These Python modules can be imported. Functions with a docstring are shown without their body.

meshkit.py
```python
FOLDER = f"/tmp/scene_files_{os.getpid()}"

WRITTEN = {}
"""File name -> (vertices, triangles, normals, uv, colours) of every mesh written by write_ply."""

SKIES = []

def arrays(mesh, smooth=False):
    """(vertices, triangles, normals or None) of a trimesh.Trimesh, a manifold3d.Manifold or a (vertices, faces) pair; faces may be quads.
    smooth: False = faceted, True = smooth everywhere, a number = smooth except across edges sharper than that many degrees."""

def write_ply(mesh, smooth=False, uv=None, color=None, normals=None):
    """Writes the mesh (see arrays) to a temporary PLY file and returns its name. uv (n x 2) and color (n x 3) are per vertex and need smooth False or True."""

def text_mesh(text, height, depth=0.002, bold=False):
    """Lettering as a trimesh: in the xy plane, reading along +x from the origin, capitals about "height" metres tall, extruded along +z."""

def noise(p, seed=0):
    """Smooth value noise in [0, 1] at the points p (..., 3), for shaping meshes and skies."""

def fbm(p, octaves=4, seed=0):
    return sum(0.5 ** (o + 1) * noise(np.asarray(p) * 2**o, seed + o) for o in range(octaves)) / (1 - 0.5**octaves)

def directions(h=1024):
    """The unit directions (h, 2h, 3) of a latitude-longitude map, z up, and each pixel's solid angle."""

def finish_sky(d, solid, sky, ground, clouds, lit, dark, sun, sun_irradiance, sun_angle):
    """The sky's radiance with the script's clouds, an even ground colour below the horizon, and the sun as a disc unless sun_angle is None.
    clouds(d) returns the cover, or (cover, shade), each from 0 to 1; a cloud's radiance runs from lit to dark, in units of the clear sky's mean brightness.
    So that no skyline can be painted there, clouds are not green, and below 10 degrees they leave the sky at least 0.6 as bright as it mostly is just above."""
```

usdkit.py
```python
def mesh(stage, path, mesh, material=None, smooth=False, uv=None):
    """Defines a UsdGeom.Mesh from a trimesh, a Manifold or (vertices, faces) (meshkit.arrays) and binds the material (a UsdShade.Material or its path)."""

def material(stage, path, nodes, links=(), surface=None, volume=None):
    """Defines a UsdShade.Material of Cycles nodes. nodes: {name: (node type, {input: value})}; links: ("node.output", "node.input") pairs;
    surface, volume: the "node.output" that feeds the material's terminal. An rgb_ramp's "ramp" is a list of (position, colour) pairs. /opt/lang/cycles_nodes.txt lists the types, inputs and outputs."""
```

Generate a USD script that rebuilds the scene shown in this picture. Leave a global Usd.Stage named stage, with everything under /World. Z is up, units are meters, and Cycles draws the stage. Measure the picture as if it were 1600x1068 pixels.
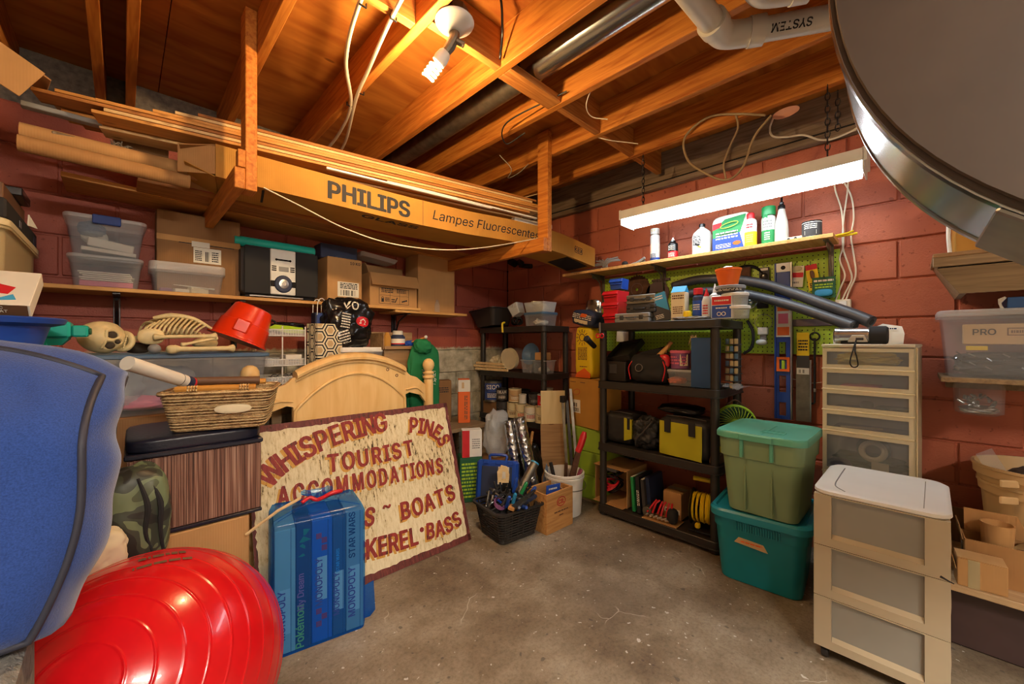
import math, random
import numpy as np, trimesh, manifold3d as m3
import usdkit, meshkit
from shapely.geometry import Polygon
from pxr import Usd, UsdGeom, UsdLux, UsdShade, Gf, Sdf, Vt

stage = Usd.Stage.CreateInMemory()
UsdGeom.SetStageUpAxis(stage, "Z"); UsdGeom.SetStageMetersPerUnit(stage, 1.0)
UsdGeom.Xform.Define(stage, "/World"); UsdGeom.Scope.Define(stage, "/World/Looks")
random.seed(7); RNG = np.random.default_rng(7)

# ---------------------------------------------------------------- camera, light, exposure
CAM_H, FPX = 1.20, 620.0
FWD, RGT = np.array([.7009, .7133, 0.0]), np.array([.7133, -.7009, 0.0])
EXPOSURE = 1.15
BULB_POWER, TUBE_POWER, REAR_FILL_POWER = 600.0, 6.8, 95.0
cam = UsdGeom.Camera.Define(stage, "/World/Camera")
cam.AddTransformOp().Set(Gf.Matrix4d(*RGT, 0, 0, 0, 1, 0, *(-FWD), 0, 0, 0, CAM_H, 1))
cam.CreateHorizontalApertureAttr(36.0); cam.CreateFocalLengthAttr(FPX / 1600 * 36)
cam.CreateClippingRangeAttr(Gf.Vec2f(.05, 50)); cam.CreateExposureAttr(EXPOSURE)

def at(px, py, x=None, y=None, z=None):
    """a direction of the photograph meets a plane of the room"""
    d = FWD + (px - 800) / FPX * RGT + np.array([0, 0, -(py - 534) / FPX])
    t = x / d[0] if x is not None else y / d[1] if y is not None else (z - CAM_H) / d[2]
    return d * t + [0, 0, CAM_H]

# ---------------------------------------------------------------- materials
def lin(c):
    if isinstance(c, str):
        c = tuple(int(c[i:i + 2], 16) for i in (1, 3, 5))
    c = np.array(c, float) / 255
    return np.where(c <= .04045, c / 12.92, ((c + .055) / 1.055) ** 2.4)
MATS = {}
def mk(name, nodes, links, surface):
    MATS[name] = usdkit.material(stage, "/World/Looks/" + name, nodes, links, surface=surface); return name
def plain(name, col, rough=.5, metal=0., var=.10, scale=9, bump=0., bscale=80, spec=.5, coat=0.):
    a = lin(col)
    n = {"t": ("texture_coordinate", {}), "n": ("noise_texture", {"scale": scale, "detail": 4.0}),
         "r": ("rgb_ramp", {"ramp": [(.25, np.clip(a * (1 - var), 0, 1)), (.75, np.clip(a * (1 + var), 0, 1))]}),
         "p": ("principled_bsdf", {"roughness": rough, "metallic": metal, "specular_ior_level": spec, "coat_weight": coat})}
    l = [("t.object", "n.vector"), ("n.fac", "r.fac"), ("r.color", "p.base_color")]
    if bump:
        n["m"] = ("noise_texture", {"scale": bscale, "detail": 3.0}); n["b"] = ("bump", {"strength": bump, "distance": .004})
        l += [("t.object", "m.vector"), ("m.fac", "b.height"), ("b.normal", "p.normal")]
    return mk(name, n, l, "p.BSDF")
def wood(name, c1, c2, axis="x", scale=5, rough=.6, stretch=14, world=False, spec=.3, knots=True):
    s = [stretch] * 3; s["xyz".index(axis)] = 1.0
    s2 = [3.2] * 3; s2["xyz".index(axis)] = 1.2
    n = {"t": ("geometry" if world else "texture_coordinate", {}), "m": ("mapping", {"scale": tuple(s)}),
         "n": ("noise_texture", {"scale": scale, "detail": 5.0, "distortion": .6}),
         "r": ("rgb_ramp", {"ramp": [(.3, lin(c1)), (.5, (lin(c1) + lin(c2)) / 2), (.72, lin(c2))]}),
         "m2": ("mapping", {"scale": tuple(s2)}), "v": ("voronoi_texture", {"scale": 2.0, "randomness": 1.0}),
         "kr": ("rgb_ramp", {"ramp": [(0, (.16, .09, .04)), (.045, (.30, .2, .12)), (.075, (1, 1, 1)), (1, (1, 1, 1))]}),
         "k": ("mix", {"mix_type": "multiply", "fac": .75 if knots else 0.}),
         "p": ("principled_bsdf", {"roughness": rough, "specular_ior_level": spec}), "b": ("bump", {"strength": .25, "distance": .002})}
    src = "t.position" if world else "t.object"
    return mk(name, n, [(src, "m.vector"), (src, "m2.vector"), ("m.vector", "n.vector"), ("m2.vector", "v.vector"), ("n.fac", "r.fac"), ("v.distance", "kr.fac"),
                        ("r.color", "k.color1"), ("kr.color", "k.color2"), ("k.color", "p.base_color"), ("n.fac", "b.height"), ("b.normal", "p.normal")], "p.BSDF")
def clear(name, col, opacity=.35, rough=.25, trans=(.96, .96, .96)):
    return mk(name, {"t": ("transparent_bsdf", {"color": tuple(trans)}), "p": ("principled_bsdf", {"base_color": tuple(lin(col)), "roughness": rough}),
                     "m": ("mix_closure", {"fac": opacity})}, [("t.BSDF", "m.closure1"), ("p.BSDF", "m.closure2")], "m.closure")
def glow(name, col, strength):
    return mk(name, {"e": ("emission", {"color": tuple(col), "strength": strength})}, [], "e.emission")
def carton(name, col, axis="x"):
    a = lin(col)
    n = {"t": ("texture_coordinate", {}), "n": ("noise_texture", {"scale": 6.0, "detail": 5.0}), "w": ("wave_texture", {"bands_direction": axis, "scale": 40.0, "distortion": .4}),
         "r": ("rgb_ramp", {"ramp": [(.25, a * .86), (.75, np.clip(a * 1.1, 0, 1))]}), "p": ("principled_bsdf", {"roughness": .85, "specular_ior_level": .2}), "b": ("bump", {"strength": .12, "distance": .002})}
    return mk(name, n, [("t.object", "n.vector"), ("t.object", "w.vector"), ("n.fac", "r.fac"), ("r.color", "p.base_color"), ("w.fac", "b.height"), ("b.normal", "p.normal")], "p.BSDF")

# block paint: dirty red over rough block, with a bare zone low on the left wall
def paint(name, c1, c2, bare=False):
    n = {"g": ("geometry", {}), "n": ("noise_texture", {"scale": 2.3, "detail": 6.0}), "f": ("noise_texture", {"scale": 120.0, "detail": 3.0}),
         "d": ("noise_texture", {"scale": 38.0, "detail": 2.0}), "dr": ("rgb_ramp", {"ramp": [(0, (.35, .3, .3)), (.28, (.5, .45, .45)), (.33, (1, 1, 1)), (1, (1, 1, 1))]}),
         "r": ("rgb_ramp", {"ramp": [(.3, lin(c1)), (.7, lin(c2))]}), "k": ("mix", {"mix_type": "multiply", "fac": .7}),
         "p": ("principled_bsdf", {"roughness": .55, "specular_ior_level": .35}), "b": ("bump", {"strength": .5, "distance": .004})}
    l = [("g.position", "n.vector"), ("g.position", "f.vector"), ("g.position", "d.vector"), ("n.fac", "r.fac"), ("d.fac", "dr.fac"), ("r.color", "k.color1"), ("dr.color", "k.color2"),
         ("f.fac", "b.height"), ("b.normal", "p.normal")]
    out = "k.color"
    if bare:
        n.update({"s": ("separate_xyz", {}), "a": ("math", {"math_type": "multiply_add", "value2": .05}), "lt": ("map_range", {"from_min": 1.165, "from_max": 1.185, "to_min": 1.0, "to_max": 0.0, "clamp": True}),
                  "c": ("noise_texture", {"scale": 14.0, "detail": 6.0}), "cr": ("rgb_ramp", {"ramp": [(.3, lin("#8d8672")), (.5, lin("#b3ab93")), (.7, lin("#cfc8b3"))]}), "mx": ("mix", {})})
        l += [("g.position", "s.vector"), ("g.position", "c.vector"), ("c.fac", "cr.fac"), ("d.fac", "a.value1"), ("s.z", "a.value3"), ("a.value", "lt.value"), ("lt.result", "mx.fac"), (out, "mx.color1"), ("cr.color", "mx.color2")]
        out = "mx.color"
    return mk(name, n, l + [(out, "p.base_color")], "p.BSDF")

# ---------------------------------------------------------------- meshes (trimesh)
def cat(*ms):
    ms = [m for m in (ms[0] if len(ms) == 1 and isinstance(ms[0], (list, tuple)) else ms) if m is not None]
    return trimesh.util.concatenate(ms)
def T(m, loc=(0, 0, 0), rx=0, ry=0, rz=0, s=None):
    m = m.copy()
    if s is not None: m.apply_scale(s)
    for a, ax in ((rx, [1, 0, 0]), (ry, [0, 1, 0]), (rz, [0, 0, 1])):
        if a: m.apply_transform(trimesh.transformations.rotation_matrix(math.radians(a), ax))
    m.apply_translation(loc); return m
def hull(p):
    return trimesh.convex.convex_hull(np.asarray(p, float))
def cb(x0, x1, y0, y1, z0, z1, c=.002):
    """box with chamfered edges"""
    c = min(c, abs(x1 - x0) * .45, abs(y1 - y0) * .45, abs(z1 - z0) * .45); p = []
    for X, sx in ((x0, 1), (x1, -1)):
        for Y, sy in ((y0, 1), (y1, -1)):
            for Z, sz in ((z0, 1), (z1, -1)):
                p += [(X, Y + sy * c, Z + sz * c), (X + sx * c, Y, Z + sz * c), (X + sx * c, Y + sy * c, Z)]
    return hull(p)
def bx(w, d, h, c=.003, z=0, y=0, x=0):
    return cb(x - w / 2, x + w / 2, y, y + d, z, z + h, c)
def rr(w, d, r, n=4, z=0., cx=0, cy=0):
    r = min(r, w * .499, d * .499); p = []
    for qx, qy, a0 in ((1, 1, 0), (-1, 1, 90), (-1, -1, 180), (1, -1, 270)):
        for k in range(n + 1):
            a = math.radians(a0 + 90 * k / n); p.append((cx + qx * (w / 2 - r) + r * math.cos(a), cy + qy * (d / 2 - r) + r * math.sin(a), z))
    return np.array(p)
def circ(r, z=0., n=24, cx=0, cy=0):
    a = np.arange(n) * 2 * np.pi / n; return np.stack([cx + r * np.cos(a), cy + r * np.sin(a), np.full(n, z)], 1)
def loft(loops, cap0=True, cap1=True, ring=False):
    n = len(loops[0]); v = np.vstack(loops); f = []
    k = len(loops)
    for i in range(k if ring else k - 1):
        a, b = i * n, ((i + 1) % k) * n; j = np.arange(n); j2 = (j + 1) % n
        f += [np.stack([a + j, a + j2, b + j2], 1), np.stack([a + j, b + j2, b + j], 1)]
    f = list(np.vstack(f))
    for cap, i, flip in ((cap0, 0, True), (cap1, k - 1, False)):
        if cap and not ring:
            c = len(v); v = np.vstack([v, loops[i].mean(0)[None]])
            for j in range(n):
                t = [c, i * n + j, i * n + (j + 1) % n]; f.append(t[::-1] if flip else t)
    return trimesh.Trimesh(v, np.array(f), process=False)
def lathe(prof, n=24):
    """profile of (r, z) from the bottom up; closed with caps where r > 0"""
    return loft([circ(max(r, 1e-4), z, n) for r, z in prof])
def cyl(r, h, n=20, c=.0015, z=0, loc=(0, 0, 0)):
    return T(lathe([(r - c, z), (r, z + c), (r, z + h - c), (r - c, z + h)], n), loc)
def tube(pts, r, n=8, closed=False, smooth=0):
    p = np.asarray(pts, float)
    if smooth:
        if np.ndim(r): r = np.interp(np.arange((len(p) - 1) * smooth + 1) / smooth, np.arange(len(p)), r)
        p = spline(p, smooth)
    m = len(p); t = np.gradient(p, axis=0) if not closed else np.roll(p, -1, 0) - np.roll(p, 1, 0)
    t /= np.linalg.norm(t, axis=1, keepdims=True) + 1e-12
    a = np.cross(t[0], [0, 0, 1.0] if abs(t[0][2]) < .9 else [1.0, 0, 0]); a /= np.linalg.norm(a); loops = []
    rr_ = np.broadcast_to(r, (m,)); an = np.arange(n) * 2 * np.pi / n
    for i in range(m):
        a = a - t[i] * (a @ t[i]); a /= np.linalg.norm(a) + 1e-12; b = np.cross(t[i], a)
        loops.append(p[i] + rr_[i] * (np.cos(an)[:, None] * a + np.sin(an)[:, None] * b))
    return loft(loops, ring=closed)
def spline(p, k=8):
    p = np.asarray(p, float); q = np.vstack([2 * p[0] - p[1], p, 2 * p[-1] - p[-2]]); out = []
    for i in range(1, len(q) - 2):
        for s in np.arange(k) / k:
            out.append(.5 * ((2 * q[i]) + (q[i + 1] - q[i - 1]) * s + (2 * q[i - 1] - 5 * q[i] + 4 * q[i + 1] - q[i + 2]) * s ** 2 + (3 * q[i] - q[i - 1] - 3 * q[i + 1] + q[i + 2]) * s ** 3))
    return np.array(out + [p[-1]])
def prism(poly, d, y=0.):
    """polygon in the xz plane pushed from y to y+d"""
    P = poly if isinstance(poly, Polygon) else Polygon(poly)
    m = trimesh.creation.extrude_polygon(P.buffer(0), d, engine="earcut")
    v = m.vertices; return trimesh.Trimesh(np.stack([v[:, 0], y + d - v[:, 2], v[:, 1]], 1), m.faces, process=False)
def ring_poly(w, h, t, r=.0):
    o = Polygon([(-w / 2, 0), (w / 2, 0), (w / 2, h), (-w / 2, h)]); i = Polygon([(-w / 2 + t, t), (w / 2 - t, t), (w / 2 - t, h - t), (-w / 2 + t, h - t)])
    return o.difference(i)
def shell(w0, d0, w1, d1, h, t=.003, r=.03, floor=None, n=4):
    """open tub: bottom w0 x d0, top w1 x d1"""
    fl = t if floor is None else floor
    f = fl / h
    return loft([rr(w0, d0, r, n, 0), rr(w1, d1, r, n, h), rr(w1 - 2 * t, d1 - 2 * t, max(r - t, .001), n, h), rr(w0 + (w1 - w0) * f - 2 * t, d0 + (d1 - d0) * f - 2 * t, max(r - t, .001), n, fl)])
def blob(w, d, h, e=.5, n=3, noise=0., ns=6, seed=0, flat=0.):
    """soft stuffed shape: superellipsoid from z=0 to h"""
    m = trimesh.creation.icosphere(subdivisions=n); v = m.vertices.copy()
    L = (np.abs(v) ** (2 / e)).sum(1) ** (e / 2); v = v / L[:, None]
    if noise: v = v * (1 + noise * (meshkit.fbm(v * ns / 2 + 9, 3, seed) - .5) * 2)[:, None]
    v = v * [w / 2, d / 2, h / 2]; v[:, 2] += h / 2
    if flat: v[:, 2] = np.maximum(v[:, 2], flat)
    return trimesh.Trimesh(v, m.faces, process=False)
_TX = {}
def text(s, h, depth=.0006, bold=True, loc=(0, 0, 0), ang=0, center=True, sx=1., shear=0.):
    """lettering in the xz plane facing -y, standing depth proud of y=0"""
    k = (s, round(h, 5), bold)
    if k not in _TX: _TX[k] = meshkit.text_mesh(s, h, 1.0, bold=bold)
    v = _TX[k].vertices.copy(); v[:, 0] *= sx; v[:, 0] += shear * v[:, 1]
    if center: v[:, 0] -= (v[:, 0].min() + v[:, 0].max()) / 2
    m = trimesh.Trimesh(np.stack([v[:, 0], -v[:, 2] * depth, v[:, 1]], 1), _TX[k].faces, process=False)
    return T(m, loc, ry=-ang)
def lines(w, h, n, seed=0, y=0., t=.0004, fill=.55, x0=0, z0=0):
    """rows of small print as dashes, lower left corner at (x0, z0)"""
    g = random.Random(seed); ms = []
    for k in range(n):
        z = z0 + h - (k + .5) * h / n; x = x0
        while x < x0 + w:
            L = g.uniform(.06, .25) * w; e = min(x + L, x0 + w); hh = h / n * fill / 2
            ms.append(trimesh.creation.box(bounds=[[x, y - t, z - hh], [max(e, x + .001), y, z + hh]])); x = e + w * .035
    return cat(ms)
def bars(w, h, n=16, seed=1, y=0., t=.0004, x0=0, z0=0):
    g = random.Random(seed); ms = []
    for k in range(n):
        if g.random() < .75: ms.append(trimesh.creation.box(bounds=[[x0 + k * w / n, y - t, z0], [x0 + (k + g.uniform(.35, .8)) * w / n, y, z0 + h]]))
    return cat(ms)
def plate(w, h, t=.0005, y=0., x=0, z=0):
    return trimesh.creation.box(bounds=[[x - w / 2, y - t, z], [x + w / 2, y, z + h]])

from scipy.spatial import cKDTree
def drape(m, body, off=.0012):
    """lays flat print on the front (-y side) of a soft body"""
    bv = np.asarray(body.vertices); n = trimesh.Trimesh(bv, body.faces, process=False).vertex_normals; fr = bv[n[:, 1] < -.05]
    v, f = trimesh.remesh.subdivide_to_size(m.vertices, m.faces, .03, max_iter=6); k = cKDTree(fr[:, [0, 2]]); d, i = k.query(v[:, [0, 2]], k=4); w = 1 / (d + 1e-4)
    y = (fr[i, 1] * w).sum(1) / w.sum(1); v = v.copy(); v[:, 1] = y - off + np.minimum(v[:, 1], 0); return trimesh.Trimesh(v, f, process=False)

# ---------------------------------------------------------------- scene tree
USED = {}
def _path(parent, name):
    base = f"{parent}/{name}"; k = USED.get(base, 0); USED[base] = k + 1
    return base if k == 0 else f"{base}_{k:03d}"
def data(p, label=None, cat_=None, group=None, kind=None):
    for k, v in (("label", label), ("category", cat_), ("group", group), ("kind", kind)):
        if v: p.SetCustomDataByKey(k, v)
    return p
def thing(name, label, cat_, loc=(0, 0, 0), rz=0., group=None, rx=0., ry=0., kind=None):
    x = UsdGeom.Xform.Define(stage, _path("/World", name)); x.AddTranslateOp().Set(Gf.Vec3d(*map(float, loc)))
    if rz: x.AddRotateZOp().Set(float(rz))
    if ry: x.AddRotateYOp().Set(float(ry))
    if rx: x.AddRotateXOp().Set(float(rx))
    return str(data(x.GetPrim(), label, cat_, group, kind).GetPath())
def part(t, name, mesh, mat, smooth=30, label=None, kind=None):
    p = usdkit.mesh(stage, _path(t, name), mesh, MATS[mat], smooth=smooth)
    data(p.GetPrim(), label, None, None, kind); return str(p.GetPath())
def solo(name, label, cat_, mesh, mat, loc=(0, 0, 0), rz=0., group=None, smooth=30, rx=0., ry=0., kind=None):
    """a thing that is one mesh"""
    p = usdkit.mesh(stage, _path("/World", name), mesh, MATS[mat], smooth=smooth); p.AddTranslateOp().Set(Gf.Vec3d(*map(float, loc)))
    if rz: p.AddRotateZOp().Set(float(rz))
    if ry: p.AddRotateYOp().Set(float(ry))
    if rx: p.AddRotateXOp().Set(float(rx))
    data(p.GetPrim(), label, cat_, group, kind); return str(p.GetPath())
def structure(name, mesh=None, mat=None, smooth=False):
    if mesh is None:
        p = UsdGeom.Xform.Define(stage, _path("/World", name)).GetPrim()
    else:
        p = usdkit.mesh(stage, _path("/World", name), mesh, MATS[mat], smooth=smooth).GetPrim()
    return str(data(p, kind="structure").GetPath())
# ---------------------------------------------------------------- palette
plain("navy_board", "#234a74", .6); plain("binder_blue", "#22497a", .5); plain("ledge_dark", "#43302f", .55, var=.25, scale=6); paint("paint_red", "#a2553f", "#b9694c"); paint("paint_red_shaded_bare", "#95463a", "#ac5a46", bare=True); paint("paint_rear", "#a89a88", "#b5a893")  # left wall paint is the same red, darkened for its weaker light
wood("wood_joist", "#9c5418", "#cb8436", "y", 4, world=True); wood("wood_cross", "#98561f", "#c58542", "x", 4, world=True)
wood("wood_ply", "#94501a", "#c07e34", "x", 2.2, world=True, stretch=5); wood("wood_old", "#6d5a45", "#94806a", "y", 4, world=True)
wood("wood_shelf", "#c08a4c", "#dcae6c", "x", 4); wood("wood_pale", "#d3b483", "#e7cf9f", "x", 3); wood("wood_pine", "#d8ae6e", "#e9c78c", "z", 3, rough=.35, stretch=6)
wood("wood_stack_a", "#b97a38", "#d69a52", "x", 3, rough=.5); wood("wood_stack_b", "#8c5524", "#b4763a", "x", 3); wood("wood_stack_c", "#caa06a", "#e0be88", "x", 3)
wood("wood_crate", "#a87440", "#c8955a", "x", 4); wood("wood_bench", "#a98862", "#cdb18a", "y", 3); wood("wood_board", "#8a6a4a", "#a98860", "x", 3); wood("bamboo", "#b57a32", "#cf9748", "x", 3, rough=.35, knots=False)
wood("plywood_pale", "#c6b184", "#d8c79c", "z", 3, stretch=6); wood("wood_dirty", "#77624a", "#9b8362", "x", 4)
plain("black_strip", "#1c1a1a", .8); plain("mineral", "#776f66", .95, var=.4, scale=40, bump=.6)
plain("galvanised", "#9a9a98", .32, 1.0, var=.2, scale=14); plain("galvanised_bright", "#c4cacc", .22, 1.0, var=.12, scale=6); plain("galv_dull", "#7c776c", .5, .9, var=.3, scale=20)
plain("pvc", "#c3beb4", .4); plain("white_metal", "#d6d6d2", .4); plain("steel", "#b4b6b8", .3, 1.0); plain("dark_steel", "#4a4a4c", .4, 1.0); plain("rust", "#5e4031", .7, .5, var=.4, scale=30)
plain("white_plastic", "#e4e2dc", .4); plain("white_gloss", "#d2d1cd", .25); plain("cable_white", "#d8cdb6", .5); plain("cable_tan", "#a08a68", .55); plain("oval_pink", "#d8a18c", .5); plain("cable_grey", "#8d8474", .6); plain("cable_black", "#1b1b1d", .5)
plain("black_plastic", "#2b2725", .45, bump=.1, bscale=300); plain("black_gloss", "#161517", .2); plain("black_matte", "#201f21", .8); plain("charcoal", "#3a3839", .7)
plain("ink", "#1e1d22", .7, var=0); plain("ink_red", "#b3222a", .6, var=0); plain("paper", "#d9d4c8", .8, var=.04); plain("paper_cream", "#dccfae", .8); plain("paper_blue", "#31488c", .7, var=.03)
for nm, cc in (("red", "#c8202a"), ("orange", "#e0641e"), ("yellow", "#e8c81c"), ("green", "#1f8a4a"), ("lime", "#a3c832"), ("blue", "#1f49a8"), ("navy", "#26314f"), ("sky", "#3f9fd0"), ("teal", "#21a99a"), ("pink", "#d66a86"), ("purple", "#7d4a78"), ("cyan", "#2f8fc0"), ("grey", "#8a8a8a"), ("brown", "#6b4a32"), ("tan", "#c2a377"), ("cream", "#d8c9a0"), ("darkgreen", "#1f5a3a")):
    plain("gloss_" + nm, cc, .35, var=.05); plain("print_" + nm, cc, .6, var=.03)
carton("carton", "#a87d50"); carton("carton_light", "#b98d5c"); carton("carton_dark", "#8a6644"); carton("carton_inside", "#9a7650", "z"); carton("carton_gold", "#b8863e")
clear("clear_plastic", "#d3dae4", .115, .12); clear("clear_haze", "#dfe2e4", .38, .3); clear("clear_blue", "#5f86ad", .55, .3); clear("clear_thin", "#d8dde2", .06, .10); clear("clear_cream", "#efe6c6", .48, .35); clear("clear_amber", "#d9c79a", .5, .35)
clear("bag_film", "#1e6ad0", .24, .14, (.40, .70, .98))

# floor: trowelled concrete, stained and scratched
def floor_mat():
    n = {"g": ("geometry", {}), "n": ("noise_texture", {"scale": 2.0, "detail": 9.0, "roughness": .68}), "f": ("noise_texture", {"scale": 70.0, "detail": 4.0, "roughness": .7}),
         "r": ("rgb_ramp", {"ramp": [(.30, lin("#5b4c3e")), (.44, lin("#786a58")), (.56, lin("#8f8371")), (.72, lin("#a1988a"))]}),
         "fr": ("rgb_ramp", {"ramp": [(.3, (.72, .7, .68)), (.5, (1, 1, 1)), (.7, (1.12, 1.12, 1.12))]}), "k": ("mix", {"mix_type": "multiply", "fac": 1.0}),
         "w": ("noise_texture", {"scale": 5.0, "detail": 3.0}), "va": ("vector_math", {"math_type": "multiply_add", "vector2": (.25, .25, 0), "vector3": (-.125, -.125, 0)}), "vs": ("vector_math", {"math_type": "add"}),
         "c1": ("vector_math", {"math_type": "distance", "vector2": (1.62, 1.02, 0)}), "s1": ("map_range", {"from_min": .10, "from_max": .27, "to_min": .42, "to_max": 0., "clamp": True}),
         "st": ("mix", {"mix_type": "mix", "color2": tuple(lin("#5b4f45"))}),
         "v": ("voronoi_texture", {"scale": 2.2, "feature": "distance_to_edge", "randomness": 1.0}), "cm": ("map_range", {"from_min": .0, "from_max": .008, "to_min": .55, "to_max": 0., "clamp": True}),
         "cn": ("noise_texture", {"scale": 3.0, "detail": 2.0}), "cr": ("map_range", {"from_min": .56, "from_max": .64, "to_min": 0., "to_max": 1., "clamp": True}), "cmul": ("math", {"math_type": "multiply"}),
         "ck": ("mix", {"mix_type": "mix", "color2": (.62, .58, .5)}),
         "sp": ("noise_texture", {"scale": 26.0, "detail": 1.0}), "sr": ("map_range", {"from_min": .25, "from_max": .29, "to_min": .6, "to_max": 0., "clamp": True}), "sk": ("mix", {"mix_type": "mix", "color2": (.06, .05, .045)}),
         "wp": ("noise_texture", {"scale": 34.0, "detail": 2.0}), "wr": ("map_range", {"from_min": .70, "from_max": .715, "to_min": 0., "to_max": .8, "clamp": True}), "wk": ("mix", {"mix_type": "mix", "color2": (.6, .58, .55)}),
         "p": ("principled_bsdf", {"roughness": .62, "specular_ior_level": .35}), "b": ("bump", {"strength": .35, "distance": .003})}
    l = [("g.position", x + ".vector") for x in ("n", "f", "w", "cn", "sp", "wp")] + [("n.fac", "r.fac"), ("f.fac", "fr.fac"), ("r.color", "k.color1"), ("fr.color", "k.color2"),
         ("w.color", "va.vector1"), ("va.vector", "vs.vector1"), ("g.position", "vs.vector2"), ("vs.vector", "c1.vector1"), ("c1.value", "s1.value"), ("s1.result", "st.fac"), ("k.color", "st.color1"),
         ("vs.vector", "v.vector"), ("v.distance", "cm.value"), ("cn.fac", "cr.value"), ("cm.result", "cmul.value1"), ("cr.result", "cmul.value2"), ("cmul.value", "ck.fac"), ("st.color", "ck.color1"),
         ("sp.fac", "sr.value"), ("sr.result", "sk.fac"), ("ck.color", "sk.color1"), ("wp.fac", "wr.value"), ("wr.result", "wk.fac"), ("sk.color", "wk.color1"), ("wk.color", "p.base_color"), ("f.fac", "b.height"), ("b.normal", "p.normal")]
    return mk("concrete", n, l, "p.BSDF")
floor_mat()

# ---------------------------------------------------------------- the room
XW, YW, XL, YB = 2.88, 3.00, -1.25, -2.2
ZJ = 2.45                                   # underside of the joists
structure("floor", cb(XL - .1, XW + .1, YB - .1, YW + .1, -.1, 0, .001), "concrete")
ROW, BLK = .2032, .4064
def block_wall(name, along, mat, a0, a1, ja, jb):
    """course after course of single blocks before a recessed backing of mortar"""
    if along == "y": w = structure(name, cb(XW + .012, XW + .2, a0, a1, -.05, 2.345, .001), mat)
    else: w = structure(name, cb(a0, a1, YW + .012, YW + .2, -.05, 2.345, .001), mat)
    g = random.Random(3)
    for k in range(12):
        z0, z1 = max(-.096 + ROW * k, -.02) + .005, min(-.096 + ROW * (k + 1), 2.345) - .005
        s = ja if k % 2 == 0 else jb
        for i in range(-6, 14):
            b0, b1 = max(s + BLK * i, a0) + .0055, min(s + BLK * (i + 1), a1) - .0055
            if b1 - b0 < .03: continue
            o = g.uniform(-.0012, .0012)
            m = cb(XW + o, XW + .03, b0, b1, z0, z1, .004) if along == "y" else cb(b0, b1, YW + o, YW + .03, z0, z1, .004)
            part(w, "block", m, mat, smooth=False)
    return w
wall_right = block_wall("wall_right", "y", "paint_red", -.75, YW, .063 - .0, .063 + BLK / 2)
wall_left = block_wall("wall_left", "x", "paint_red_shaded_bare", -.95, XW + .007, -.2216, -.0185)
structure("wall_back", cb(XL - .1, XW + .2, YB - .1, YB, 0, 2.65, .001), "paint_rear")
structure("wall_side", cb(XL - .1, XL, YB, YW, 0, 2.65, .001), "paint_rear")
structure("wall_right_rear", cb(XW, XW + .1, YB, -.755, 0, 2.345, .001), "paint_red")
structure("wall_left_rear", cb(XL, -.955, YW, YW + .1, 0, 2.345, .001), "paint_red_shaded_bare")
ceiling = structure("ceiling")
for i in range(3):
    part(ceiling, "subfloor_panel", cb(XL - .05 + i * 1.45, XL - .053 + (i + 1) * 1.45, YB - .05, YW + .2, 2.634, 2.652, .001), "wood_ply")
for e in (-.763, -.356, .05, .457, .864, 1.27, 1.676, 2.083, 2.489):
    part(ceiling, "joist", cb(e - .038, e, YB, YW + .05, ZJ, 2.634, .0025), "wood_joist")
part(ceiling, "joist", cb(-.098, -.060, YB, YW + .05, ZJ, 2.634, .0025), "wood_joist")
part(ceiling, "joist_spacer", cb(-.059, .011, 1.72, 1.80, ZJ + .01, ZJ + .10, .002), "wood_cross")
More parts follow.
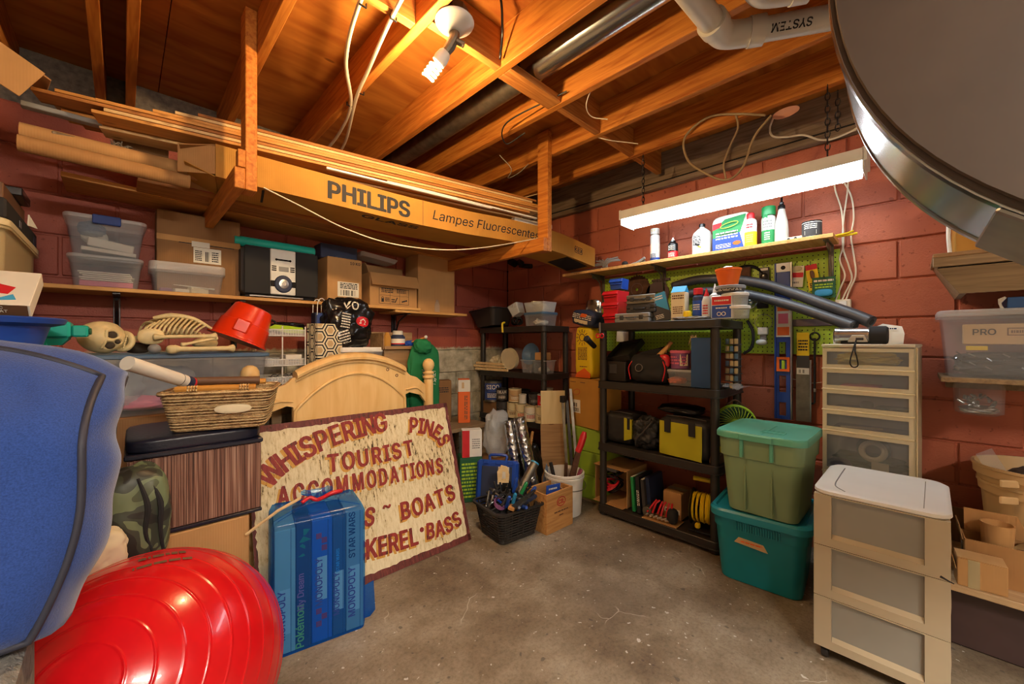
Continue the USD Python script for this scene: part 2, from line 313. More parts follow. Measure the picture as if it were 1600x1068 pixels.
for x0, x1, flat in ((.459, .824, 0), (.866, 1.230, 0), (1.272, 1.636, 1), (1.678, 2.043, 0), (2.085, 2.449, 0), (2.491, 2.86, 0)):
    y = 1.40 if x0 < .5 else 1.345
    part(ceiling, "blocking", cb(x0, x1, y - .045, y + .045, ZJ + .001, ZJ + .039, .002) if flat else cb(x0, x1, y - .019, y + .019, ZJ + .001, 2.632, .002), "wood_cross")
part(ceiling, "sill_plate", cb(XW - .035, XW + .2, -.75, YW - .001, 2.346, 2.384, .002), "wood_old")
part(ceiling, "sill_seal", cb(XW + .01, XW + .2, -.75, YW - .001, 2.385, 2.412, .001), "black_strip")
part(ceiling, "rim_joist", cb(XW + .03, XW + .2, -.75, YW - .001, 2.412, 2.634, .002), "wood_old")
part(ceiling, "rim_insulation", cb(XL, XW, YW + .052, YW + .2, 2.346, 2.634, .002), "mineral")
structure("wall_top_rear", cb(XW, XW + .1, YB, -.752, 2.345, 2.634, .001), "paint_rear")

# concrete footing ledge low on the right with a board on it
structure("trim_1", cb(2.36, XW - .002, -1.6, -.02, .001, .235, .006), "ledge_dark", smooth=False)
# ---------------------------------------------------------------- lamps and services overhead
glow("cfl_glow", (1.0, .66, .31), BULB_POWER); glow("lens_glow", (.86, .95, 1.0), TUBE_POWER); glow("rear_fill_glow", (1.0, .90, .76), REAR_FILL_POWER)
# bare spiral bulb in a porcelain holder
HB = np.array([.925, 1.335, ZJ])
t = thing("ceiling_lampholder", "white porcelain lampholder with lit spiral bulb screwed to an octagon box among the joists", "lamp", HB - [0, 0, .001])
part(t, "octagon_box", T(lathe([(.050, 0), (.053, .002), (.053, .045), (.050, .047)], 8), (0, -.075, 0)), "galv_dull")
part(t, "porcelain_base", T(lathe([(.02, -.045), (.032, -.043), (.045, -.03), (.072, -.012), (.076, -.004), (.074, 0)], 28), (0, -.075, 0)), "white_gloss", smooth=40)
dirv = np.array([-.06, .10, -.13]); dirv /= np.linalg.norm(dirv); b0 = np.array([0, -.075, -.042])
part(t, "socket_adapter", cat(tube([b0, b0 + [0, 0, -.02], b0 + [0, 0, -.03] + dirv * .03, b0 + [0, 0, -.03] + dirv * .055], [.019, .019, .021, .018], 12), tube([b0 + [0, 0, -.03], b0 + [.03, -.02, -.045]], .012, 10)), "brown_socket" if "brown_socket" in MATS else "galv_dull")
b1 = b0 + [0, 0, -.03] + dirv * .05
part(t, "ballast", tube([b1, b1 + dirv * .012, b1 + dirv * .035, b1 + dirv * .055, b1 + dirv * .06], [.016, .024, .028, .026, .014], 16), "white_plastic", smooth=40)
ax1 = np.cross(dirv, [0, 0, 1.0]); ax1 /= np.linalg.norm(ax1); ax2 = np.cross(dirv, ax1); b2 = b1 + dirv * .066
ang = np.linspace(0, 2 * np.pi * 3.6, 74); hx = np.linspace(0, .058, 74)
part(t, "spiral_tube", tube([b2 + dirv * h + .021 * (math.cos(a) * ax1 + math.sin(a) * ax2) for a, h in zip(ang, hx)], .0058, 8), "cfl_glow", smooth=True)

def batten(name, label, loc, rz, L, w, mat):
    """shop light: metal channel over a ribbed wraparound lens; origin at the middle of the top"""
    t = thing(name, label, "light", loc, rz)
    part(t, "housing", cat(prism([(-w / 2, -.055), (-w / 2 - .004, -.055), (-w / 2 - .004, .0), (-w / 2 + .03, .012), (w / 2 - .03, .012), (w / 2 + .004, 0), (w / 2 + .004, -.055), (w / 2, -.055), (w / 2, -.004), (-w / 2, -.004)], L, -L / 2)), "white_metal")
    lens = prism([(-w / 2 + .002, -.006), (-w / 2 + .002, -.075), (-w / 2 + .03, -.092), (w / 2 - .03, -.092), (w / 2 - .002, -.075), (w / 2 - .002, -.006)], L - .03, -L / 2 + .015)
    part(t, "lens", lens, mat)
    ribs = [cb(-w / 2 + .028, w / 2 - .028, y - .0012, y + .0012, -.0935, -.0915, .0004) for y in np.linspace(-L / 2 + .03, L / 2 - .03, 60)]
    part(t, "lens_rib", cat(ribs), mat, kind="stuff")
    for s in (-1, 1):
        part(t, "end_cap", cat(cb(-w / 2 - .004, w / 2 + .004, s * (L / 2) - .004 if s > 0 else -L / 2 - .012, s * L / 2 + .012 if s > 0 else -L / 2 + .004, -.058, .006, .002), cb(-w / 2, w / 2, s * L / 2 - .002, s * L / 2 + .004, -.095, -.05, .001)), "white_metal")
    return t
lamp_c = np.array([2.47, .775, 2.075])
t = batten("fluorescent_light", "long lit fluorescent shop light with ribbed lens hung from chains on the block wall", lamp_c, 0, 1.22, .18, "lens_glow")
batten("fluorescent_light", "added fill shop light, out of view, under the joists near the rear of the room", (.10, -1.55, 2.437), 60, 1.22, .16, "rear_fill_glow")  # added rear fill lamp behind the camera, evens out the light
def chain(name, label, top, bot, extra=0.):
    t = thing(name, label, "chain", top); n = int((top[2] - bot[2]) / .031)
    a = np.linspace(0, 2 * np.pi, 9)[:-1]
    for i in range(n):
        c = np.array([0, 0, -.017 - i * .0305]); o = (np.array([1., 0, 0]), np.array([0, 1., 0]))[i % 2]
        part(t, "link", tube([c + o * .0095 * math.cos(q) + np.array([0, 0, .0195 * math.sin(q)]) for q in a], .0026, 5, closed=True), "dark_steel")
    part(t, "hook", tube([[0, 0, .012], [0, 0, -.004], [.005, 0, -.008]], .002, 6), "dark_steel")
chain("hanging_chain", "rusty chain holding the far end of the shop light", (2.47, 1.27, ZJ - .013), (2.47, 1.27, 2.09))
chain("hanging_chain", "rusty chain holding the near end of the shop light", (2.44, .30, ZJ - .013), (2.44, .30, 2.09))
chain("hanging_chain", "loose doubled chain dangling beside the near chain of the shop light", (2.475, .265, ZJ - .04), (2.47, .24, 2.22))

# round duct in the joist bay, waste pipes under the joists
t = thing("round_duct", "round galvanised heating duct running in a joist bay", "duct", (1.455, 0, 2.560))
part(t, "near_pipe", T(lathe([(.068, 0), (.070, .001), (.070, 3.4), (.068, 3.401)], 32), (0, 1.36, 0), rx=90), "galvanised_bright", smooth=40)
part(t, "far_pipe", T(lathe([(.066, 0), (.0665, .001), (.0665, 1.6), (.066, 1.601)], 32), (0, 2.95, 0), rx=90), "galv_dull", smooth=40)
part(t, "crimp_ring", T(lathe([(.070, 0), (.0735, .004), (.0735, .012), (.070, .016)], 32), (0, 1.37, 0), rx=90), "dark_steel", smooth=40)
def waste(name, label, z, ox, oy, mark):
    t = thing(name, label, "pipe", (0, 0, z))
    a, b, c = np.array([.75 + ox, .56 + oy, 0]), np.array([1.64 + ox, .515 + oy, 0]), np.array([1.93 + ox, .02 + oy, 0])
    u, v = (b - a) / np.linalg.norm(b - a), (c - b) / np.linalg.norm(c - b)
    part(t, "pipe", tube([a, b - u * .03], .041, 24), "pvc", smooth=40)
    part(t, "pipe", tube([b + v * .10, c + v * .25], .041, 24), "pvc", smooth=40)
    el = spline([b - u * .10, b - u * .045, b + v * .0 + (v - u) * .012, b + v * .06, b + v * .13], 5)
    part(t, "elbow", cat(tube(el, .0465, 24), tube([b - u * .115, b - u * .07], .0515, 24), tube([b + v * .085, b + v * .135], .0515, 24)), "pvc", smooth=40)
    if mark:
        m = text(mark, .026, .0006, sx=.9); mm = m.vertices; n = np.array([-.709, -.416, -.571]); n /= np.linalg.norm(n); r = -v; up_ = np.cross(n, r); a_ = (mm[:, 2:] - .013) / .0415
        m = trimesh.Trimesh(b + v * .215 + mm[:, :1] * r + (.0412 - mm[:, 1:2]) * (np.cos(a_) * n + np.sin(a_) * up_), m.faces, process=False)
        part(t, "stamp", m, "ink", smooth=False)
waste("waste_pipe", "grey plastic waste pipe with elbow under the joists, stamped SYSTEM", 2.365, 0, 0, "SYSTEM")
waste("waste_pipe", "second grey plastic waste pipe with elbow cut off by the top of the picture", 2.372, -.10, -.155, None)

# cables
def cable(name, label, pts, r, mat, clips=()):
    t = thing(name, label, "cable"); part(t, "cord", tube(pts, r, 8, smooth=8), mat, smooth=True)
    for c in clips: part(t, "staple", T(cat(cb(-.014, .014, -.004, .004, -.001, .0015, .0005), cb(-.014, -.010, -.004, .004, 0, .016, .0005), cb(.010, .014, -.004, .004, 0, .016, .0005)), c), "dark_steel")
za = ZJ - .010
cable("power_cable", "cream cable stapled across the joists left of the bulb", [(.58, 1.05, za), (.62, 1.426, za), (.70, 1.75, za - .004), (.851, 2.066, za - .004), (.92, 2.4, za), (.945, 2.72, za)], .0085, "cable_white", [(.63, 1.42, za - .010), (.845, 2.07, za - .010)])
cable("power_cable", "cream cable stapled across the joists, nearer the bulb of the two", [(.69, 1.05, za), (.735, 1.40, za), (.80, 1.75, za - .004), (.85, 2.0, za - .004), (.98, 2.45, za), (1.03, 2.75, za)], .0085, "cable_white", [(.74, 1.40, za - .010), (.848, 1.93, za - .010)])
cable("power_cable", "shiny dark cable hanging in the joist bay right of the bulb", [(.93, 1.18, 2.62), (1.06, 1.16, 2.60), (1.17, 1.25, 2.55), (1.212, 1.31, 2.47)], .0055, "black_gloss")
cable("power_cable", "black cable drooping along the joist behind the round duct", [(1.62, 1.25, ZJ + .03), (1.55, 1.62, ZJ - .012), (1.66, 1.74, ZJ - .05), (1.70, 1.62, ZJ - .014)], .004, "cable_black")
cable("power_cable", "thin loop of wire hanging below a joist above the lumber rack", [(1.80, 1.95, ZJ - .003), (1.86, 1.90, ZJ - .09), (1.90, 1.97, ZJ - .12), (1.99, 1.95, ZJ - .06), (2.03, 1.90, ZJ - .004)], .003, "cable_grey")
cable("power_cable", "short pale wire end poking from a joist between two blocks", [(2.05, 1.42, ZJ + .03), (2.12, 1.32, ZJ - .015), (2.20, 1.24, ZJ - .03), (2.23, 1.18, ZJ - .05)], .003, "cable_white")
cable("power_cable", "short pale wire end hanging in the bay before the far block", [(1.66, 1.12, ZJ + .02), (1.72, 1.2, ZJ - .02), (1.80, 1.22, ZJ - .04), (1.86, 1.16, ZJ - .055)], .003, "cable_white")
lp = [at(x, y, x=2.425) for x, y in ((1196, 180), (1150, 178), (1105, 184), (1070, 215), (1075, 250), (1105, 272), (1135, 281), (1160, 262), (1178, 215), (1205, 180))]
cable("looped_cable", "big loose loop of brown-grey cable hanging from the joists before the wall", lp, .0065, "cable_tan")
lp = [at(x, y, x=2.445) for x, y in ((1150, 180), (1153, 200), (1142, 225), (1131, 255), (1134, 279))]
cable("looped_cable", "straight tail of grey cable inside the hanging loop", lp, .0055, "cable_tan")
lp = [at(x, y, x=2.845) for x, y in ((1210, 180), (1203, 200), (1208, 213), (1228, 214), (1255, 211), (1280, 218), (1300, 217), (1330, 205), (1350, 192), (1357, 183))]
cable("power_cable", "white cable running along the top of the block wall from the oval plate", lp, .006, "cable_white")
t = thing("oval_plate", "pink oval cover plate on the joist above the shop light", "plate", at(1228, 176, x=2.545) + [0, 0, 0], -90)
part(t, "plate", T(loft([circ(.045, 0, 28), circ(.045, .004, 28)]), rx=90, s=(1.35, .6, 1)), "oval_pink"); part(t, "bracket", cb(-.03, .03, .001, .028, .002, .014, .001), "dark_steel")
for nm, pts, r in (("leftmost of the cords", ((1302, 276), (1306, 300), (1315, 330), (1318, 380), (1312, 405), (1320, 430), (1312, 452), (1306, 468)), .0042),
                   ("middle white cord of the three", ((1310, 276), (1322, 290), (1331, 310), (1334, 340), (1330, 370), (1335, 405), (1337, 430), (1328, 452), (1322, 468)), .0042),
                   ("rightmost of the cords", ((1326, 268), (1324, 300), (1318, 345), (1317, 385), (1326, 415), (1331, 435), (1322, 455), (1316, 468)), .0042)):
    cable("extension_cord", f"white power cord hanging down the block wall beside the pegboard, {nm}" if "middle" not in nm else "white power cord hanging down the block wall beside the pegboard, middle of the three", [at(x, y, x=2.862) for x, y in pts], r, "cable_white")
t = thing("outlet_box", "cream wall outlet half behind the end of the grey hoses", "outlet", at(1318, 475, x=2.8795), -90)
part(t, "cover", cb(-.035, .035, -.03, 0, -.055, .025, .004), "cream_box" if "cream_box" in MATS else "cable_white"); part(t, "socket_face", cb(-.017, .017, -.034, -.0295, -.045, .015, .002), "white_plastic")
# ---------------------------------------------------------------- lumber rack hung from the joists
t = thing("rack_hanger", "left two-by-four hanger of the lumber rack with its arm to the wall", "rack", (0, 0, 0))
part(t, "post", cb(.374, .418, 2.00, 2.09, 1.85, 2.632, .003), "wood_joist"); part(t, "arm", cb(.333, .372, 1.99, 2.985, 1.847, 1.935, .003), "wood_joist"); part(t, "cleat", cb(.345, .372, 1.985, 2.03, 1.936, 2.01, .002), "wood_joist")
t = thing("rack_hanger", "right two-by-four hanger of the lumber rack below the third joist", "rack", (0, 0, 0))
part(t, "post", cb(2.00, 2.043, 1.70, 1.79, 1.80, 2.60, .003), "wood_joist"); part(t, "arm", cb(1.958, 1.998, 1.70, 2.985, 1.796, 1.885, .003), "wood_joist")
part(t, "gusset", T(prism([(0, 0), (.17, 0), (.17, .12)], .02), (1.975, 1.80, 1.80), rz=90), "wood_joist")
def board(name, label, x0, x1, y0, y1, z0, z1, mat, group=None, rz=0., cat_="board"):
    c = np.array([(x0 + x1) / 2, (y0 + y1) / 2, (z0 + z1) / 2]); w, d, h = x1 - x0, y1 - y0, z1 - z0
    return solo(name, label, cat_, cb(-w / 2, w / 2, -d / 2, d / 2, -h / 2, h / 2, .0015), mat, c, rz, group, smooth=False)
for x0, y0, y1, mt, lab in ((-.20, 2.72, 2.985, "wood_stack_a", "wide plank under the lumber rack nearest the wall"), (.05, 2.53, 2.705, "wood_stack_b", "wide plank under the lumber rack, shorter and in front of the wall plank")):
    xc = (x0 + 2.02) / 2; solo("shelf_plank", lab, "board", cb(x0 - xc, 2.02 - xc, y0, y1, 0, .023, .0015), mt, (xc, 0, 1.937 - (xc - .352) * .0307), ry=1.76, smooth=False)
RZ = -10.0; ca, sa = math.cos(math.radians(RZ)), math.sin(math.radians(RZ)); RA = np.array([.46, 2.20, 0])
def along(s, d, z): return np.array([RA[0] + s * ca - d * sa, RA[1] + s * sa + d * ca, z])
# long lamp carton, sagging in the middle
LB = 2.28; ss = np.linspace(-.16, LB, 22)
def ztop(s): return float(np.interp(s, [-.16, 0, .35, .7, 1.1, 1.45, 1.72, 1.95, 2.28], [2.10, 2.088, 2.068, 2.045, 2.035, 2.04, 2.035, 2.01, 1.95]))
BH, BD = .148, .30
t = thing("lamp_carton", "long sagging lamp carton printed with a lamp maker's name lying on the rack", "box", tuple(RA), RZ)
prof = lambda s: np.array([(s, 0, ztop(s) - BH), (s, BD, ztop(s) - BH), (s, BD, ztop(s)), (s, 0, ztop(s))])
part(t, "carton_body", loft([prof(s)[::-1] for s in ss]), "carton_gold", smooth=False)
def on_front(s, up, m):
    m = m.copy(); v = m.vertices; sl = (ztop(s + .12) - ztop(s - .12)) / .24
    v[:, 0], v[:, 2] = v[:, 0] + s, v[:, 2] + np.interp(v[:, 0] + s, ss, [ztop(q) for q in ss]) - BH + up; return m
tx = text("PHILIPS", .086, .0012, sx=.93, loc=(0, -.0002, 0)); part(t, "lettering", on_front(.53, .030, cat(*[T(tx, (q, -.0001 * j, r)) for j, (q, r) in enumerate(((-.0028, 0), (0, .001), (.0028, 0)))])), "ink")
part(t, "lettering", on_front(1.30, .05, text("Lampes Fluorescentes", .056, .0012, False, loc=(0, -.0002, 0), shear=.2, sx=1.0)), "ink")
part(t, "tape_line", on_front(.83, .0, plate(.004, BH, .0008, -.0002)), "carton_dark")
under = T(text("GLASS", .05, .001, sx=1.5), (0, 0, 0), rx=90)
under = trimesh.Trimesh(*trimesh.remesh.subdivide_to_size(under.vertices, under.faces, .05, max_iter=5), process=False); under.apply_translation([.66, .09, 0]); under.vertices[:, 2] += np.interp(under.vertices[:, 0], ss, [ztop(q) for q in ss]) - BH - .0004; part(t, "lettering", under, "ink", smooth=False)
part(t, "dark_patch", cb(.02, .10, .03, .24, ztop(0) - BH - .0015, ztop(0) - BH - .0002, .0003), "black_matte")
part(t, "dark_patch", T(cb(-.20, .12, .02, .26, -.0015, -.0002, .0003), (2.10, 0, ztop(2.10) - BH - .004), ry=13), "black_matte")  # flat black patch over the right end of the carton underside
part(t, "stamp", on_front(2.10, .05, cat(prism(ring_poly(.075, .05, .004), .0008, -.001), text("K8X", .03, .0008, loc=(0, -.0002, .01)))), "ink")
# loose lumber stacked on the carton: one board each
g = random.Random(5)
ORD = ("lowest", "second lowest", "third lowest", "fourth", "fifth", "third highest", "second highest", "topmost")
for lay in range(8):
    z = 2.099 + lay * .0152
    for row in range(2):
        if lay == 0 and row == 0: continue
        d0 = row * .108 + g.uniform(-.003, .003); s0 = -.72 + g.uniform(0, .22) + (.30 if row == 0 and lay > 4 else 0); s1 = 1.72 - g.uniform(0, .10); mt = ("wood_stack_a", "wood_stack_b", "wood_stack_c", "wood_stack_a")[(lay * 3 + row * 2) % 4]
        tone = {"wood_stack_a": "honey-brown", "wood_stack_b": "dark brown", "wood_stack_c": "pale"}[mt]
        lab = f"{ORD[lay]} thin {tone} board along the front edge of the lumber stack" if row == 0 else "thin board lying behind the front edge of the lumber stack"
        solo("lumber_strip", lab, "board", cb(-(s1 - s0) / 2, (s1 - s0) / 2, -.05, .05, -.0066, .0066, .0012), mt, along((s0 + s1) / 2, d0 + .05, z + .0075), RZ, "loose boards stacked on the rack", smooth=False)
for j, (s0, s1, z, lab) in enumerate(((.62, 1.70, 2.102, "white moulding lying on the carton front, upper of the two"), (.30, 1.30, 2.0895, "white moulding lying on the carton front, lower of the two"))):
    solo("moulding", lab, "moulding", cb(-(s1 - s0) / 2, (s1 - s0) / 2, -.010, .010, -.005, .006, .002), "white_plastic", along((s0 + s1) / 2, -.012 + .001 * j if j else .018, z), RZ, smooth=False, ry=1.2 if j == 0 else 1.0)
solo("white_strip", "bright white plastic strip end poking past the right hanger", "moulding", cb(0, .35, -.02, .02, 0, .03, .002), "white_gloss", along(1.55, .10, 2.064), RZ)
solo("thin_dowel", "thin pale dowel sticking up beside the right hanger", "dowel", tube([[0, 0, 0], [.26, -.05, .11]], .004, 6), "wood_pale", along(1.55, .16, 2.225))
cable("twine", "pale cord drooping below the lamp carton between the hangers", [at(412, 293, y=2.12), at(470, 322, y=2.09), at(540, 357, y=2.06), at(610, 380, y=2.0), at(690, 390, y=1.95), at(760, 386, y=1.9), at(842, 372, y=1.80)], .0035, "cable_white")
# carton scraps and tubes at the left end of the rack
zf = ztop(-.16) - BH
part(t := str("/World/lamp_carton"), "end_flap", T(cb(-.15, 0, 0, .004, 0, BH - .02, .001), (-.162, .0, zf + .01), rz=-24), "carton_light", smooth=False)
part(t, "end_flap", T(cb(-.13, 0, 0, .28, 0, .004, .001), (-.162, .01, ztop(-.16) - .004), ry=-14), "carton", smooth=False); part(t, "end_flap", T(cb(-.12, 0, 0, .28, 0, .004, .001), (-.162, .01, zf), ry=22), "carton_gold", smooth=False)
part(t, "end_flap", T(cb(-.14, 0, 0, .004, 0, BH - .02, .001), (-.162, .29, zf + .01), rz=12), "carton", smooth=False)
solo("cardboard_sheet", "large flat brown cardboard sheet leaning in the left end of the rack", "cardboard", cb(-.13, .06, 0, .006, 0, .155, .001), "carton_dark", (.10, 2.52, 1.985), -4)
solo("cardboard_tube", "long rolled cardboard tube at the far left of the rack", "tube", T(lathe([(.02, 0), (.035, .002), (.035, .55), (.02, .45)], 20), ry=90), "carton_light", at(30, 205, y=2.44), 0)
solo("cardboard_tube", "thinner, lower rolled cardboard tube at the far left of the rack", "tube", T(lathe([(.02, 0), (.03, .002), (.03, .5), (.02, .502)], 20), ry=90), "carton", at(26, 222, y=2.33), 2)
solo("blue_strip", "short dark blue strip tucked between the tubes at the left of the rack", "strip", cb(0, .22, -.02, .02, 0, .02, .003), "print_grey", at(32, 166, y=2.42), 0)
t = thing("paint_brush", "worn brush with grey bristles lying at the left end of the rack", "brush", at(170, 232, y=2.42), 5)
part(t, "handle", cb(-.16, 0, 0, .05, 0, .014, .003), "wood_old"); g = random.Random(2)
part(t, "bristles", cat(*[tube([[g.uniform(0, .06), g.uniform(0, .05), .01], [g.uniform(0, .08), g.uniform(0, .05), g.uniform(.02, .05)]], .002, 4) for _ in range(40)]), "mineral", kind="stuff")
t = thing("cardboard_flap", "bent cardboard sheet at the upper left edge of the rack", "cardboard", at(30, 150, y=2.25), 10)
part(t, "panel", T(cb(-.42, 0, 0, .006, 0, .13, .001), ry=28), "carton_light"); part(t, "fold", T(cb(-.42, .02, .006, .15, .12, .126, .001), ry=28), "carton")

# ---------------------------------------------------------------- left wall shelf
ZS = 1.462
t = thing("wall_shelf", "long pine shelf on dark brackets along the left block wall", "shelf", (0, 0, 0))
part(t, "board", cb(-.285, 1.66, 2.705, 2.985, ZS - .019, ZS, .002), "wood_shelf"); part(t, "board", cb(1.45, 2.125, 2.715, 2.985, ZS - .040, ZS - .020, .002), "wood_shelf")
for x in (-.02, .50, 1.577):
    part(t, "bracket", cat(cb(x - .014, x + .014, 2.735, 2.996, ZS - .050, ZS - .041, .001) if x > 1.4 else cb(x - .014, x + .014, 2.735, 2.996, ZS - .028, ZS - .0195, .001), cb(x - .014, x + .014, 2.985, 2.998, ZS - .30, ZS - .03, .001), cb(x - .004, x + .004, 2.95, 2.985, ZS - .29, ZS - .03, .001),
                           tube([[x, 2.78, ZS - .05], [x, 2.90, ZS - .10], [x, 2.982, ZS - .26]], .008, 6)), "navy_steel" if "navy_steel" in MATS else "dark_steel")
def tote(t, w, d, h, wall, lidm, taper=.86, lid=.02, latch=None, r=.03, rim=True):
    """clear storage box: tub, rim, lid, latches; origin middle of the front bottom edge"""
    c = d / 2
    part(t, "tub", T(shell(w * taper, d * taper, w * .955, d * .955, h - lid, .0025, r), (0, c, 0)), wall, smooth=40)
    if rim: part(t, "rim", T(loft([rr(w * .96, d * .96, r, 4, h - lid - .012), rr(w, d, r, 4, h - lid - .008), rr(w, d, r, 4, h - lid), rr(w * .95, d * .95, r, 4, h - lid)], False, False), (0, c, 0)), wall, smooth=40)
    part(t, "lid", T(loft([rr(w * .985, d * .985, r, 4, h - lid + .0005), rr(w, d, r, 4, h - lid + .004), rr(w, d, r, 4, h - .005), rr(w * .97, d * .97, r, 4, h), rr(w * .90, d * .90, r, 4, h), rr(w * .88, d * .88, r, 4, h - .008)]), (0, c, 0)), lidm, smooth=40)
    if latch:
        part(t, "latch", cb(-w * .17, w * .17, -.012, .002, h - lid - .02, h + .003, .004), latch)
t = thing("storage_box", "clear lidded storage box with white papers, upper of the two stacked on the left shelf", "storage box", (-.052, 2.715, ZS + .152), 1)
tote(t, .285, .235, .185, "clear_plastic", "clear_haze", .80, .02, "paper_blue", .025)
solo("paper_stack", "sheaf of white papers inside the upper clear box on the left shelf", "papers", cat(T(cb(-.095, .095, .0, .15, 0, .018, .002), (0,0,.008), ry=4), T(cb(-.08, .08, .01, .15, .03, .07, .003), ry=8), T(blob(.09, .10, .06, .7, 2, .2, 6), (-.05, .08, .06))), "paper", (-.045, 2.75, ZS + .160))
solo("bubble_wrap", "blue-tinted bubble wrap inside the upper clear box on the left shelf", "packing", blob(.09, .11, .07, .7, 3, .25, 10, 4), "paper_blue_soft" if "paper_blue_soft" in MATS else "clear_blue", (-.105, 2.79, ZS + .245))
t = thing("storage_box", "clear lidded storage box with a red folder, lower of the left shelf pair", "storage box", (-.053, 2.715, ZS + .0005), 0)
tote(t, .262, .235, .150, "clear_plastic", "clear_haze", .84, .016, None, .025)
solo("red_folder", "red folder lying inside the lower clear box on the left shelf", "folder", cb(-.092, .092, 0, .15, 0, .026, .003), "print_pink", (-.053, 2.752, ZS + .005))
solo("paper_stack", "flat stack of pale papers above the red folder in the lower clear box", "papers", cat(*[T(cb(-.09, .09, 0, .15, k * .009, k * .009 + .007, .002), (g.uniform(-.008, .008), 0, 0)) for k in range(5)]), "paper", (-.053, 2.755, ZS + .033))
t = thing("storage_box", "wide low clear storage box with pens and small packets right of the stacked pair", "storage box", (.256, 2.715, ZS + .0005), -1)
tote(t, .32, .235, .155, "clear_plastic", "clear_haze", .86, .045, None, .025)
for k, (mt, x, y, w) in enumerate((("print_purple", -.09, .05, .05), ("print_navy", -.075, .08, .05), ("paper", -.02, .05, .07), ("paper_cream", .06, .06, .1))):
    solo("small_packet", ("purple packet", "navy packet", "white packet", "long cream packet")[k] + " inside the wide low clear box on the left shelf", "packet", cb(-w / 2, w / 2, 0, .04, 0, .02 + .012 * (k % 2), .003), mt, (.256 + x, 2.715 + y + .02, ZS + .006), 8 * k)
solo("paper_stack", "loose strips of white paper in the wide low clear box on the left shelf", "papers", cat(*[T(cb(-.09, .09, 0, .012, 0, .003, .0005), (.03, .05 + .012 * k, .034 + .004 * k), rz=g.uniform(-9, 9), ry=4) for k in range(8)]), "paper", (.256, 2.74, ZS + .004))

def carton_box(name, label, w, d, h, loc, rz=0., mat="carton", open_=False, tape=True, mark=None):
    t = thing(name, label, "box", loc, rz)
    if not open_:
        part(t, "box_body", cb(-w / 2, w / 2, 0, d, 0, h, .003), mat, smooth=False)
        for s in (-1, 1):
            part(t, "top_flap", cb(-w / 2 + .002, w / 2 - .002, (.001 if s < 0 else d / 2 + .001), (d / 2 - .001 if s < 0 else d - .001), h + .0002, h + .0035, .001), mat, smooth=False)
        if tape: part(t, "tape", cb(-w / 2 - .0006, w / 2 + .0006, d / 2 - .025, d / 2 + .025, h + .0036, h + .0044, .0003), "clear_amber", smooth=False)
    else:
        part(t, "box_body", T(shell(w, d, w, d, h, .004, .002, n=1), (0, d / 2, 0)), mat, smooth=False)
    return t
t = carton_box("cardboard_box", "large brown cardboard box with a shipping label behind the clear boxes", .37, .17, .44, (.315, 2.81, ZS + .0005), 0, "carton_dark")
part(t, "tape", plate(.37, .03, .0006, 0, 0, .285), "carton_light"); part(t, "tape_edge", plate(.25, .004, .0007, 0, .03, .28), "ink")
part(t, "shipping_label", cat(plate(.125, .085, .0008, 0, .03, .18), plate(.08, .03, .0008, 0, .0, .267)), "paper"); part(t, "barcode", cat(bars(.02, .055, 3, 3, -.0009, .0004, .02, .19), lines(.03, .06, 6, 2, -.0009, x0=-.025, z0=.19), lines(.03, .06, 5, 4, -.0009, x0=.05, z0=.19)), "ink")
# stereo, mat roll and boxes
def sp(t, n, m, mt, **k): return part(t, n, T(m, s=(1.12, 1.05, 1.19)), mt, **k)
t = thing("stereo", "black portable stereo with silver centre panel on the left shelf", "stereo", (.706, 2.718, ZS + .0005), 1)
sp(t, "cabinet", cb(-.19, .19, .012, .25, .012, .26, .022), "charcoal"); sp(t, "base_bar", cb(-.18, .17, 0, .24, 0, .0115, .003), "black_gloss"); sp(t, "silver_bar", cb(-.16, .10, -.004, .0, .004, .013, .002), "steel")
for s in (-1, 1): sp(t, "speaker_grille", cb(-.18 if s < 0 else .064, -.064 if s < 0 else .18, .006, .013, .02, .25, .004), "black_matte")
cp = sp(t, "control_panel", cb(-.062, .062, .002, .0118, .022, .254, .004), "white_gloss_silver" if "white_gloss_silver" in MATS else "white_metal")
sp(t, "display", cb(-.022, .026, -.0005, .0025, .142, .166, .001), "print_grey"); sp(t, "button_row", cat(*[cb(x, x + .022, -.001, .003, z, z + .006, .001) for x in (-.056, .034) for z in (.142, .152, .162)]), "charcoal")
sp(t, "cassette_slot", cat(cb(-.034, .034, -.001, .003, .196, .204, .002), T(cyl(.006, .004, 10), (-.034, .003, .200), rx=90), T(cyl(.006, .004, 10), (.034, .003, .200), rx=90)), "black_gloss")
sp(t, "display_band", cb(-.062, .062, .0, .0025, .062, .092, .001), "black_gloss")
dl = sp(t, "dial", T(lathe([(.043, 0), (.045, .002), (.040, .009), (.03, .010)], 28), (0, .003, .077), rx=90), "print_navy", smooth=40); sp(t, "dial_ring", T(lathe([(.024, 0), (.024, .003), (.018, .005)], 24), (0, -.0075, .077), rx=90), "steel", smooth=40); sp(t, "dial_hub", T(cyl(.010, .003, 16), (0, -.0125, .077), rx=90), "white_gloss")
t = thing("mat_roll", "rolled teal foam mat lying on top of the stereo", "mat", (.47, 2.83, ZS + .3105 + .031), 2)
a = np.linspace(0, 2 * np.pi * 2.6, 60); rad = .007 + .0085 * a / (2 * np.pi)
part(t, "roll", T(lathe([(.010, .0), (.029, .001), (.030, .003), (.030, .45), (.029, .452), (.01, .453)], 24), ry=90), "gloss_teal"); part(t, "roll_core", T(lathe([(.009, -.0015), (.010, .0)], 16), ry=90), "print_navy")
t = carton_box("cardboard_box", "narrow brown carton marked 10 KG with a white barcode label", .235, .235, .302, (1.082, 2.72, ZS + .0005), 1, "carton_light")
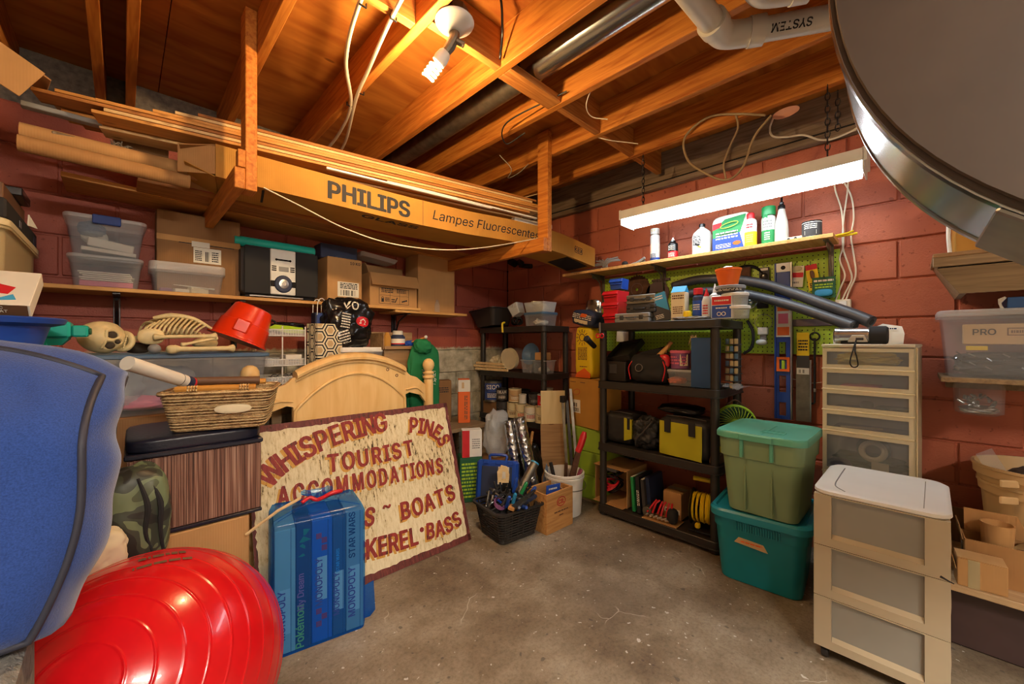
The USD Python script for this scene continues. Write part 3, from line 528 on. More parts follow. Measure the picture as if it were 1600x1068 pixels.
part(t, "weight_mark", text("10 KG", .018, .0006, loc=(.07, -.0003, .268)), "ink"); part(t, "barcode_label", plate(.145, .10, .0008, 0, .022, .045), "paper"); part(t, "barcode", cat(lines(.12, .042, 4, 9, -.0009, x0=-.035, z0=.098), bars(.10, .036, 18, 5, -.0009, x0=-.03, z0=.054)), "ink")
solo("navy_box", "dark navy box on top of the narrow carton on the left shelf", "box", cb(-.13, .12, 0, .13, 0, .10, .004), "gloss_navy", (1.08, 2.80, ZS + .3065))
t = carton_box("cardboard_box", "brown carton with open top flap and printed safety pictograms on the left shelf", .38, .235, .235, (1.447, 2.722, ZS + .0005), 0, "carton_light", open_=True)
part(t, "front_flap", T(cb(-.19, .19, 0, .004, -.10, .0, .001), (0, -.002, .237), rx=-24), "carton_light", smooth=False); part(t, "side_flap", T(cb(0, .004, 0, .2, 0, .07, .001), (-.19, .02, .236), ry=-20), "carton_inside", smooth=False)
part(t, "back_flap", T(cb(-.185, .185, 0, .004, 0, .09, .001), (0, .225, .237), rx=8), "carton_inside", smooth=False)
pg = cat(prism(ring_poly(.155, .072, .0016), .0005, -.0006), lines(.06, .022, 3, 4, -.0002, x0=-.066, z0=.05), lines(.05, .02, 3, 6, -.0002, x0=.012, z0=.052), plate(.0012, .07, .0005, -.0001, -.022, .001), plate(.0012, .07, .0005, -.0001, .028, .001), plate(.15, .0012, .0005, -.0001, 0, .038),
           cb(-.066, -.054, -.0006, -.0001, .008, .024, .0002), prism(Polygon(circ(.006, 0, 14)[:, :2]).difference(Polygon(circ(.004, 0, 14)[:, :2])), .0005, -.0006).apply_translation([-.06, 0, .026]), T(plate(.004, .026), (.004, 0, .008), ry=25), T(plate(.03, .006), (.054, 0, .014), ry=-15), lines(.022, .02, 3, 8, -.0002, x0=-.048, z0=.01), lines(.02, .02, 2, 12, -.0002, x0=-.016, z0=.006))
part(t, "pictogram_print", T(pg, (.0, 0, .018), s=(1.55, 1, 1.6)), "ink")
solo("plastic_tray", "clear shallow plastic tray lying tilted on the open carton", "tray", loft([rr(.26, .16, .02, 3, 0), rr(.29, .19, .02, 3, .028), rr(.285, .185, .02, 3, .028), rr(.255, .155, .02, 3, .003)]), "clear_haze", (1.36, 2.86, ZS + .345), 0, ry=6)
carton_box("cardboard_box", "tall plain brown cardboard box at the right end of the left shelf", .355, .20, .50, (1.852, 2.765, ZS - .0195), 0, "carton_light", tape=False)
t = thing("glass_bottle", "tiny clear glass bottle at the right end of the left shelf", "bottle", (1.835, 2.74, ZS - .0195))
part(t, "body", lathe([(.02, 0), (.022, .002), (.022, .06), (.012, .085), (.012, .10)], 16), "clear_plastic", smooth=40)
# ---------------------------------------------------------------- pegboard and the shelf over it
plain("peg_green", "#a5c438", .45, var=.06, scale=4); plain("green_paint", "#8fae34", .5, var=.15, scale=8); plain("batten_brown", "#5d4a4a", .7, var=.2)
PB = dict(y0=.297, y1=1.84, z0=1.127, z1=1.722, x=2.862)
t = thing("pegboard", "lime green pegboard fixed to the block wall under the shelf", "pegboard", (0, 0, 0))
part(t, "panel", cb(PB["x"], 2.868, PB["y0"], PB["y1"], PB["z0"], PB["z1"], .001), "peg_green", smooth=False)
hx = [T(loft([circ(.0036, 0, 6), circ(.0036, .0004, 6)], False, True), ry=-90)]
v0, f0 = hx[0].vertices, hx[0].faces; ys = np.arange(PB["y0"] + .02, PB["y1"] - .01, .0254); zs = np.arange(PB["z0"] + .015, PB["z1"] - .01, .0254)
off = np.array([[PB["x"] - .0003, y, z] for y in ys for z in zs])
part(t, "peg_hole", trimesh.Trimesh((v0[None] + off[:, None]).reshape(-1, 3), (f0[None] + (np.arange(len(off)) * len(v0))[:, None, None]).reshape(-1, 3), process=False), "black_matte", smooth=False, kind="stuff")
for y in (.36, 1.05, 1.78): part(t, "furring_strip", cb(2.8685, 2.879, y - .02, y + .02, PB["z0"] + .01, PB["z1"] - .01, .001), "wood_old")
t = thing("batten", "dark brown wooden batten screwed across the lower right of the pegboard", "batten", (0, 0, 0))
part(t, "rail", cb(2.845, 2.8615, .262, .55, 1.292, 1.334, .002), "batten_brown"); part(t, "stile", cb(2.845, 2.8615, .512, .551, 1.128, 1.2915, .002), "batten_brown")
part(t, "screw", T(cyl(.004, .002, 10), (2.8445, .535, 1.312), ry=-90), "steel")
ZT = 1.767
t = thing("wall_shelf", "pine shelf above the pegboard loaded with cans and bottles", "shelf", (0, 0, 0))
part(t, "board", cb(2.63, 2.856, .30, 2.075, ZT - .021, ZT, .002), "wood_shelf", smooth=False)
for y in (.335, 1.30, 1.82):
    part(t, "bracket", cat(cb(2.66, 2.858, y - .012, y + .012, ZT - .028, ZT - .0215, .001), cb(2.848, 2.8585, y - .012, y + .012, ZT - .29, ZT - .028, .001), cb(2.69, 2.85, y - .002, y + .002, ZT - .06, ZT - .028, .0005), tube([[2.70, y, ZT - .03], [2.80, y, ZT - .08], [2.85, y, ZT - .24]], .006, 6)), "galv_dull")
def W(y, x=2.735, z=ZT + .0004): return (x, y, z)
def can(name, label, cat_, loc, prof_body, body, bands=(), cap=None, capm=None, rz=-90., n=24, print_=None):
    t = thing(name, label, cat_, loc, rz)
    part(t, "body", lathe(prof_body, n), body, smooth=40)
    for r, z0, z1, mt in bands: part(t, "label_band", loft([circ(r, z0, n), circ(r, z1, n)], False, False), mt, smooth=40)
    if cap is not None: part(t, "cap", lathe(cap, n), capm, smooth=40)
    if print_:
        for m, mt in print_: part(t, "label_print", m, mt, smooth=False)
    return t
def curved(m, r):
    """wraps flat lettering round a can of radius r facing -y"""
    v = m.vertices.copy(); a = v[:, 0] / r; q = r - v[:, 1]
    m = m.copy(); m.vertices = np.stack([q * np.sin(a), -q * np.cos(a), v[:, 2]], 1); return m
def wline(w, h, n, seed, r, z0): return curved(lines(w, h, n, seed, -.0004, .0003, x0=-w / 2, z0=z0), r)
aer = lambda r, h: [(r * .92, 0), (r, .004), (r, h - .03), (r * .9, h - .018), (r * .6, h - .010), (r * .55, h)]
can("spray_can", "tall white spray can with an orange picture on the shelf above the pegboard", "spray can", W(1.315), aer(.033, .215), "white_gloss", [(.0334, .06, .135, "paper"), (.0336, .02, .035, "print_blue")], [(.031, .205), (.0315, .208), (.0315, .242), (.029, .245)], "white_gloss", print_=[(curved(plate(.045, .06, .0004, -.0006, 0, .075), .0334), "print_orange"), (wline(.04, .05, 5, 3, .0338, .015), "print_navy"), (curved(plate(.02, .014, .0004, 0, 0, .222), .0318), "print_yellow")])
can("spray_can", "short black and red aerosol can with a white nozzle on the shelf above the pegboard", "spray can", W(1.185), aer(.0335, .135), "black_gloss", [(.0339, .012, .06, "gloss_red")], [(.014, .133), (.015, .136), (.006, .150), (.005, .158)], "white_gloss", print_=[(wline(.045, .035, 3, 8, .0342, .066), "paper"), (wline(.045, .03, 4, 18, .0344, .02), "paper")])
t = thing("jug", "white plastic jug with a black cap on the shelf above the pegboard", "jug", W(.99), -90)
part(t, "body", loft([rr(.105, .07, .02, 4, 0), rr(.112, .076, .02, 4, .004), rr(.112, .076, .02, 4, .13), rr(.10, .068, .025, 4, .155), rr(.05, .05, .02, 4, .178), rr(.032, .032, .0155, 4, .184), rr(.032, .032, .0155, 4, .195)]), "white_gloss", smooth=40)
part(t, "cap", T(cyl(.019, .02, 18), (0, 0, .19)), "black_gloss"); part(t, "label_print", cat(text("ICK", .018, .0005, loc=(-.02, -.0385, .115)), lines(.05, .04, 4, 2, -.0385, x0=-.045, z0=.07), T(plate(.03, .014), (-.02, -.0385, .065), ry=20)), "ink"); part(t, "yellow_mark", T(plate(.022, .008), (-.005, -.0388, .052), ry=25), "print_yellow")
t = thing("pouch", "standing pouch printed green and blue with red corner on the shelf above the pegboard", "pouch", W(.816), -94)
v = blob(.215, .06, .235, .35, 3); pm = v.vertices; pm[:, 1] *= np.clip(1.15 - pm[:, 2] / .25, .08, 1.2); pm[:, 0] *= 1 - .06 * np.cos(pm[:, 2] / .235 * 3.1)
part(t, "film", v, "paper", smooth=True)
fr = lambda poly: prism(poly, .0008, -.0008)
part(t, "front_print", T(fr([(-.10, 0), (.085, 0), (.06, .10), (-.10, .085)]), (0, -.0305, .008)), "print_blue"); part(t, "front_print", T(fr([(-.10, .08), (.06, .10), (.09, .21), (-.03, .20), (-.105, .14)]), (0, -.028, .008), rx=-4), "print_green"); part(t, "front_print", T(fr([(-.105, .14), (-.05, .155), (-.05, .185), (-.105, .18)]), (0, -.0285, .008), rx=-4), "print_red")
el = Polygon([(.055 * math.cos(a), .017 * math.sin(a)) for a in np.linspace(0, 6.28, 24)]); part(t, "oval_print", T(fr(el.difference(Polygon([(.05 * math.cos(a), .012 * math.sin(a)) for a in np.linspace(0, 6.28, 24)]))), (0, -.0295, .165), ry=-8), "print_lime")
part(t, "label_print", T(cat(lines(.13, .05, 3, 5, 0, x0=-.08, z0=.07), lines(.09, .03, 3, 7, 0, x0=-.08, z0=.015)), (0, -.0320, .008)), "paper"); part(t, "picture_spot", T(fr(Polygon(circ(.018, 0, 14)[:, :2])), (.045, -.0315, .045), s=(1.3, 1, .7)), "print_orange")
can("spray_bottle", "white and yellow aerosol with a red cap on the shelf above the pegboard", "spray can", W(.702, 2.72), [(.031, 0), (.033, .003), (.033, .15), (.031, .165), (.022, .176), (.02, .178)], "white_gloss", [(.0334, .006, .095, "print_yellow")], [(.02, .172), (.0215, .175), (.0215, .205), (.017, .213)], "gloss_red", print_=[(wline(.04, .05, 4, 2, .0338, .03), "print_tan"), (wline(.035, .03, 2, 4, .0334, .115), "print_red")])
can("spray_can", "tall green-capped aerosol can on the shelf above the pegboard", "spray can", W(.612), aer(.0365, .19), "white_metal", [(.0369, .006, .09, "print_green")], [(.035, .18), (.0362, .183), (.0362, .228), (.033, .232)], "gloss_green", print_=[(curved(plate(.03, .17, .0004, 0, -.012, .01), .0369), "print_green"), (wline(.03, .05, 4, 12, .0374, .03), "paper"), (wline(.05, .05, 3, 2, .0369, .10), "print_grey")])
can("squeeze_bottle", "grey squeeze bottle with a black nozzle at the right of the shelf above the pegboard", "bottle", W(.545, 2.725), [(.032, 0), (.035, .004), (.034, .08), (.030, .13), (.022, .165), (.016, .20), (.016, .205)], "pvc", (), [(.018, .2), (.019, .203), (.017, .222), (.010, .228), (.012, .238), (.006, .245), (.005, .268)], "black_gloss")
t = thing("small_can", "small round dark-labelled tin at the right end of the shelf above the pegboard", "tin", W(.40, 2.70), -90)
part(t, "body", lathe([(.043, 0), (.045, .002), (.045, .086), (.043, .088)], 28), "white_metal", smooth=40); part(t, "label_band", loft([circ(.0453, .006, 28), circ(.0453, .080, 28)], False, False), "charcoal", smooth=40); part(t, "label_print", cat(wline(.06, .03, 3, 3, .0456, .045), curved(plate(.055, .022, .0003, 0, 0, .016), .0456)), "paper", smooth=False); part(t, "lid", lathe([(.0455, .084), (.046, .086), (.046, .09), (.043, .091)], 28), "black_gloss", smooth=40)
t = thing("tape_box", "little cream box with two dark holes lying on the shelf above the pegboard", "box", W(.485, 2.68), -94)
part(t, "box_body", cb(-.045, .045, 0, .05, 0, .022, .002), "paper_cream"); part(t, "hole", cat(*[T(cyl(.007, .001, 12), (x, -.0002, .011), rx=90) for x in (-.018, .014)]), "ink")
solo("yellow_strap", "yellow plastic strap sticking out of the right end of the shelf above the pegboard", "strap", cat(tube([[2.78, .33, ZT + .008], [2.80, .27, ZT + .012], [2.81, .22, ZT + .016]], .007, 8), tube([[2.76, .33, ZT + .008], [2.79, .26, ZT + .02], [2.80, .235, ZT + .03]], .005, 8)), "gloss_yellow")
g = random.Random(11)
t = thing("cord_bundle", "bundle of grey cords and ties lying on the left of the shelf above the pegboard", "cords", (2.72, 1.72, ZT + .004))
for k in range(13):
    a = math.radians(-50 + k * 9); L = g.uniform(.12, .18)
    part(t, "cord", tube([[0, .02 * math.cos(k), .01 + .002 * k], [L * .4 * math.sin(a) * .4, L * .5 * math.sin(a), .025 + L * .28 * abs(math.cos(a))], [.02, L * math.sin(a) * 1.1, .012 + L * .5 * abs(math.cos(a))]], .006, 6, smooth=4), "print_grey")
solo("metal_rod", "thin grey metal rod lying along the left end of the shelf above the pegboard", "rod", cb(-.007, .007, -.15, .15, 0, .012, .003), "galvanised", (2.665, 1.86, ZT + .0005))
solo("rubber_stopper", "round black rubber knob beside the grey cords on the shelf", "knob", blob(.045, .045, .04, .9, 2), "black_matte", (2.70, 1.535, ZT + .0005))
solo("grey_strip", "crumpled grey plastic strips next to the tall white spray can", "strip", cat(tube([[0, 0, .008], [0, -.06, .02], [0, -.11, .045]], .009, 6), tube([[.03, .01, .008], [.02, -.07, .018], [.02, -.10, .03]], .008, 6)), "print_grey", (2.71, 1.49, ZT + .001))
solo("dark_pipe_end", "pair of black pipe ends fixed to the wall under the lumber rack corner", "pipe", cat(T(lathe([(.03, 0), (.036, .003), (.036, .08), (.025, .082)], 16), (0, 0, 0), ry=-75), T(lathe([(.026, 0), (.03, .003), (.03, .05), (.022, .052)], 16), (.0, -.09, -.01), ry=-75), tube([[.0, -.06, -.02], [.02, -.20, -.045]], .022, 10)), "black_gloss", at(808, 413, x=2.86) + [-.02, 0, 0])

# things hanging on the pegboard (x is the face, hooks behind)
def hung(name, label, cat_, px, py, w, h, parts, x=2.846, tilt=0., hook=True, d=.012):
    p = at(px, py, x=x); t = thing(name, label, cat_, (x, p[1], p[2]), -90, ry=0)
    for nm, m, mt in parts: part(t, nm, T(m, ry=tilt), mt)
    if hook: part(t, "peg_hook", T(tube([[0, .0155, h / 2 + .02], [0, -.004, h / 2 + .012], [0, -.006, h / 2 - .004]], .0018, 6), ry=tilt), "dark_steel")
    return t
def cardpack(w, h, back, items):
    return [("card", cb(-w / 2, w / 2, 0, .003, -h / 2, h / 2, .001), back)] + [("print" if q[1][0] == "p" else "blister", q[0], q[1]) for q in items]
hung("circular_saw_disc", "dark round saw blade hanging on the pegboard behind the grey organiser boxes", "saw blade", 995, 452, .22, .22, [("blade", prism(Polygon([((.112 if k % 2 else .103) * math.cos(k * math.pi / 30), (.112 if k % 2 else .103) * math.sin(k * math.pi / 30)) for k in range(60)]).difference(Polygon(circ(.012, 0, 16)[:, :2])), .002), "rust"), ("washer_print", prism(Polygon(circ(.05, 0, 24)[:, :2]).difference(Polygon(circ(.045, 0, 24)[:, :2])), .0008, -.0006), "batten_brown")])
hung("circular_saw_disc", "purple-brown saw blade half hidden behind the carton on the tool rack", "saw blade", 1027, 458, .18, .18, [("blade", prism(Polygon([((.092 if k % 2 else .086) * math.cos(k * math.pi / 24), (.092 if k % 2 else .086) * math.sin(k * math.pi / 24)) for k in range(48)]).difference(Polygon(circ(.012, 0, 16)[:, :2])), .002), "batten_brown")])
hung("metal_bracket", "long dark bracket hanging flat on the pegboard above the saw blades", "bracket", 1032, 437, .14, .02, [("bar", cb(-.07, .07, 0, .008, -.009, .009, .002), "batten_brown")])
hung("pouch_pack", "small dark retail pack hanging left of the blue spirit level", "pack", 1194, 430, .055, .10, cardpack(.055, .10, "print_charcoal" if "print_charcoal" in MATS else "charcoal", [(T(blob(.04, .014, .05, .8, 2), (0, -.003, -.035)), "black_gloss"), (plate(.04, .015, .0005, -.0002, 0, .03), "paper")]))
hung("clamp_tool", "black bow-shaped clamp tool hanging on the pegboard behind the orange pot", "clamp", 1165, 424, .1, .1, [("arm", tube([[-.10, .004, .005], [-.05, .002, .025], [.0, .002, .032], [.05, .002, .022], [.085, .002, -.01], [.10, .002, -.03]], [.004, .009, .012, .01, .006, .003], 8, smooth=4), "black_gloss"), ("jaw", cb(-.03, .03, -.01, .012, -.05, .03, .006), "rust")])
hung("retail_pack", "white retail pack with a red band hanging right of the spirit level top", "pack", 1241, 432, .10, .125, cardpack(.09, .125, "paper", [(plate(.086, .028, .0006, -.0002, 0, -.005), "print_red"), (plate(.086, .035, .0006, -.0002, 0, .022), "paper_cream"), (text("Buster", .012, .0006, loc=(0, -.0006, -.04), bold=False, shear=.3) if False else lines(.05, .02, 1, 3, -.0003, x0=-.025, z0=-.045), "print_grey"), (T(blob(.07, .018, .03, .7, 2), (0, -.004, .03)), "clear_amber")]), tilt=4)
hung("retail_pack", "long yellow retail card hanging tilted right of the white pack", "pack", 1270, 433, .06, .15, cardpack(.055, .15, "print_yellow", [(plate(.055, .03, .0006, -.0002, 0, .045), "print_red"), (T(blob(.02, .016, .05, .7, 2), (0, -.004, -.01)), "print_brown"), (lines(.04, .03, 3, 9, -.0003, x0=-.02, z0=-.06), "ink")]), tilt=-8)
hung("retail_pack", "dark green retail pack with blue print hanging in front of the yellow card", "pack", 1287, 449, .105, .11, cardpack(.105, .12, "print_darkgreen", [(lines(.09, .02, 1, 5, -.0003, x0=-.045, z0=.03), "paper"), (T(blob(.08, .02, .04, .6, 2), (0, -.006, -.05)), "print_cyan"), (lines(.08, .03, 2, 6, -.0003, x0=-.04, z0=-.005), "print_lime")]), x=2.832)
hung("retail_pack", "yellow card pack showing just below the grey hoses at the right", "pack", 1280, 495, .07, .06, cardpack(.07, .05, "print_yellow", [(plate(.03, .02, .0006, -.0002, .015, -.005), "print_darkgreen")]))
hung("small_parts_bag", "small clear bag of white parts hanging just below the grey hoses", "bag", 1255, 484, .07, .04, [("film", T(blob(.075, .016, .045, .6, 2, .15, 8), (0, -.004, -.02)), "clear_haze")])
hung("mesh_ball", "round metal tea-ball of shiny wire hanging beside the plastic tubs", "wire ball", 1173, 472, .08, .08, [("wire_ring", cat(*[T(tube(circ(.042, 0, 24), .0022, 6, closed=True), (0, -.02, 0), rx=rx, rz=rz) for rx, rz in ((0, 0), (60, 0), (120, 0), (90, 0), (90, 60), (90, 120))]), "steel"), ("core", T(blob(.05, .05, .05, 1, 2), (0, -.02, -.025)), "galvanised_bright")], x=2.84)
hung("black_case", "small black case hanging on the pegboard left of the level, under the hoses", "case", 1192, 473, .05, .06, [("case_body", cb(-.03, .03, -.02, .01, -.035, .03, .004), "black_gloss"), ("flap", cb(-.03, .03, -.024, -.0205, .0, .03, .002), "charcoal")])
hung("wire_ring", "thin ring of pale wire hanging on the pegboard left of the level", "wire", 1193, 503, .08, .08, [("ring", T(tube(circ(.048, 0, 28), .0018, 6, closed=True), rx=90), "steel")])
hung("clip_lamp", "small white and grey clip bracket hanging under the wire ring", "bracket", 1193, 520, .05, .1, [("block", cb(-.026, .026, -.03, .012, -.01, .035, .004), "white_gloss"), ("arm", cb(-.016, .016, -.02, .01, -.045, -.0105, .004), "print_grey"), ("foot", T(blob(.06, .05, .035, .8, 2), (-.008, -.012, -.075)), "white_metal")])
hung("cable_coil", "black hose curve hanging behind the right post of the tool rack", "hose", 1168, 530, .1, .1, [("hose", tube([[.0, 0, .12], [.03, -.01, .06], [.035, -.01, 0], [.02, -.01, -.06], [-.02, -.005, -.09]], .009, 8, smooth=5), "black_matte")], hook=False)
hung("pliers", "small black wire loop hanging on the pegboard below the saw blade", "pliers", 960, 512, .1, .1, [("handle", tube([[-.03, 0, .09], [-.01, -.004, .03], [.03, -.004, -.03], [.06, -.004, -.06]], .005, 6, smooth=4), "rust")])
# spirit level
p0 = at(1214, 412, x=2.83); p1 = at(1208, 652, x=2.83)
t = thing("spirit_level", "long blue spirit level hanging upright on the right of the pegboard", "level", (2.81, .555, p1[2]), -90)
Lh = p0[2] - p1[2]
w2 = .040
slots = [(.02, .10), (.16, .26), (.37, .46)]
body = Polygon([(-w2, 0), (w2, 0), (w2, Lh), (-w2, Lh)])
for a, b in slots: body = body.difference(Polygon([(-w2 * .55, a), (w2 * .35, a), (w2 * .35, b), (-w2 * .55, b)]))
plain("level_blue", "#1c3f88", .4); part(t, "web", prism(body, .012, .008), "level_blue", smooth=False)
for s in (-1, 1): part(t, "flange", cb(s * w2 - .004, s * w2 + .004, 0, .026, 0, Lh, .001), "steel" if s > 0 else "level_blue")
part(t, "vial_frame", T(prism(ring_poly(.066, .085, .014), .022, 0), (0, 0, .285)), "gloss_orange"); part(t, "vial", T(cyl(.010, .05, 12), (0, .010, .30)), "gloss_lime")
part(t, "top_cap", cb(-w2, w2, .004, .0078, Lh - .055, Lh - .002, .001), "white_metal"); part(t, "hang_hole", T(cyl(.012, .002, 16), (0, .004, Lh - .03), rx=90), "black_matte")
part(t, "label", cb(-w2 + .004, w2 - .004, .005, .0078, .49, .70, .0005), "paper"); part(t, "label_print", plate(.06, .05, .0005, .0048, 0, .50), "print_orange"); part(t, "label_print", plate(.06, .025, .0005, .0048, 0, .645), "print_orange"); part(t, "label_print", cat(plate(.05, .06, .0005, .0048, 0, .57)), "print_pink")
part(t, "label_print", cat(plate(.062, .035, .0005, .0048, 0, .672)), "print_navy")
t = thing("steel_square", "grey steel straightedge with yellow and black paper label hanging right of the level", "straightedge", (2.842, .463, at(1228, 655, x=2.84)[2]), -90)
part(t, "blade", cb(-.034, .034, 0, .003, 0, .36, .0005), "galv_dull", smooth=False); part(t, "edge", cb(.034, .040, -.004, .004, 0, .36, .0005), "steel", smooth=False)
part(t, "yellow_label", cb(-.028, .028, -.002, -.0003, .385, .50, .0005), "print_yellow"); part(t, "black_label", cb(-.03, .03, -.002, -.0003, .315, .3845, .0005), "charcoal"); part(t, "white_label", cb(-.03, .03, -.0035, -.0021, .275, .312, .0005), "paper")
part(t, "label_print", cat(lines(.045, .07, 4, 3, -.0021, x0=-.022, z0=.41), bars(.04, .02, 12, 4, -.0036, x0=-.02, z0=.283)), "ink"); part(t, "backing", cb(-.03, .03, -.0003, .0001, .3601, .52, .0001), "print_yellow")
hk = at(1273, 520, x=2.85); hb = at(1273, 631, x=2.85); hl = at(1244, 629, x=2.85)
t = thing("hook_rod", "black iron rod with a ring top and bent foot hanging on the block wall", "hook", (0, 0, 0))
part(t, "rod", tube([hk + [0, 0, -.03], hb + [0, 0, .012], hb + [0, .006, .003], hl], .0055, 8), "black_matte"); part(t, "ring", T(tube(circ(.022, 0, 20), .0045, 8, closed=True), hk + [0, .0, -.02], ry=90), "black_matte"); part(t, "peg_hook", tube([hk + [.012, 0, .03], hk + [-.004, 0, .02], hk + [-.006, 0, 0]], .002, 6), "dark_steel"); part(t, "collar", T(cyl(.008, .02, 10), hb + [0, 0, .07]), "steel")
cable("bent_wire", "thin bent wire running along the block wall under the pegboard", [at(1222, 590, x=2.86), at(1240, 592, x=2.86), at(1262, 598, x=2.86), at(1284, 597, x=2.86)], .002, "cable_white")
# foam pipe lagging
def hose(label, pts, r=.030):
    t = thing("foam_hose", label, "hose"); q = [at(x, y, x=X) for x, y, X in pts]
    part(t, "tube", tube(q, r, 16, smooth=8), "hose_black", smooth=True); part(t, "bore", T(tube([q[-1] - (q[-1] - q[-2]) * .01, q[-1] + (q[-1] - q[-2]) / np.linalg.norm(q[-1] - q[-2]) * .001], r * .5, 12)), "black_matte")
plain("hose_black", "#3c3d42", .42, var=.12, scale=20)
hose("upper of two long black foam pipe hoses arching across the pegboard", [(1052, 447, 2.79), (1090, 437, 2.78), (1140, 436, 2.77), (1190, 443, 2.76), (1240, 458, 2.74), (1290, 476, 2.70), (1335, 492, 2.66), (1362, 503, 2.63)])
hose("lower of two long black foam pipe hoses arching across the pegboard", [(1058, 464, 2.79), (1100, 455, 2.77), (1150, 457, 2.75), (1200, 467, 2.73), (1250, 481, 2.70), (1300, 498, 2.66), (1336, 510, 2.62)], .028)
# ---------------------------------------------------------------- plastic racks
def rack(name, label, w, d, loc, rz, levels):
    t = thing(name, label, "shelving rack", loc, rz)
    for z in levels:
        part(t, "shelf", T(loft([rr(w - .01, d - .01, .03, 4, z - .048), rr(w, d, .034, 4, z - .044), rr(w, d, .034, 4, z - .003), rr(w - .006, d - .006, .032, 4, z), rr(w - .05, d - .05, .02, 4, z), rr(w - .056, d - .056, .02, 4, z - .006)]), (0, d / 2, 0)), "black_plastic")
        part(t, "shelf_lip", T(loft([rr(w + .006, d + .006, .035, 4, z - .050), rr(w + .008, d + .008, .036, 4, z - .047), rr(w + .008, d + .008, .036, 4, z - .043), rr(w + .001, d + .001, .035, 4, z - .041)], False, False), (0, d / 2, 0)), "black_plastic")
    for sx in (-1, 1):
        for y in (.033, d - .033):
            part(t, "post", lathe([(.02, 0), (.024, .004), (.024, levels[0] - .049), (.02, levels[0] - .045)], 16).apply_translation([sx * (w / 2 - .033), y, 0]), "black_plastic")
    return t
TX, TY = 2.37, 1.1665
rack("tool_rack", "black plastic four-shelf rack of tools standing in front of the pegboard", .80, .46, (TX, TY, 0), -90, (1.33, .93, .50, .075))
SX, SY = 2.447, 2.535
rack("paint_rack", "narrow black plastic rack of paint cans in the far corner of the room", .837, .355, (SX, SY, 0), -90, (1.335, .935, .53, .10))
def on(px, x, z): p = at(px, 500, x=x); return (x, p[1], z + .0005)
Z1, Z2, Z3, Z4 = 1.33, .93, .50, .075
# top of the tool rack
def open_bin(label, loc, rz, mt, w=.11, d=.16, h=.075):
    t = thing("parts_bin", label, "bin", loc, rz)
    part(t, "tub", T(shell(w * .9, d * .9, w, d, h, .0025, .008), (0, d / 2, 0)), mt); part(t, "front_lip", T(cb(-w / 2, w / 2, -.012, 0, 0, .02, .002), (0, 0, h - .03), rx=-25), mt); part(t, "scoop", T(cb(-w * .4, w * .4, -.01, .0, 0, .006, .002), (0, -.002, h * .42)), mt)
x = 2.40
for k in range(3):
    open_bin(("red parts bin, bottom of the red stack on top of the tool rack", "red parts bin, middle of the red stack on top of the tool rack", "red plastic parts bin, top of the stack under the blue bin")[k], on(953, 2.44 + .003 * k, Z1 + .0765 * k), -90 + (-6, 4, -3)[k], "gloss_red", .125, .15)
open_bin("blue plastic parts bin tipped up on the top red bin", (2.50, on(962, 2.50, 0)[1], Z1 + .245), -84, "gloss_blue", .10, .12)
def organiser(label, loc, rz, w, d, h, mt):
    t = thing("organiser_box", label, "tool box", loc, rz)
    part(t, "base", cb(-w / 2, w / 2, 0, d, 0, h * .48, .006), mt); part(t, "lid", cb(-w / 2, w / 2, 0, d, h * .5, h, .006), mt)
    for s in (-1, 1): part(t, "latch", cb(s * w * .28 - .014, s * w * .28 + .014, -.005, 0, h * .3, h * .75, .002), "charcoal")
    part(t, "handle", tube([[-.035, -.002, h * .5], [-.03, -.018, h * .5], [.03, -.018, h * .5], [.035, -.002, h * .5]], .004, 6), "charcoal")
organiser("grey organiser case, widest and lowest of the three stacked on the tool rack", on(986, 2.405, Z1), -90, .25, .17, .062, "print_grey")
organiser("dark organiser case, middle of the three stacked on the tool rack", (2.43, on(1000, 2.43, 0)[1], Z1 + .0635), -92, .21, .15, .056, "charcoal")
organiser("clear-topped grey organiser case, top of the three stacked on the tool rack", (2.43, on(1000, 2.43, 0)[1], Z1 + .1205), -88, .20, .14, .062, "galv_dull")
t = thing("packet", "blue and black retail packet leaning against the cream carton on the tool rack", "packet", on(1037, 2.45, Z1), -80, ry=-14)
part(t, "sleeve", cb(-.05, .05, 0, .03, 0, .185, .002), "charcoal"); part(t, "label_print", prism([(-.05, .18), (.05, .185), (.05, .06), (-.02, .11)], .0008, -.001), "print_cyan"); part(t, "label_print", cat(lines(.06, .03, 2, 3, -.0011, x0=-.03, z0=.14), lines(.05, .03, 3, 5, -.0003, x0=-.04, z0=.02)), "paper")
t = thing("tall_carton", "tall cream carton with a blue gable top standing on the tool rack", "carton", on(1059, 2.43, Z1), -88)
part(t, "body", cb(-.042, .042, 0, .07, 0, .175, .002), "paper_cream"); part(t, "gable", hull([(-.042, 0, .1755), (.042, 0, .1755), (-.042, .07, .1755), (.042, .07, .1755), (-.042, .035, .215), (.042, .035, .215)]), "print_cyan")
part(t, "label_print", cat(lines(.07, .03, 2, 3, -.0002, x0=-.035, z0=.13), lines(.06, .05, 4, 4, -.0002, x0=-.03, z0=.04)), "print_brown")
can("small_tub", "small yellow and black tub beside the cream carton on the tool rack", "tub", on(1074, 2.42, Z1), [(.02, 0), (.024, .003), (.024, .045), (.018, .055)], "gloss_yellow", [(.0243, .008, .02, "print_brown")])
solo("rag", "crumpled pale rag in front of the aerosol cans on the tool rack", "rag", blob(.20, .07, .022, .8, 3, .4, 7, 5, .0), "paper_sky" if "paper_sky" in MATS else "print_grey", on(1080, 2.425, Z1), -80, smooth=True)
can("spray_can", "blue aerosol can with a red cap standing on the tool rack", "spray can", on(1091, 2.50, Z1), aer(.032, .165), "print_navy", [(.0324, .03, .12, "gloss_blue")], [(.024, .155), (.027, .158), (.027, .192), (.022, .196)], "gloss_red", print_=[(wline(.04, .04, 3, 3, .0328, .06), "paper")])
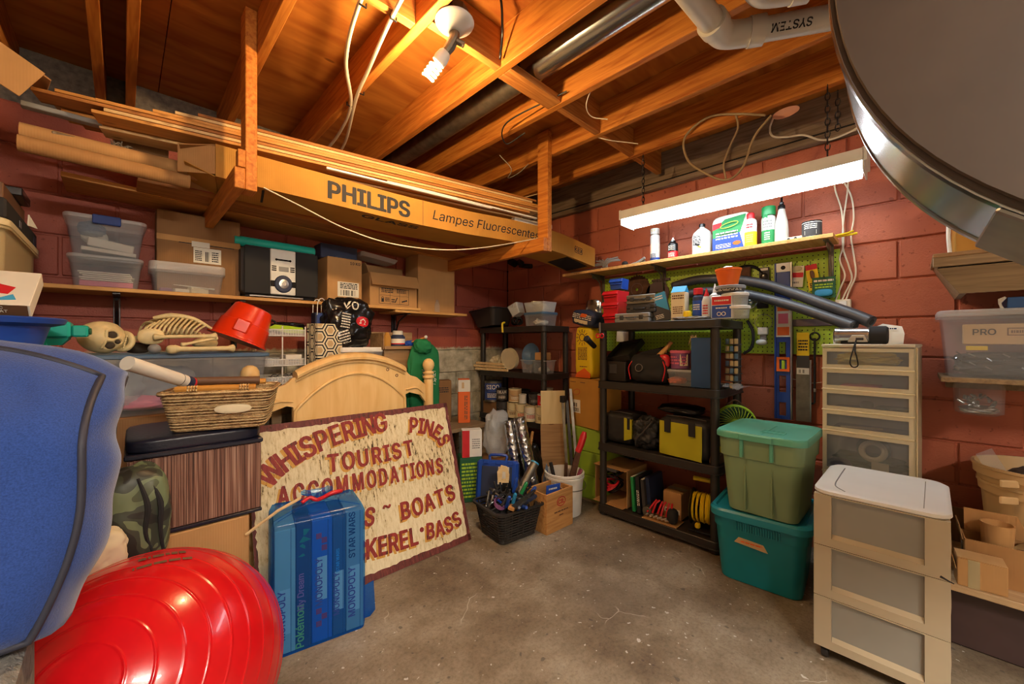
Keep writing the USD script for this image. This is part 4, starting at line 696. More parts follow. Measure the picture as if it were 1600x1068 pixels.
can("glue_bottle", "white glue bottle with a red spout standing on the tool rack", "bottle", on(1104, 2.46, Z1), [(.024, 0), (.026, .003), (.026, .11), (.018, .135), (.012, .14)], "white_gloss", (), [(.014, .138), (.015, .14), (.008, .165), (.003, .185)], "gloss_red", print_=[(wline(.03, .06, 4, 7, .0262, .03), "print_red")])
can("cream_tub", "pink-lidded white tub behind the glue bottle on the tool rack", "tub", on(1109, 2.62, Z1), [(.045, 0), (.05, .004), (.052, .13)], "paper", [(.0525, .05, .10, "print_pink")], [(.053, .128), (.054, .13), (.054, .15), (.05, .153)], "white_gloss")
can("glue_bottle", "white squeeze bottle with a white nozzle behind the red and blue tin", "bottle", on(1117, 2.55, Z1), [(.026, 0), (.028, .003), (.028, .15), (.014, .165)], "white_gloss", (), [(.012, .164), (.012, .178), (.004, .215), (.003, .22)], "white_gloss")
t = thing("flat_tin", "flat white tin with red and blue printed panels standing on the tool rack", "tin", on(1127, 2.405, Z1), -90)
part(t, "body", cb(-.055, .055, 0, .04, 0, .132, .005), "white_gloss"); part(t, "red_panel", plate(.10, .045, .0006, 0, 0, .08), "print_red"); part(t, "blue_panel", plate(.10, .07, .0006, 0, 0, .006), "print_blue")
part(t, "label_print", cat(lines(.075, .016, 1, 4, -.0007, x0=-.037, z0=.095), lines(.06, .012, 1, 6, -.0007, x0=-.03, z0=.055), prism(Polygon(circ(.012, 0, 16)[:, :2]).difference(Polygon(circ(.008, 0, 16)[:, :2])), .0005, -.0012).apply_translation([-.012, 0, .028]), prism(Polygon(circ(.012, 0, 16)[:, :2]).difference(Polygon(circ(.008, 0, 16)[:, :2])), .0005, -.0012).apply_translation([.012, 0, .028])), "paper")
part(t, "spout", T(lathe([(.008, 0), (.009, .002), (.004, .022)], 12), (.035, .02, .132)), "gloss_red")
def tub(label, loc, r, h, mt, lidm, band=None):
    t = thing("plastic_tub", label, "tub", loc, -90)
    part(t, "tub_body", lathe([(r * .86, 0), (r * .88, .002), (r * .95, h - .012), (r * .93, h - .012)], 28), mt, smooth=40); part(t, "lid", lathe([(r * .96, h - .018), (r, h - .016), (r, h - .003), (r * .95, h), (r * .9, h - .003)], 28), lidm, smooth=40)
    if band: part(t, "label_print", curved(lines(r * 2.2, h * .5, 3, 9, -.0004, .0003, x0=-r * 1.1, z0=h * .22), r * .93), band, smooth=False)
    return t
ly = on(1150, 2.475, 0)[1]
tub("white plastic tub, lowest of three stacked at the tool rack tops right end", (2.475, ly, Z1 + .0005), .072, .072, "clear_haze", "white_plastic")
tub("white plastic tub, middle of three stacked at the tool rack tops right end", (2.475, ly + .005, Z1 + .0735), .070, .072, "clear_haze", "white_plastic")
tub("dark patterned tub with pale writing, top of the three stacked under the orange pot", (2.475, ly + .03, Z1 + .1465), .078, .042, "charcoal", "print_grey", "paper")
t = thing("plant_pot", "small orange plastic pot on top of the stacked tubs on the tool rack", "pot", (2.475, ly + .04, Z1 + .189), -90)
part(t, "pot", lathe([(.045, 0), (.048, .002), (.066, .085), (.068, .086), (.068, .098), (.064, .098), (.046, .006)], 28), "gloss_orange_soft" if "gloss_orange_soft" in MATS else "gloss_orange", smooth=40); part(t, "foil_lump", T(blob(.06, .05, .03, .8, 2, .3, 8), (0, 0, .084)), "white_metal")
t = thing("scissors", "red-handled scissors hanging from the left corner of the tool rack", "scissors", (2.352, on(937, 2.352, 0)[1], Z1 - .115), -90)
part(t, "blade", cb(-.006, .006, 0, .004, .05, .12, .001), "steel")
for s in (-1, 1): part(t, "handle", T(tube(circ(.014, 0, 14), .005, 6, closed=True), (s * .016, .002, .028), rx=90, s=None), "gloss_red")
# second shelf of the tool rack
t = thing("tool_box", "black plastic tool box with its lid open on the second shelf of the tool rack", "tool box", on(957, 2.437, Z2), -92)
part(t, "box_body", T(shell(.19, .24, .20, .26, .135, .005, .008), (0, .13, 0)), "black_plastic"); part(t, "lid", T(shell(.20, .26, .19, .25, .04, .005, .008), (-.01, .19, .19), rx=28, ry=-8), "black_plastic"); part(t, "latch", cb(-.025, .035, -.004, .003, .05, .115, .003), "charcoal")
part(t, "inner_tray", cb(-.085, .085, .02, .24, .09, .115, .004), "charcoal")
t = thing("tool_bag", "black canvas tool bag with red trim, open with hammer handles, on the tool rack", "tool bag", on(1008, 2.42, Z2), -90)
bag = blob(.26, .19, .19, .45, 3, .12, 4, 2); part(t, "bag_body", T(bag, (0, .11, 0)), "black_matte", smooth=True)
for s in (-1, 1): part(t, "red_piping", tube([[s * .095, .035, .16], [s * .125, .015, .10], [s * .11, .012, .02]], .004, 6, smooth=4), "gloss_red")
part(t, "side_pocket", T(blob(.07, .05, .09, .6, 2), (.10, .06, .10)), "gloss_red"); part(t, "flap", T(cb(-.10, .11, 0, .006, 0, .09, .002), (0, .09, .15), rx=-35, ry=-14), "black_matte")
part(t, "carabiner", T(tube(circ(.025, 0, 14), .004, 6, closed=True), (-.05, .012, .10), rx=80, s=None), "steel")
for k, (xx, zz, an) in enumerate(((-.01, .18, 60), (.03, .19, 40), (.06, .20, 30))): part(t, "tool_handle", T(lathe([(.01, 0), (.014, .01), (.012, .10), (.015, .12), (.01, .125)], 12), (xx, .08, zz - .03), rx=-20, ry=an), "wood_shelf")
t = tub("pink-lidded tub with purple label standing on the clear box on the tool rack", (2.52, on(1063, 2.52, 0)[1], Z2 + .1025), .062, .115, "print_purple", "print_pink", "print_pink")
part(t, "cream_band", curved(plate(.05, .07, .0006, -.0003, .045, .02), .0595), "paper_cream", smooth=False)
t = thing("storage_box", "small clear box with orange bits under the pink-lidded tub on the tool rack", "storage box", (2.43, on(1064, 2.44, 0)[1], Z2 + .0005), -90)
tote(t, .175, .16, .10, "clear_plastic", "clear_haze", .88, .015, None, .015)
solo("orange_bits", "heap of orange plastic bits inside the small clear box on the tool rack", "bits", blob(.10, .10, .045, .7, 2, .3, 9, 3), "gloss_orange", (2.505, on(1058, 2.5, 0)[1], Z2 + .005))
t = thing("binder", "dark blue upright board case on the second shelf of the tool rack", "case", on(1101, 2.43, Z2), -90)
part(t, "case_body", cb(-.075, .075, .0, .045, 0, .295, .004), "navy_board" if "navy_board" in MATS else "gloss_navy"); part(t, "spine", cb(-.077, .077, -.003, -.0005, .0, .293, .001), "binder_blue" if "binder_blue" in MATS else "gloss_navy")
solo("gold_tinsel", "tangle of thin gold wire on the corner of the dark blue case", "tinsel", cat(*[tube([[0, 0, 0], [.01 * math.sin(k), .02 * math.cos(k * 2), .02 + .01 * math.sin(k * 3)], [.01, -.03 + .01 * k * .5, -.02 - .012 * (k % 4)]], .0015, 4, smooth=3) for k in range(14)]), "clear_amber" if False else "wood_pale", (2.44, on(1084, 2.44, 0)[1], Z2 + .285))
t = thing("bottle_rack", "clear tower of tiny stacked jars right of the dark blue case", "jar rack", on(1142, 2.46, Z2), -90)
for k in range(7):
    part(t, "tray", cb(-.035, .035, 0, .09, .002 + k * .042, .006 + k * .042, .001), "charcoal")
    for j in range(3): part(t, "jar", T(cyl(.010, .03, 10), (-.023 + .023 * j, .015, .0065 + k * .042)), "clear_amber" if (k + j) % 3 else "clear_blue")
solo("plastic_film", "crumpled clear plastic film at the right corner of the tool rack second shelf", "plastic film", cat(*[T(hull(np.random.default_rng(k).normal(0, 1, (7, 3)) * [.02, .016, .01]), (g.uniform(-.04, .04), g.uniform(-.03, .03), .022)) for k in range(12)]), "clear_plastic", on(1150, 2.415, Z2 + .004), smooth=False)
# third shelf: cooler bags
def cooler(label, loc, rz, w, d, h, front, seed, straps=True):
    t = thing("cooler_bag", label, "bag", loc, rz)
    b = blob(w, d, h, .28, 4, .035, 5, seed); part(t, "bag_body", T(b, (0, d / 2, 0)), "bag_black", smooth=True)
    if front:
        xs, zs = np.meshgrid(np.linspace(-w * .42, w * .42, 14), np.linspace(h * .03, h * .90, 14)); n = 14
        yy = -.013 + .003 * np.sin(xs * 30 + zs * 38) * (1 - zs / h); V = np.stack([xs, yy, zs], -1).reshape(-1, 3)
        q = np.arange(n * n).reshape(n, n); F = np.vstack([np.stack([q[:-1, :-1], q[:-1, 1:], q[1:, 1:]], -1).reshape(-1, 3), np.stack([q[:-1, :-1], q[1:, 1:], q[1:, :-1]], -1).reshape(-1, 3)])
        part(t, "front_panel", (V, F), "cooler_yellow", smooth=True)
        for s in (-1, 1): part(t, "strap", cb(s * w * .24 - .02, s * w * .24 + .02, -.0225, -.0175, h * .62, h * .97, .001), "black_matte")
    part(t, "top_zip", tube([[-w * .4, d * .2, h + .001], [0, d * .2, h + .006], [w * .4, d * .2, h + .001]], .004, 6), "charcoal")
    return t
plain("bag_black", "#29282a", .55, var=.15, bump=.4, bscale=22); plain("cooler_yellow", "#b3ae1a", .6, var=.06)
cooler("black and yellow cooler bag with two straps on its yellow front on the third shelf", on(1064, 2.40, Z3), -97, .32, .27, .235, True, 1)
t = cooler("black cooler bag with a yellow end panel at the left of the third shelf", on(964, 2.437, Z3), -90, .22, .26, .205, False, 2)
part(t, "end_panel", hull([(.058, -.008, .03), (.058, -.008, .185), (.112, -.002, .05), (.112, -.002, .175), (.058, .01, .03), (.058, .01, .185), (.112, .02, .05), (.112, .02, .175)]), "cooler_yellow", smooth=False); part(t, "strap", cb(.082, .100, -.011, -.006, .11, .185, .001), "black_matte")
t = thing("soft_bag", "slumped black bag between the two cooler bags on the third shelf", "bag", on(1006, 2.41, Z3), -80)
part(t, "bag_body", T(blob(.17, .16, .20, .6, 4, .30, 6, 5), (0, .09, 0)), "bag_black", smooth=True); part(t, "strap", tube([[.05, .02, .19], [.0, .0, .12], [-.05, .005, .06], [-.06, .02, .02]], .006, 6, smooth=5), "charcoal")
t = thing("black_pouch", "flat black glossy pouch lying on top of the yellow-fronted cooler bag", "pouch", (2.56, on(1065, 2.56, 0)[1], Z3 + .242), -90)
part(t, "pouch_body", blob(.26, .17, .06, .6, 3, .2, 5, 8), "black_gloss", smooth=True)
solo("book", "thin brown book under the green fan on the third shelf", "book", cb(-.08, .08, -.08, .08, 0, .0265, .002), "print_brown", (2.60, on(1149, 2.60, 0)[1], Z3 + .0005), smooth=False)
t = thing("desk_fan", "lime green round fan behind the right post of the tool rack", "fan", (2.60, on(1149, 2.60, 0)[1], Z3 + .028), -70)
part(t, "base", lathe([(.06, 0), (.065, .005), (.05, .025), (.018, .04), (.016, .10)], 24), "gloss_lime", smooth=40)
part(t, "housing", T(loft([circ(r_, z_, 32) for r_, z_ in ((.103, .020), (.110, .012), (.112, .0), (.105, -.02), (.10, -.02), (.104, 0), (.098, .016))], False, False), (0, 0, .19), rx=90), "gloss_lime", smooth=40); part(t, "rear_guard", T(lathe([(.06, -.045), (.10, -.0195), (.098, -.018)], 24), (0, 0, .19), rx=90), "gloss_darkgreen")
for k in range(30):
    a = k * 2 * math.pi / 30; part(t, "grille_bar", tube([[.028 * math.cos(a), -.032, .19 + .028 * math.sin(a)], [.07 * math.cos(a + .25), -.036, .19 + .07 * math.sin(a + .25)], [.103 * math.cos(a + .4), -.018, .19 + .103 * math.sin(a + .4)]], .002, 5), "gloss_lime")
part(t, "hub", T(lathe([(.028, 0), (.03, .004), (.02, .010)], 20), (0, -.030, .19), rx=90), "gloss_lime"); part(t, "blade", T(prism(Polygon(circ(.075, 0, 5)[:, :2]), .004), (0, -.006, .19)), "darkgreen_plastic" if "darkgreen_plastic" in MATS else "gloss_darkgreen"); part(t, "carry_handle", tube([[-.05, .01, .29], [0, .02, .325], [.05, .01, .29]], .005, 6, smooth=4), "rust")
t = thing("cable_box", "small brown box with a yellow cap at the right end of the third shelf", "box", on(1116, 2.42, Z3), -90)
part(t, "box_body", cb(-.028, .028, 0, .10, 0, .055, .003), "print_brown"); part(t, "cap", T(blob(.04, .05, .04, .8, 2), (.005, .05, .056)), "gloss_yellow")
# bottom shelf
t = thing("open_carton", "open cardboard carton lying on its side full of cords on the bottom shelf", "box", on(954, 2.43, Z4), -92)
for nm, m in (("bottom_panel", cb(-.13, .13, 0, .26, 0, .005, .001)), ("side_panel", cb(-.13, -.126, 0, .26, .0055, .25, .001)), ("side_panel", cb(.126, .13, 0, .26, .0055, .25, .001)), ("top_panel", cb(-.13, .13, -.02, .26, .2505, .255, .001)), ("back_panel", cb(-.125, .125, .255, .26, .006, .25, .001)), ("flap", T(cb(-.125, .12, -.035, 0, 0, .004, .001), (0, 0, .001)))): part(t, nm, m, "carton_grey" if "carton_grey" in MATS else "carton_light", smooth=False)
t = thing("cord_tangle", "tangled black and red extension cords spilling inside the open carton on the bottom shelf", "cords", (2.53, on(957, 2.53, 0)[1], Z4 + .006), -90)
g = random.Random(8)
for k in range(9):
    c = np.array([g.uniform(-.03, .03), g.uniform(-.04, .06), .05 + .02 * k]); r = g.uniform(.05, .085)
    part(t, "cord", T(tube(circ(r, 0, 20), .0055, 6, closed=True), c, rx=g.uniform(-60, 60), ry=g.uniform(-25, 25)), "black_matte")
for k in range(4): part(t, "red_cord", T(tube(circ(.06 - .006 * k, 0, 18), .007, 6, closed=True), (.01 * k, -.05, .10 + .012 * k), rx=25, ry=8 * k - 12), "gloss_red")
part(t, "plug_block", cb(-.05, .05, -.04, .03, .19, .225, .008), "print_grey")
for k, (mt, w, tilt, lab) in enumerate((("print_green", .02, -4, "green spined book, leftmost of the upright books on the bottom shelf"), ("black_matte", .026, -4, "black and white magazine binder among the upright books on the bottom shelf"), ("charcoal", .022, -5, "dark folder among the upright books on the bottom shelf"), ("gloss_navy", .03, -6, "navy bag of papers behind the upright books on the bottom shelf"))):
    px = 990 + k * 8.5; t = thing("book", lab, "book", on(px, 2.42 + .03 * (k > 2), Z4), -90, ry=tilt)
    part(t, "cover", cb(-w / 2, w / 2, 0, .20, 0, .225 + .012 * (k % 2), .002), mt, smooth=False)
    if k == 1: part(t, "spine_print", T(lines(.10, .02, 2, 4, 0, x0=0, z0=-.01), (0, -.0004, .05), ry=-90), "paper")
    if k in (0, 2): part(t, "pages", cb(-w / 2 + .003, w / 2 - .003, .004, .19, .2255 + .012 * (k % 2), .2285 + .012 * (k % 2), .0005), "paper")
t = carton_box("cardboard_box", "small tan box standing behind the clamps on the bottom shelf of the tool rack", .115, .17, .165, on(1050, 2.50, Z4), -90, "carton_light")
part(t, "white_label", plate(.10, .03, .0008, 0, 0, .035), "paper"); part(t, "label_print", lines(.08, .02, 1, 6, -.0009, x0=-.04, z0=.04), "ink")
solo("cardboard_pad", "flat piece of cardboard under the clamps on the bottom shelf of the tool rack", "cardboard", cb(-.11, .11, 0, .12, 0, .006, .001), "carton_light", (2.375, on(1034, 2.42, 0)[1], Z4 + .0008), -88)
t = thing("spring_clamps", "pile of metal spring clamps with red handles on the bottom shelf of the tool rack", "clamps", (2.42, on(1030, 2.42, 0)[1], Z4 + .008), -90)
for k in range(6):
    part(t, "red_handle", tube([[-.07 + .03 * k, -.02 + .01 * (k % 3), .03], [-.045 + .025 * k, .0, .075 + .02 * (k % 2)], [-.025 + .02 * k, .02, .11]], .0065, 6), "gloss_red")
    part(t, "jaw", tube([[-.06 + .03 * k, -.02, .025], [-.075 + .025 * k, -.025, .01]], .009, 6), "steel")
part(t, "roller", T(cyl(.03, .05, 18), (-.075, .03, .03), rx=90), "galv_dull"); part(t, "black_grip", T(blob(.06, .07, .09, .7, 2), (.085, .0, .0)), "black_matte")
t = thing("cord_reel", "black cord reel wound with yellow extension cord on the bottom shelf of the tool rack", "cord reel", on(1093, 2.42, Z4 + .004), -82)
part(t, "frame", tube([[-.06, .0, .005], [.06, .0, .005], [.085, .01, .02], [.085, .09, .23], [.05, .10, .285], [-.05, .10, .285]], .006, 8), "black_gloss"); part(t, "frame", tube([[-.06, .18, .005], [.06, .18, .005], [.085, .17, .02], [.085, .10, .23]], .006, 8), "black_gloss")
part(t, "grip", tube([[-.055, .10, .285], [.04, .10, .285]], .014, 12), "gloss_yellow")
for s in (-1, 1): part(t, "flange", T(lathe([(.10, -.003), (.106, 0), (.10, .003)], 28), (s * .058, .09, .12), ry=90), "black_plastic")
for k in range(9): part(t, "cord_turn", T(tube(circ(.080 + .004 * (k % 2), 0, 24), .0062, 6, closed=True), (-.048 + .012 * k, .09, .12), ry=90, rz=g.uniform(-6, 6)), "gloss_yellow")
part(t, "plug", T(blob(.03, .04, .03, .7, 2), (-.01, .0, .025)), "gloss_yellow")
# ---------------------------------------------------------------- things on the narrow rack in the corner
def at_pt(px, x): return at(px, 500, x=x)[1]
t = thing("utility_basin", "black flared plastic basin tipped on the left end of the narrow rack top", "basin", (2.50, 2.80, 1.345), -90, ry=-5)
part(t, "basin", shell(.24, .22, .34, .30, .155, .004, .04), "black_plastic", smooth=40); part(t, "rim", loft([rr(.335, .295, .04, 4, .148), rr(.36, .32, .045, 4, .15), rr(.36, .32, .045, 4, .158), rr(.335, .295, .04, 4, .16)], False, False), "black_plastic", smooth=40)
solo("black_clump", "tangle of black straps beside the basin on the narrow rack top", "straps", cat(*[T(tube(circ(.03, 0, 14), .009, 6, closed=True), (.015 * k - .03, .02 * (k % 3) - .02, .04), rx=70 + 20 * k, ry=25 * k) for k in range(6)]), "black_gloss", (2.53, 2.52, Z1 + .018))
solo("yellow_strap", "short yellow strap hanging over the front edge of the narrow rack top", "strap", tube([[2.46, 2.60, 1.375], [2.425, 2.59, 1.365], [2.42, 2.585, 1.32], [2.418, 2.58, 1.285]], .009, 8, smooth=4), "gloss_yellow")
t = thing("storage_box", "clear box with a blue lid at the right end of the narrow rack top", "storage box", (2.46, 2.255, 1.3355), -90); tote(t, .245, .20, .115, "clear_plastic", "clear_blue", .88, .02)
solo("white_parts", "white parts inside the blue-lidded clear box on the narrow rack", "parts", cat(blob(.14, .10, .05, .7, 2, .3, 6, 3), T(cb(-.06, .06, 0, .02, 0, .02, .004), (0, 0, .03), rz=20, ry=8)), "paper", (2.56, 2.255, 1.341))
t = thing("storage_box", "open clear container of fittings standing on the blue-lidded box", "storage box", (2.47, 2.26, 1.452), -90); part(t, "tub", T(shell(.21, .15, .24, .18, .085, .003, .02), (0, .09, 0)), "clear_haze")
solo("cream_fittings", "cream plastic fittings piled in the open clear container on the narrow rack", "fittings", cat(blob(.15, .10, .07, .8, 2, .3, 7, 6), T(cb(-.05, .05, 0, .05, 0, .03, .004), (.03, -.02, .045), rz=15), T(cb(-.04, .04, 0, .04, 0, .03, .004), (-.05, -.01, .06), rz=-20)), "paper_cream", (2.56, 2.26, 1.457))
t = thing("storage_box", "small clear container tipped on its side between the basin and the blue-lidded box", "storage box", (2.47, 2.475, 1.44), -80, ry=-24); part(t, "tub", T(shell(.09, .10, .11, .12, .10, .003, .015), (0, .06, 0)), "clear_haze")
# second shelf
zz = .935
t = thing("paper_plates", "stack of cream paper plates in a clear bag on the narrow rack", "plates", (2.54, 2.62, zz + .11), -90, rx=8)
for k in range(5): part(t, "plate", T(lathe([(.04, 0), (.075, .003), (.098, .014), (.096, .015), (.07, .006)], 24), (0, .010 * k, 0), rx=90), "paper_cream", smooth=40)
part(t, "bag", T(blob(.24, .14, .19, .7, 3, .25, 6, 3), (0, .05, -.10)), "clear_thin", smooth=True)
solo("crumpled_bag", "crumpled cream paper bag at the left of the second shelf of the narrow rack", "bag", blob(.12, .10, .13, .8, 3, .4, 6, 9), "paper_cream", (2.54, 2.80, zz + .001), smooth=False)
solo("crumpled_bag", "crumpled clear bag of cutlery behind the paper plates on the narrow rack", "bag", blob(.16, .12, .15, .8, 3, .4, 6, 19), "clear_cream", (2.65, 2.42, zz + .001), smooth=False)
for k, (dy, dz, rz) in enumerate(((0, .055, -4), (.01, .028, 2), (-.02, .001, 5))):
    solo("wood_stick", ("topmost", "middle", "lowest")[k] + " of the pale wooden slats laid along the narrow rack front", "slat", cb(-.008, .012, -.21, .20, 0, .022, .002), "wood_pale", (2.425, 2.77 + dy, zz + dz), rz)
t = thing("bowl", "blue translucent plastic bowl tipped up in a clear container on the narrow rack", "bowl", (2.58, 2.345, zz + .15), -90, rx=78); part(t, "bowl", lathe([(.03, 0), (.05, .002), (.09, .04), (.096, .06), (.093, .06), (.086, .041), (.045, .006)], 28), "clear_blue", smooth=40)
for lab, y, w in (("clear square container in the middle of the second shelf of the narrow rack", 2.345, .13), ("clear square container at the right end of the second shelf of the narrow rack", 2.20, .15)):
    t = thing("food_container", label=lab, cat_="container", loc=(2.46, y, zz + .0005), rz=-90); part(t, "tub", T(shell(w * .85, .13, w, .15, .11, .003, .02), (0, .08, 0)), "clear_plastic"); part(t, "rim", T(loft([rr(w, .15, .02, 4, .104), rr(w + .012, .162, .022, 4, .106), rr(w + .012, .162, .022, 4, .111), rr(w - .004, .146, .02, 4, .111)], False, False), (0, .08, 0)), "clear_haze")
solo("white_bits", "white cutlery in the clear container at the right end of the narrow rack", "cutlery", blob(.09, .09, .05, .8, 2, .3, 8, 4), "paper", (2.54, 2.20, zz + .006))
t = carton_box("small_box", "little white paper box standing on the right-hand clear container of the narrow rack", .11, .08, .06, (2.49, 2.20, zz + .113), -84, "paper_carton" if "paper_carton" in MATS else "carton_light", tape=False)
# paint tins
def tin(label, x, y, z, r, h, body, band=None, txt=None, tm="paper", handle=True, bs=0, grp=None):
    t = thing("paint_can", label, "paint can", (x, y, z + .0005), -44, grp)
    part(t, "tin", lathe([(r - .002, 0), (r, .002), (r - .002, .006), (r - .002, h - .008), (r, h - .006), (r, h), (r - .006, h), (r - .010, h - .004)], 28), "galv_dull" if body == "metal" else body, smooth=40)
    part(t, "lid", lathe([(r - .010, h - .006), (r - .012, h - .002), (r - .02, h - .002), (r - .022, h - .005)], 28), "galvanised", smooth=40)
    if band: part(t, "label_band", loft([circ(r - .0012, h * .10, 28), circ(r - .0012, h * .9, 28)], False, False), band, smooth=40)
    if txt: part(t, "lettering", curved(text(txt, h * .2, .0005, loc=(0, -.0002, h * .62)), r - .001), tm, smooth=False)
    if band: part(t, "label_print", wline(r * 1.3, h * .22, 3, int(x * 977 + y * 31), r - .0008, h * .2), tm, smooth=False)
    if handle: part(t, "bail", tube([[r, 0, h * .75], [r * .7, -r * .72, h * .55], [0, -r * 1.04, h * .48], [-r * .7, -r * .72, h * .55], [-r, 0, h * .75]], .0015, 5, smooth=4), "steel")
zt = .53
tin("large dark blue paint can with white letters, front left on the narrow rack", 2.50, 2.80, zt + .115, .082, .19, "galv_dull", "paper_blue", "SICO")
carton_box("cardboard_box", "low box carrying the large dark blue paint can on the narrow rack's third shelf", .18, .18, .11, (2.455, 2.80, zt + .0005), -90, "carton_dark", tape=False)
tin("small black paint can with red top band and white letters beside the large blue can", 2.48, 2.655, zt + .135, .052, .115, "black_gloss", "charcoal", "CILUX", "paper")
tin("dark paint can under the small black can on the narrow rack's third shelf", 2.49, 2.65, zt, .062, .13, "charcoal", "charcoal", None, "print_grey")
tin("pale green dirty paint can, upper row of the narrow rack's third shelf", 2.53, 2.535, zt + .135, .06, .115, "gloss_cream", "cream_green" if "cream_green" in MATS else "print_tan")
tin("bare cream paint can below the pale green one on the narrow rack's third shelf", 2.50, 2.53, zt, .056, .13, "gloss_cream", "print_cream", None, "print_brown")
tin("cream paint can with red print, lower row right of the bare cream can", 2.49, 2.415, zt, .055, .13, "gloss_cream", "print_cream", None, "print_red")
tin("cream paint can with brown and red print, lower row beside the leaning plywood", 2.48, 2.30, zt, .055, .13, "gloss_cream", "paper", None, "ink_red")
tin("last cream paint can of the lower row, half behind the leaning plywood", 2.49, 2.185, zt, .052, .13, "gloss_cream", "print_cream", None, "print_brown")
tin("small white bottle-shaped can, upper row above the red-printed cream can", 2.52, 2.43, zt + .131, .035, .08, "white_gloss", None, None, handle=False)
tin("dark can with grey lid, upper row of the narrow rack's third shelf", 2.55, 2.32, zt + .131, .05, .10, "black_gloss", "charcoal", None, "print_grey")
tin("white can with a red band, upper row beside the leaning plywood", 2.53, 2.205, zt + .131, .046, .10, "white_gloss", "print_red", None, "paper")
tin("cream spray can standing behind the dark can on the narrow rack's third shelf", 2.66, 2.25, zt, .04, .27, "gloss_cream", None, None, handle=False)
solo("dark_bucket", "black bucket standing at the back of the narrow rack's third shelf", "bucket", lathe([(.08, 0), (.085, .003), (.10, .22), (.098, .22), (.083, .006)], 24), "black_plastic", (2.68, 2.62, zt + .0005))
t = carton_box("cardboard_box", "dark box on the bottom shelf of the narrow rack", .30, .25, .2, (2.47, 2.60, .1005), -90, "carton_dark")
# bench against the left wall carrying boxes
t = thing("low_bench", "low old wooden bench behind the sign near the corner", "bench", (0, 0, 0))
part(t, "top", cb(1.68, 2.20, 2.52, 2.97, .49, .52, .003), "wood_dirty")
for x_ in (1.72, 2.16):
    for y_ in (2.56, 2.93): part(t, "leg", cb(x_ - .025, x_ + .025, y_ - .025, y_ + .025, 0, .4895, .003), "wood_dirty")
t = carton_box("tall_box", "tall orange box with a white torn top standing right of the sign", .10, .12, .36, (2.05, 2.66, .5205), -35, "carton_orange" if "carton_orange" in MATS else "gloss_orange_box" if "gloss_orange_box" in MATS else "print_orange", tape=False)
part(t, "white_top", cat(plate(.101, .10, .0012, 0, 0, .262), cb(-.051, -.0501, 0, .12, .262, .362, .0003)), "paper"); part(t, "window", plate(.02, .05, .002, 0, -.01, .29), "print_tan"); part(t, "label_print", T(lines(.20, .03, 2, 4, -.0002, x0=-.10, z0=0), (0, 0, .13), ry=90), "print_brown")
t = carton_box("cardboard_box", "small dark brown printed box between the headboard post and the orange box", .15, .12, .35, (1.93, 2.80, .5205), -25, "carton_dark", tape=False); part(t, "label_print", lines(.08, .05, 3, 7, -.0002, x0=-.03, z0=.25), "ink")
t = carton_box("first_aid_box", "white carton with a red side standing just right of the sign's edge", .15, .08, .20, (1.875, 2.335, .3358), -30, "paper_box" if "paper_box" in MATS else "white_plastic", tape=False); part(t, "red_side", plate(.055, .2, .001, 0, -.047, 0), "print_red"); part(t, "label_print", lines(.06, .08, 5, 7, -.0002, x0=.0, z0=.06), "print_grey")
t = carton_box("patterned_box", "dark green leaf-patterned box under the white and red carton right of the sign", .17, .14, .33, (1.865, 2.335, .0005), -30, "print_darkgreen", tape=False); part(t, "leaf_print", lines(.14, .27, 10, 9, -.0003, x0=-.07, z0=.03), "print_lime")
# ---------------------------------------------------------------- heap on the floor in front of the corner
t = thing("tool_case", "bright blue plastic tool case leaning open behind the black basket", "case", (1.86, 2.06, .05), -55, rx=-12)
part(t, "case_shell", cb(-.15, .15, 0, .08, 0, .31, .016), "gloss_blue"); part(t, "carry_handle", tube([[-.06, .03, .31], [-.055, .03, .345], [.055, .03, .345], [.06, .03, .31]], .010, 8, smooth=3), "gloss_blue"); part(t, "recess", cb(-.11, .11, -.004, .0005, .03, .27, .004), "print_navy"); part(t, "white_card", cb(.01, .09, -.010, -.0045, .15, .27, .002), "paper")
for k in range(3): part(t, "latch", cb(-.10 + .09 * k, -.06 + .09 * k, -.012, -.0045, .285, .31, .003), "gloss_blue")
def roll(label, a, b, r, mat, cap=None):
    t = thing("insulation_roll" if mat == "foil" else "mailing_tube", label, "roll")
    q = np.linspace(0, 1, 40 if mat == "foil" else 3)[:, None]; p = np.array(a) * (1 - q) + np.array(b) * q
    rad = r * (1 + (.04 * np.sin(np.arange(len(p)) * 2.1) if mat == "foil" else 0 * q[:, 0])); part(t, "roll", tube(p, rad, 18), mat, smooth=30)
    d = (np.array(b) - a) / np.linalg.norm(np.array(b) - a)
    part(t, "end_disc", tube([np.array(b) - d * .006, np.array(b) + d * .004], r * (1.06 if cap else .8), 18), cap or "galv_dull")
mk("foil", {"t": ("texture_coordinate", {}), "v": ("voronoi_texture", {"scale": 38.0}), "b": ("bump", {"strength": .8, "distance": .006}), "p": ("principled_bsdf", {"metallic": 1.0, "roughness": .22, "base_color": (.72, .74, .76)})}, [("t.object", "v.vector"), ("v.distance", "b.height"), ("b.normal", "p.normal")], "p.BSDF")
roll("reflective foil insulation roll standing behind the basket, left of the two", (2.10, 2.06, .05), (2.10, 2.17, .60), .042, "foil")
roll("reflective foil insulation roll standing behind the basket, right of the two", (2.16, 1.95, .05), (2.13, 2.09, .63), .047, "foil")
solo("plastic_bag", "clear plastic bag bulging behind the blue tool case", "bag", blob(.20, .16, .36, .7, 3, .25, 5, 12), "clear_haze", (2.10, 2.31, .30), smooth=True)
solo("cardboard_box", "cardboard box under the clear plastic bag near the corner", "box", cb(-.12, .12, -.11, .11, 0, .30, .003), "carton_dark", (2.10, 2.34, .0005))
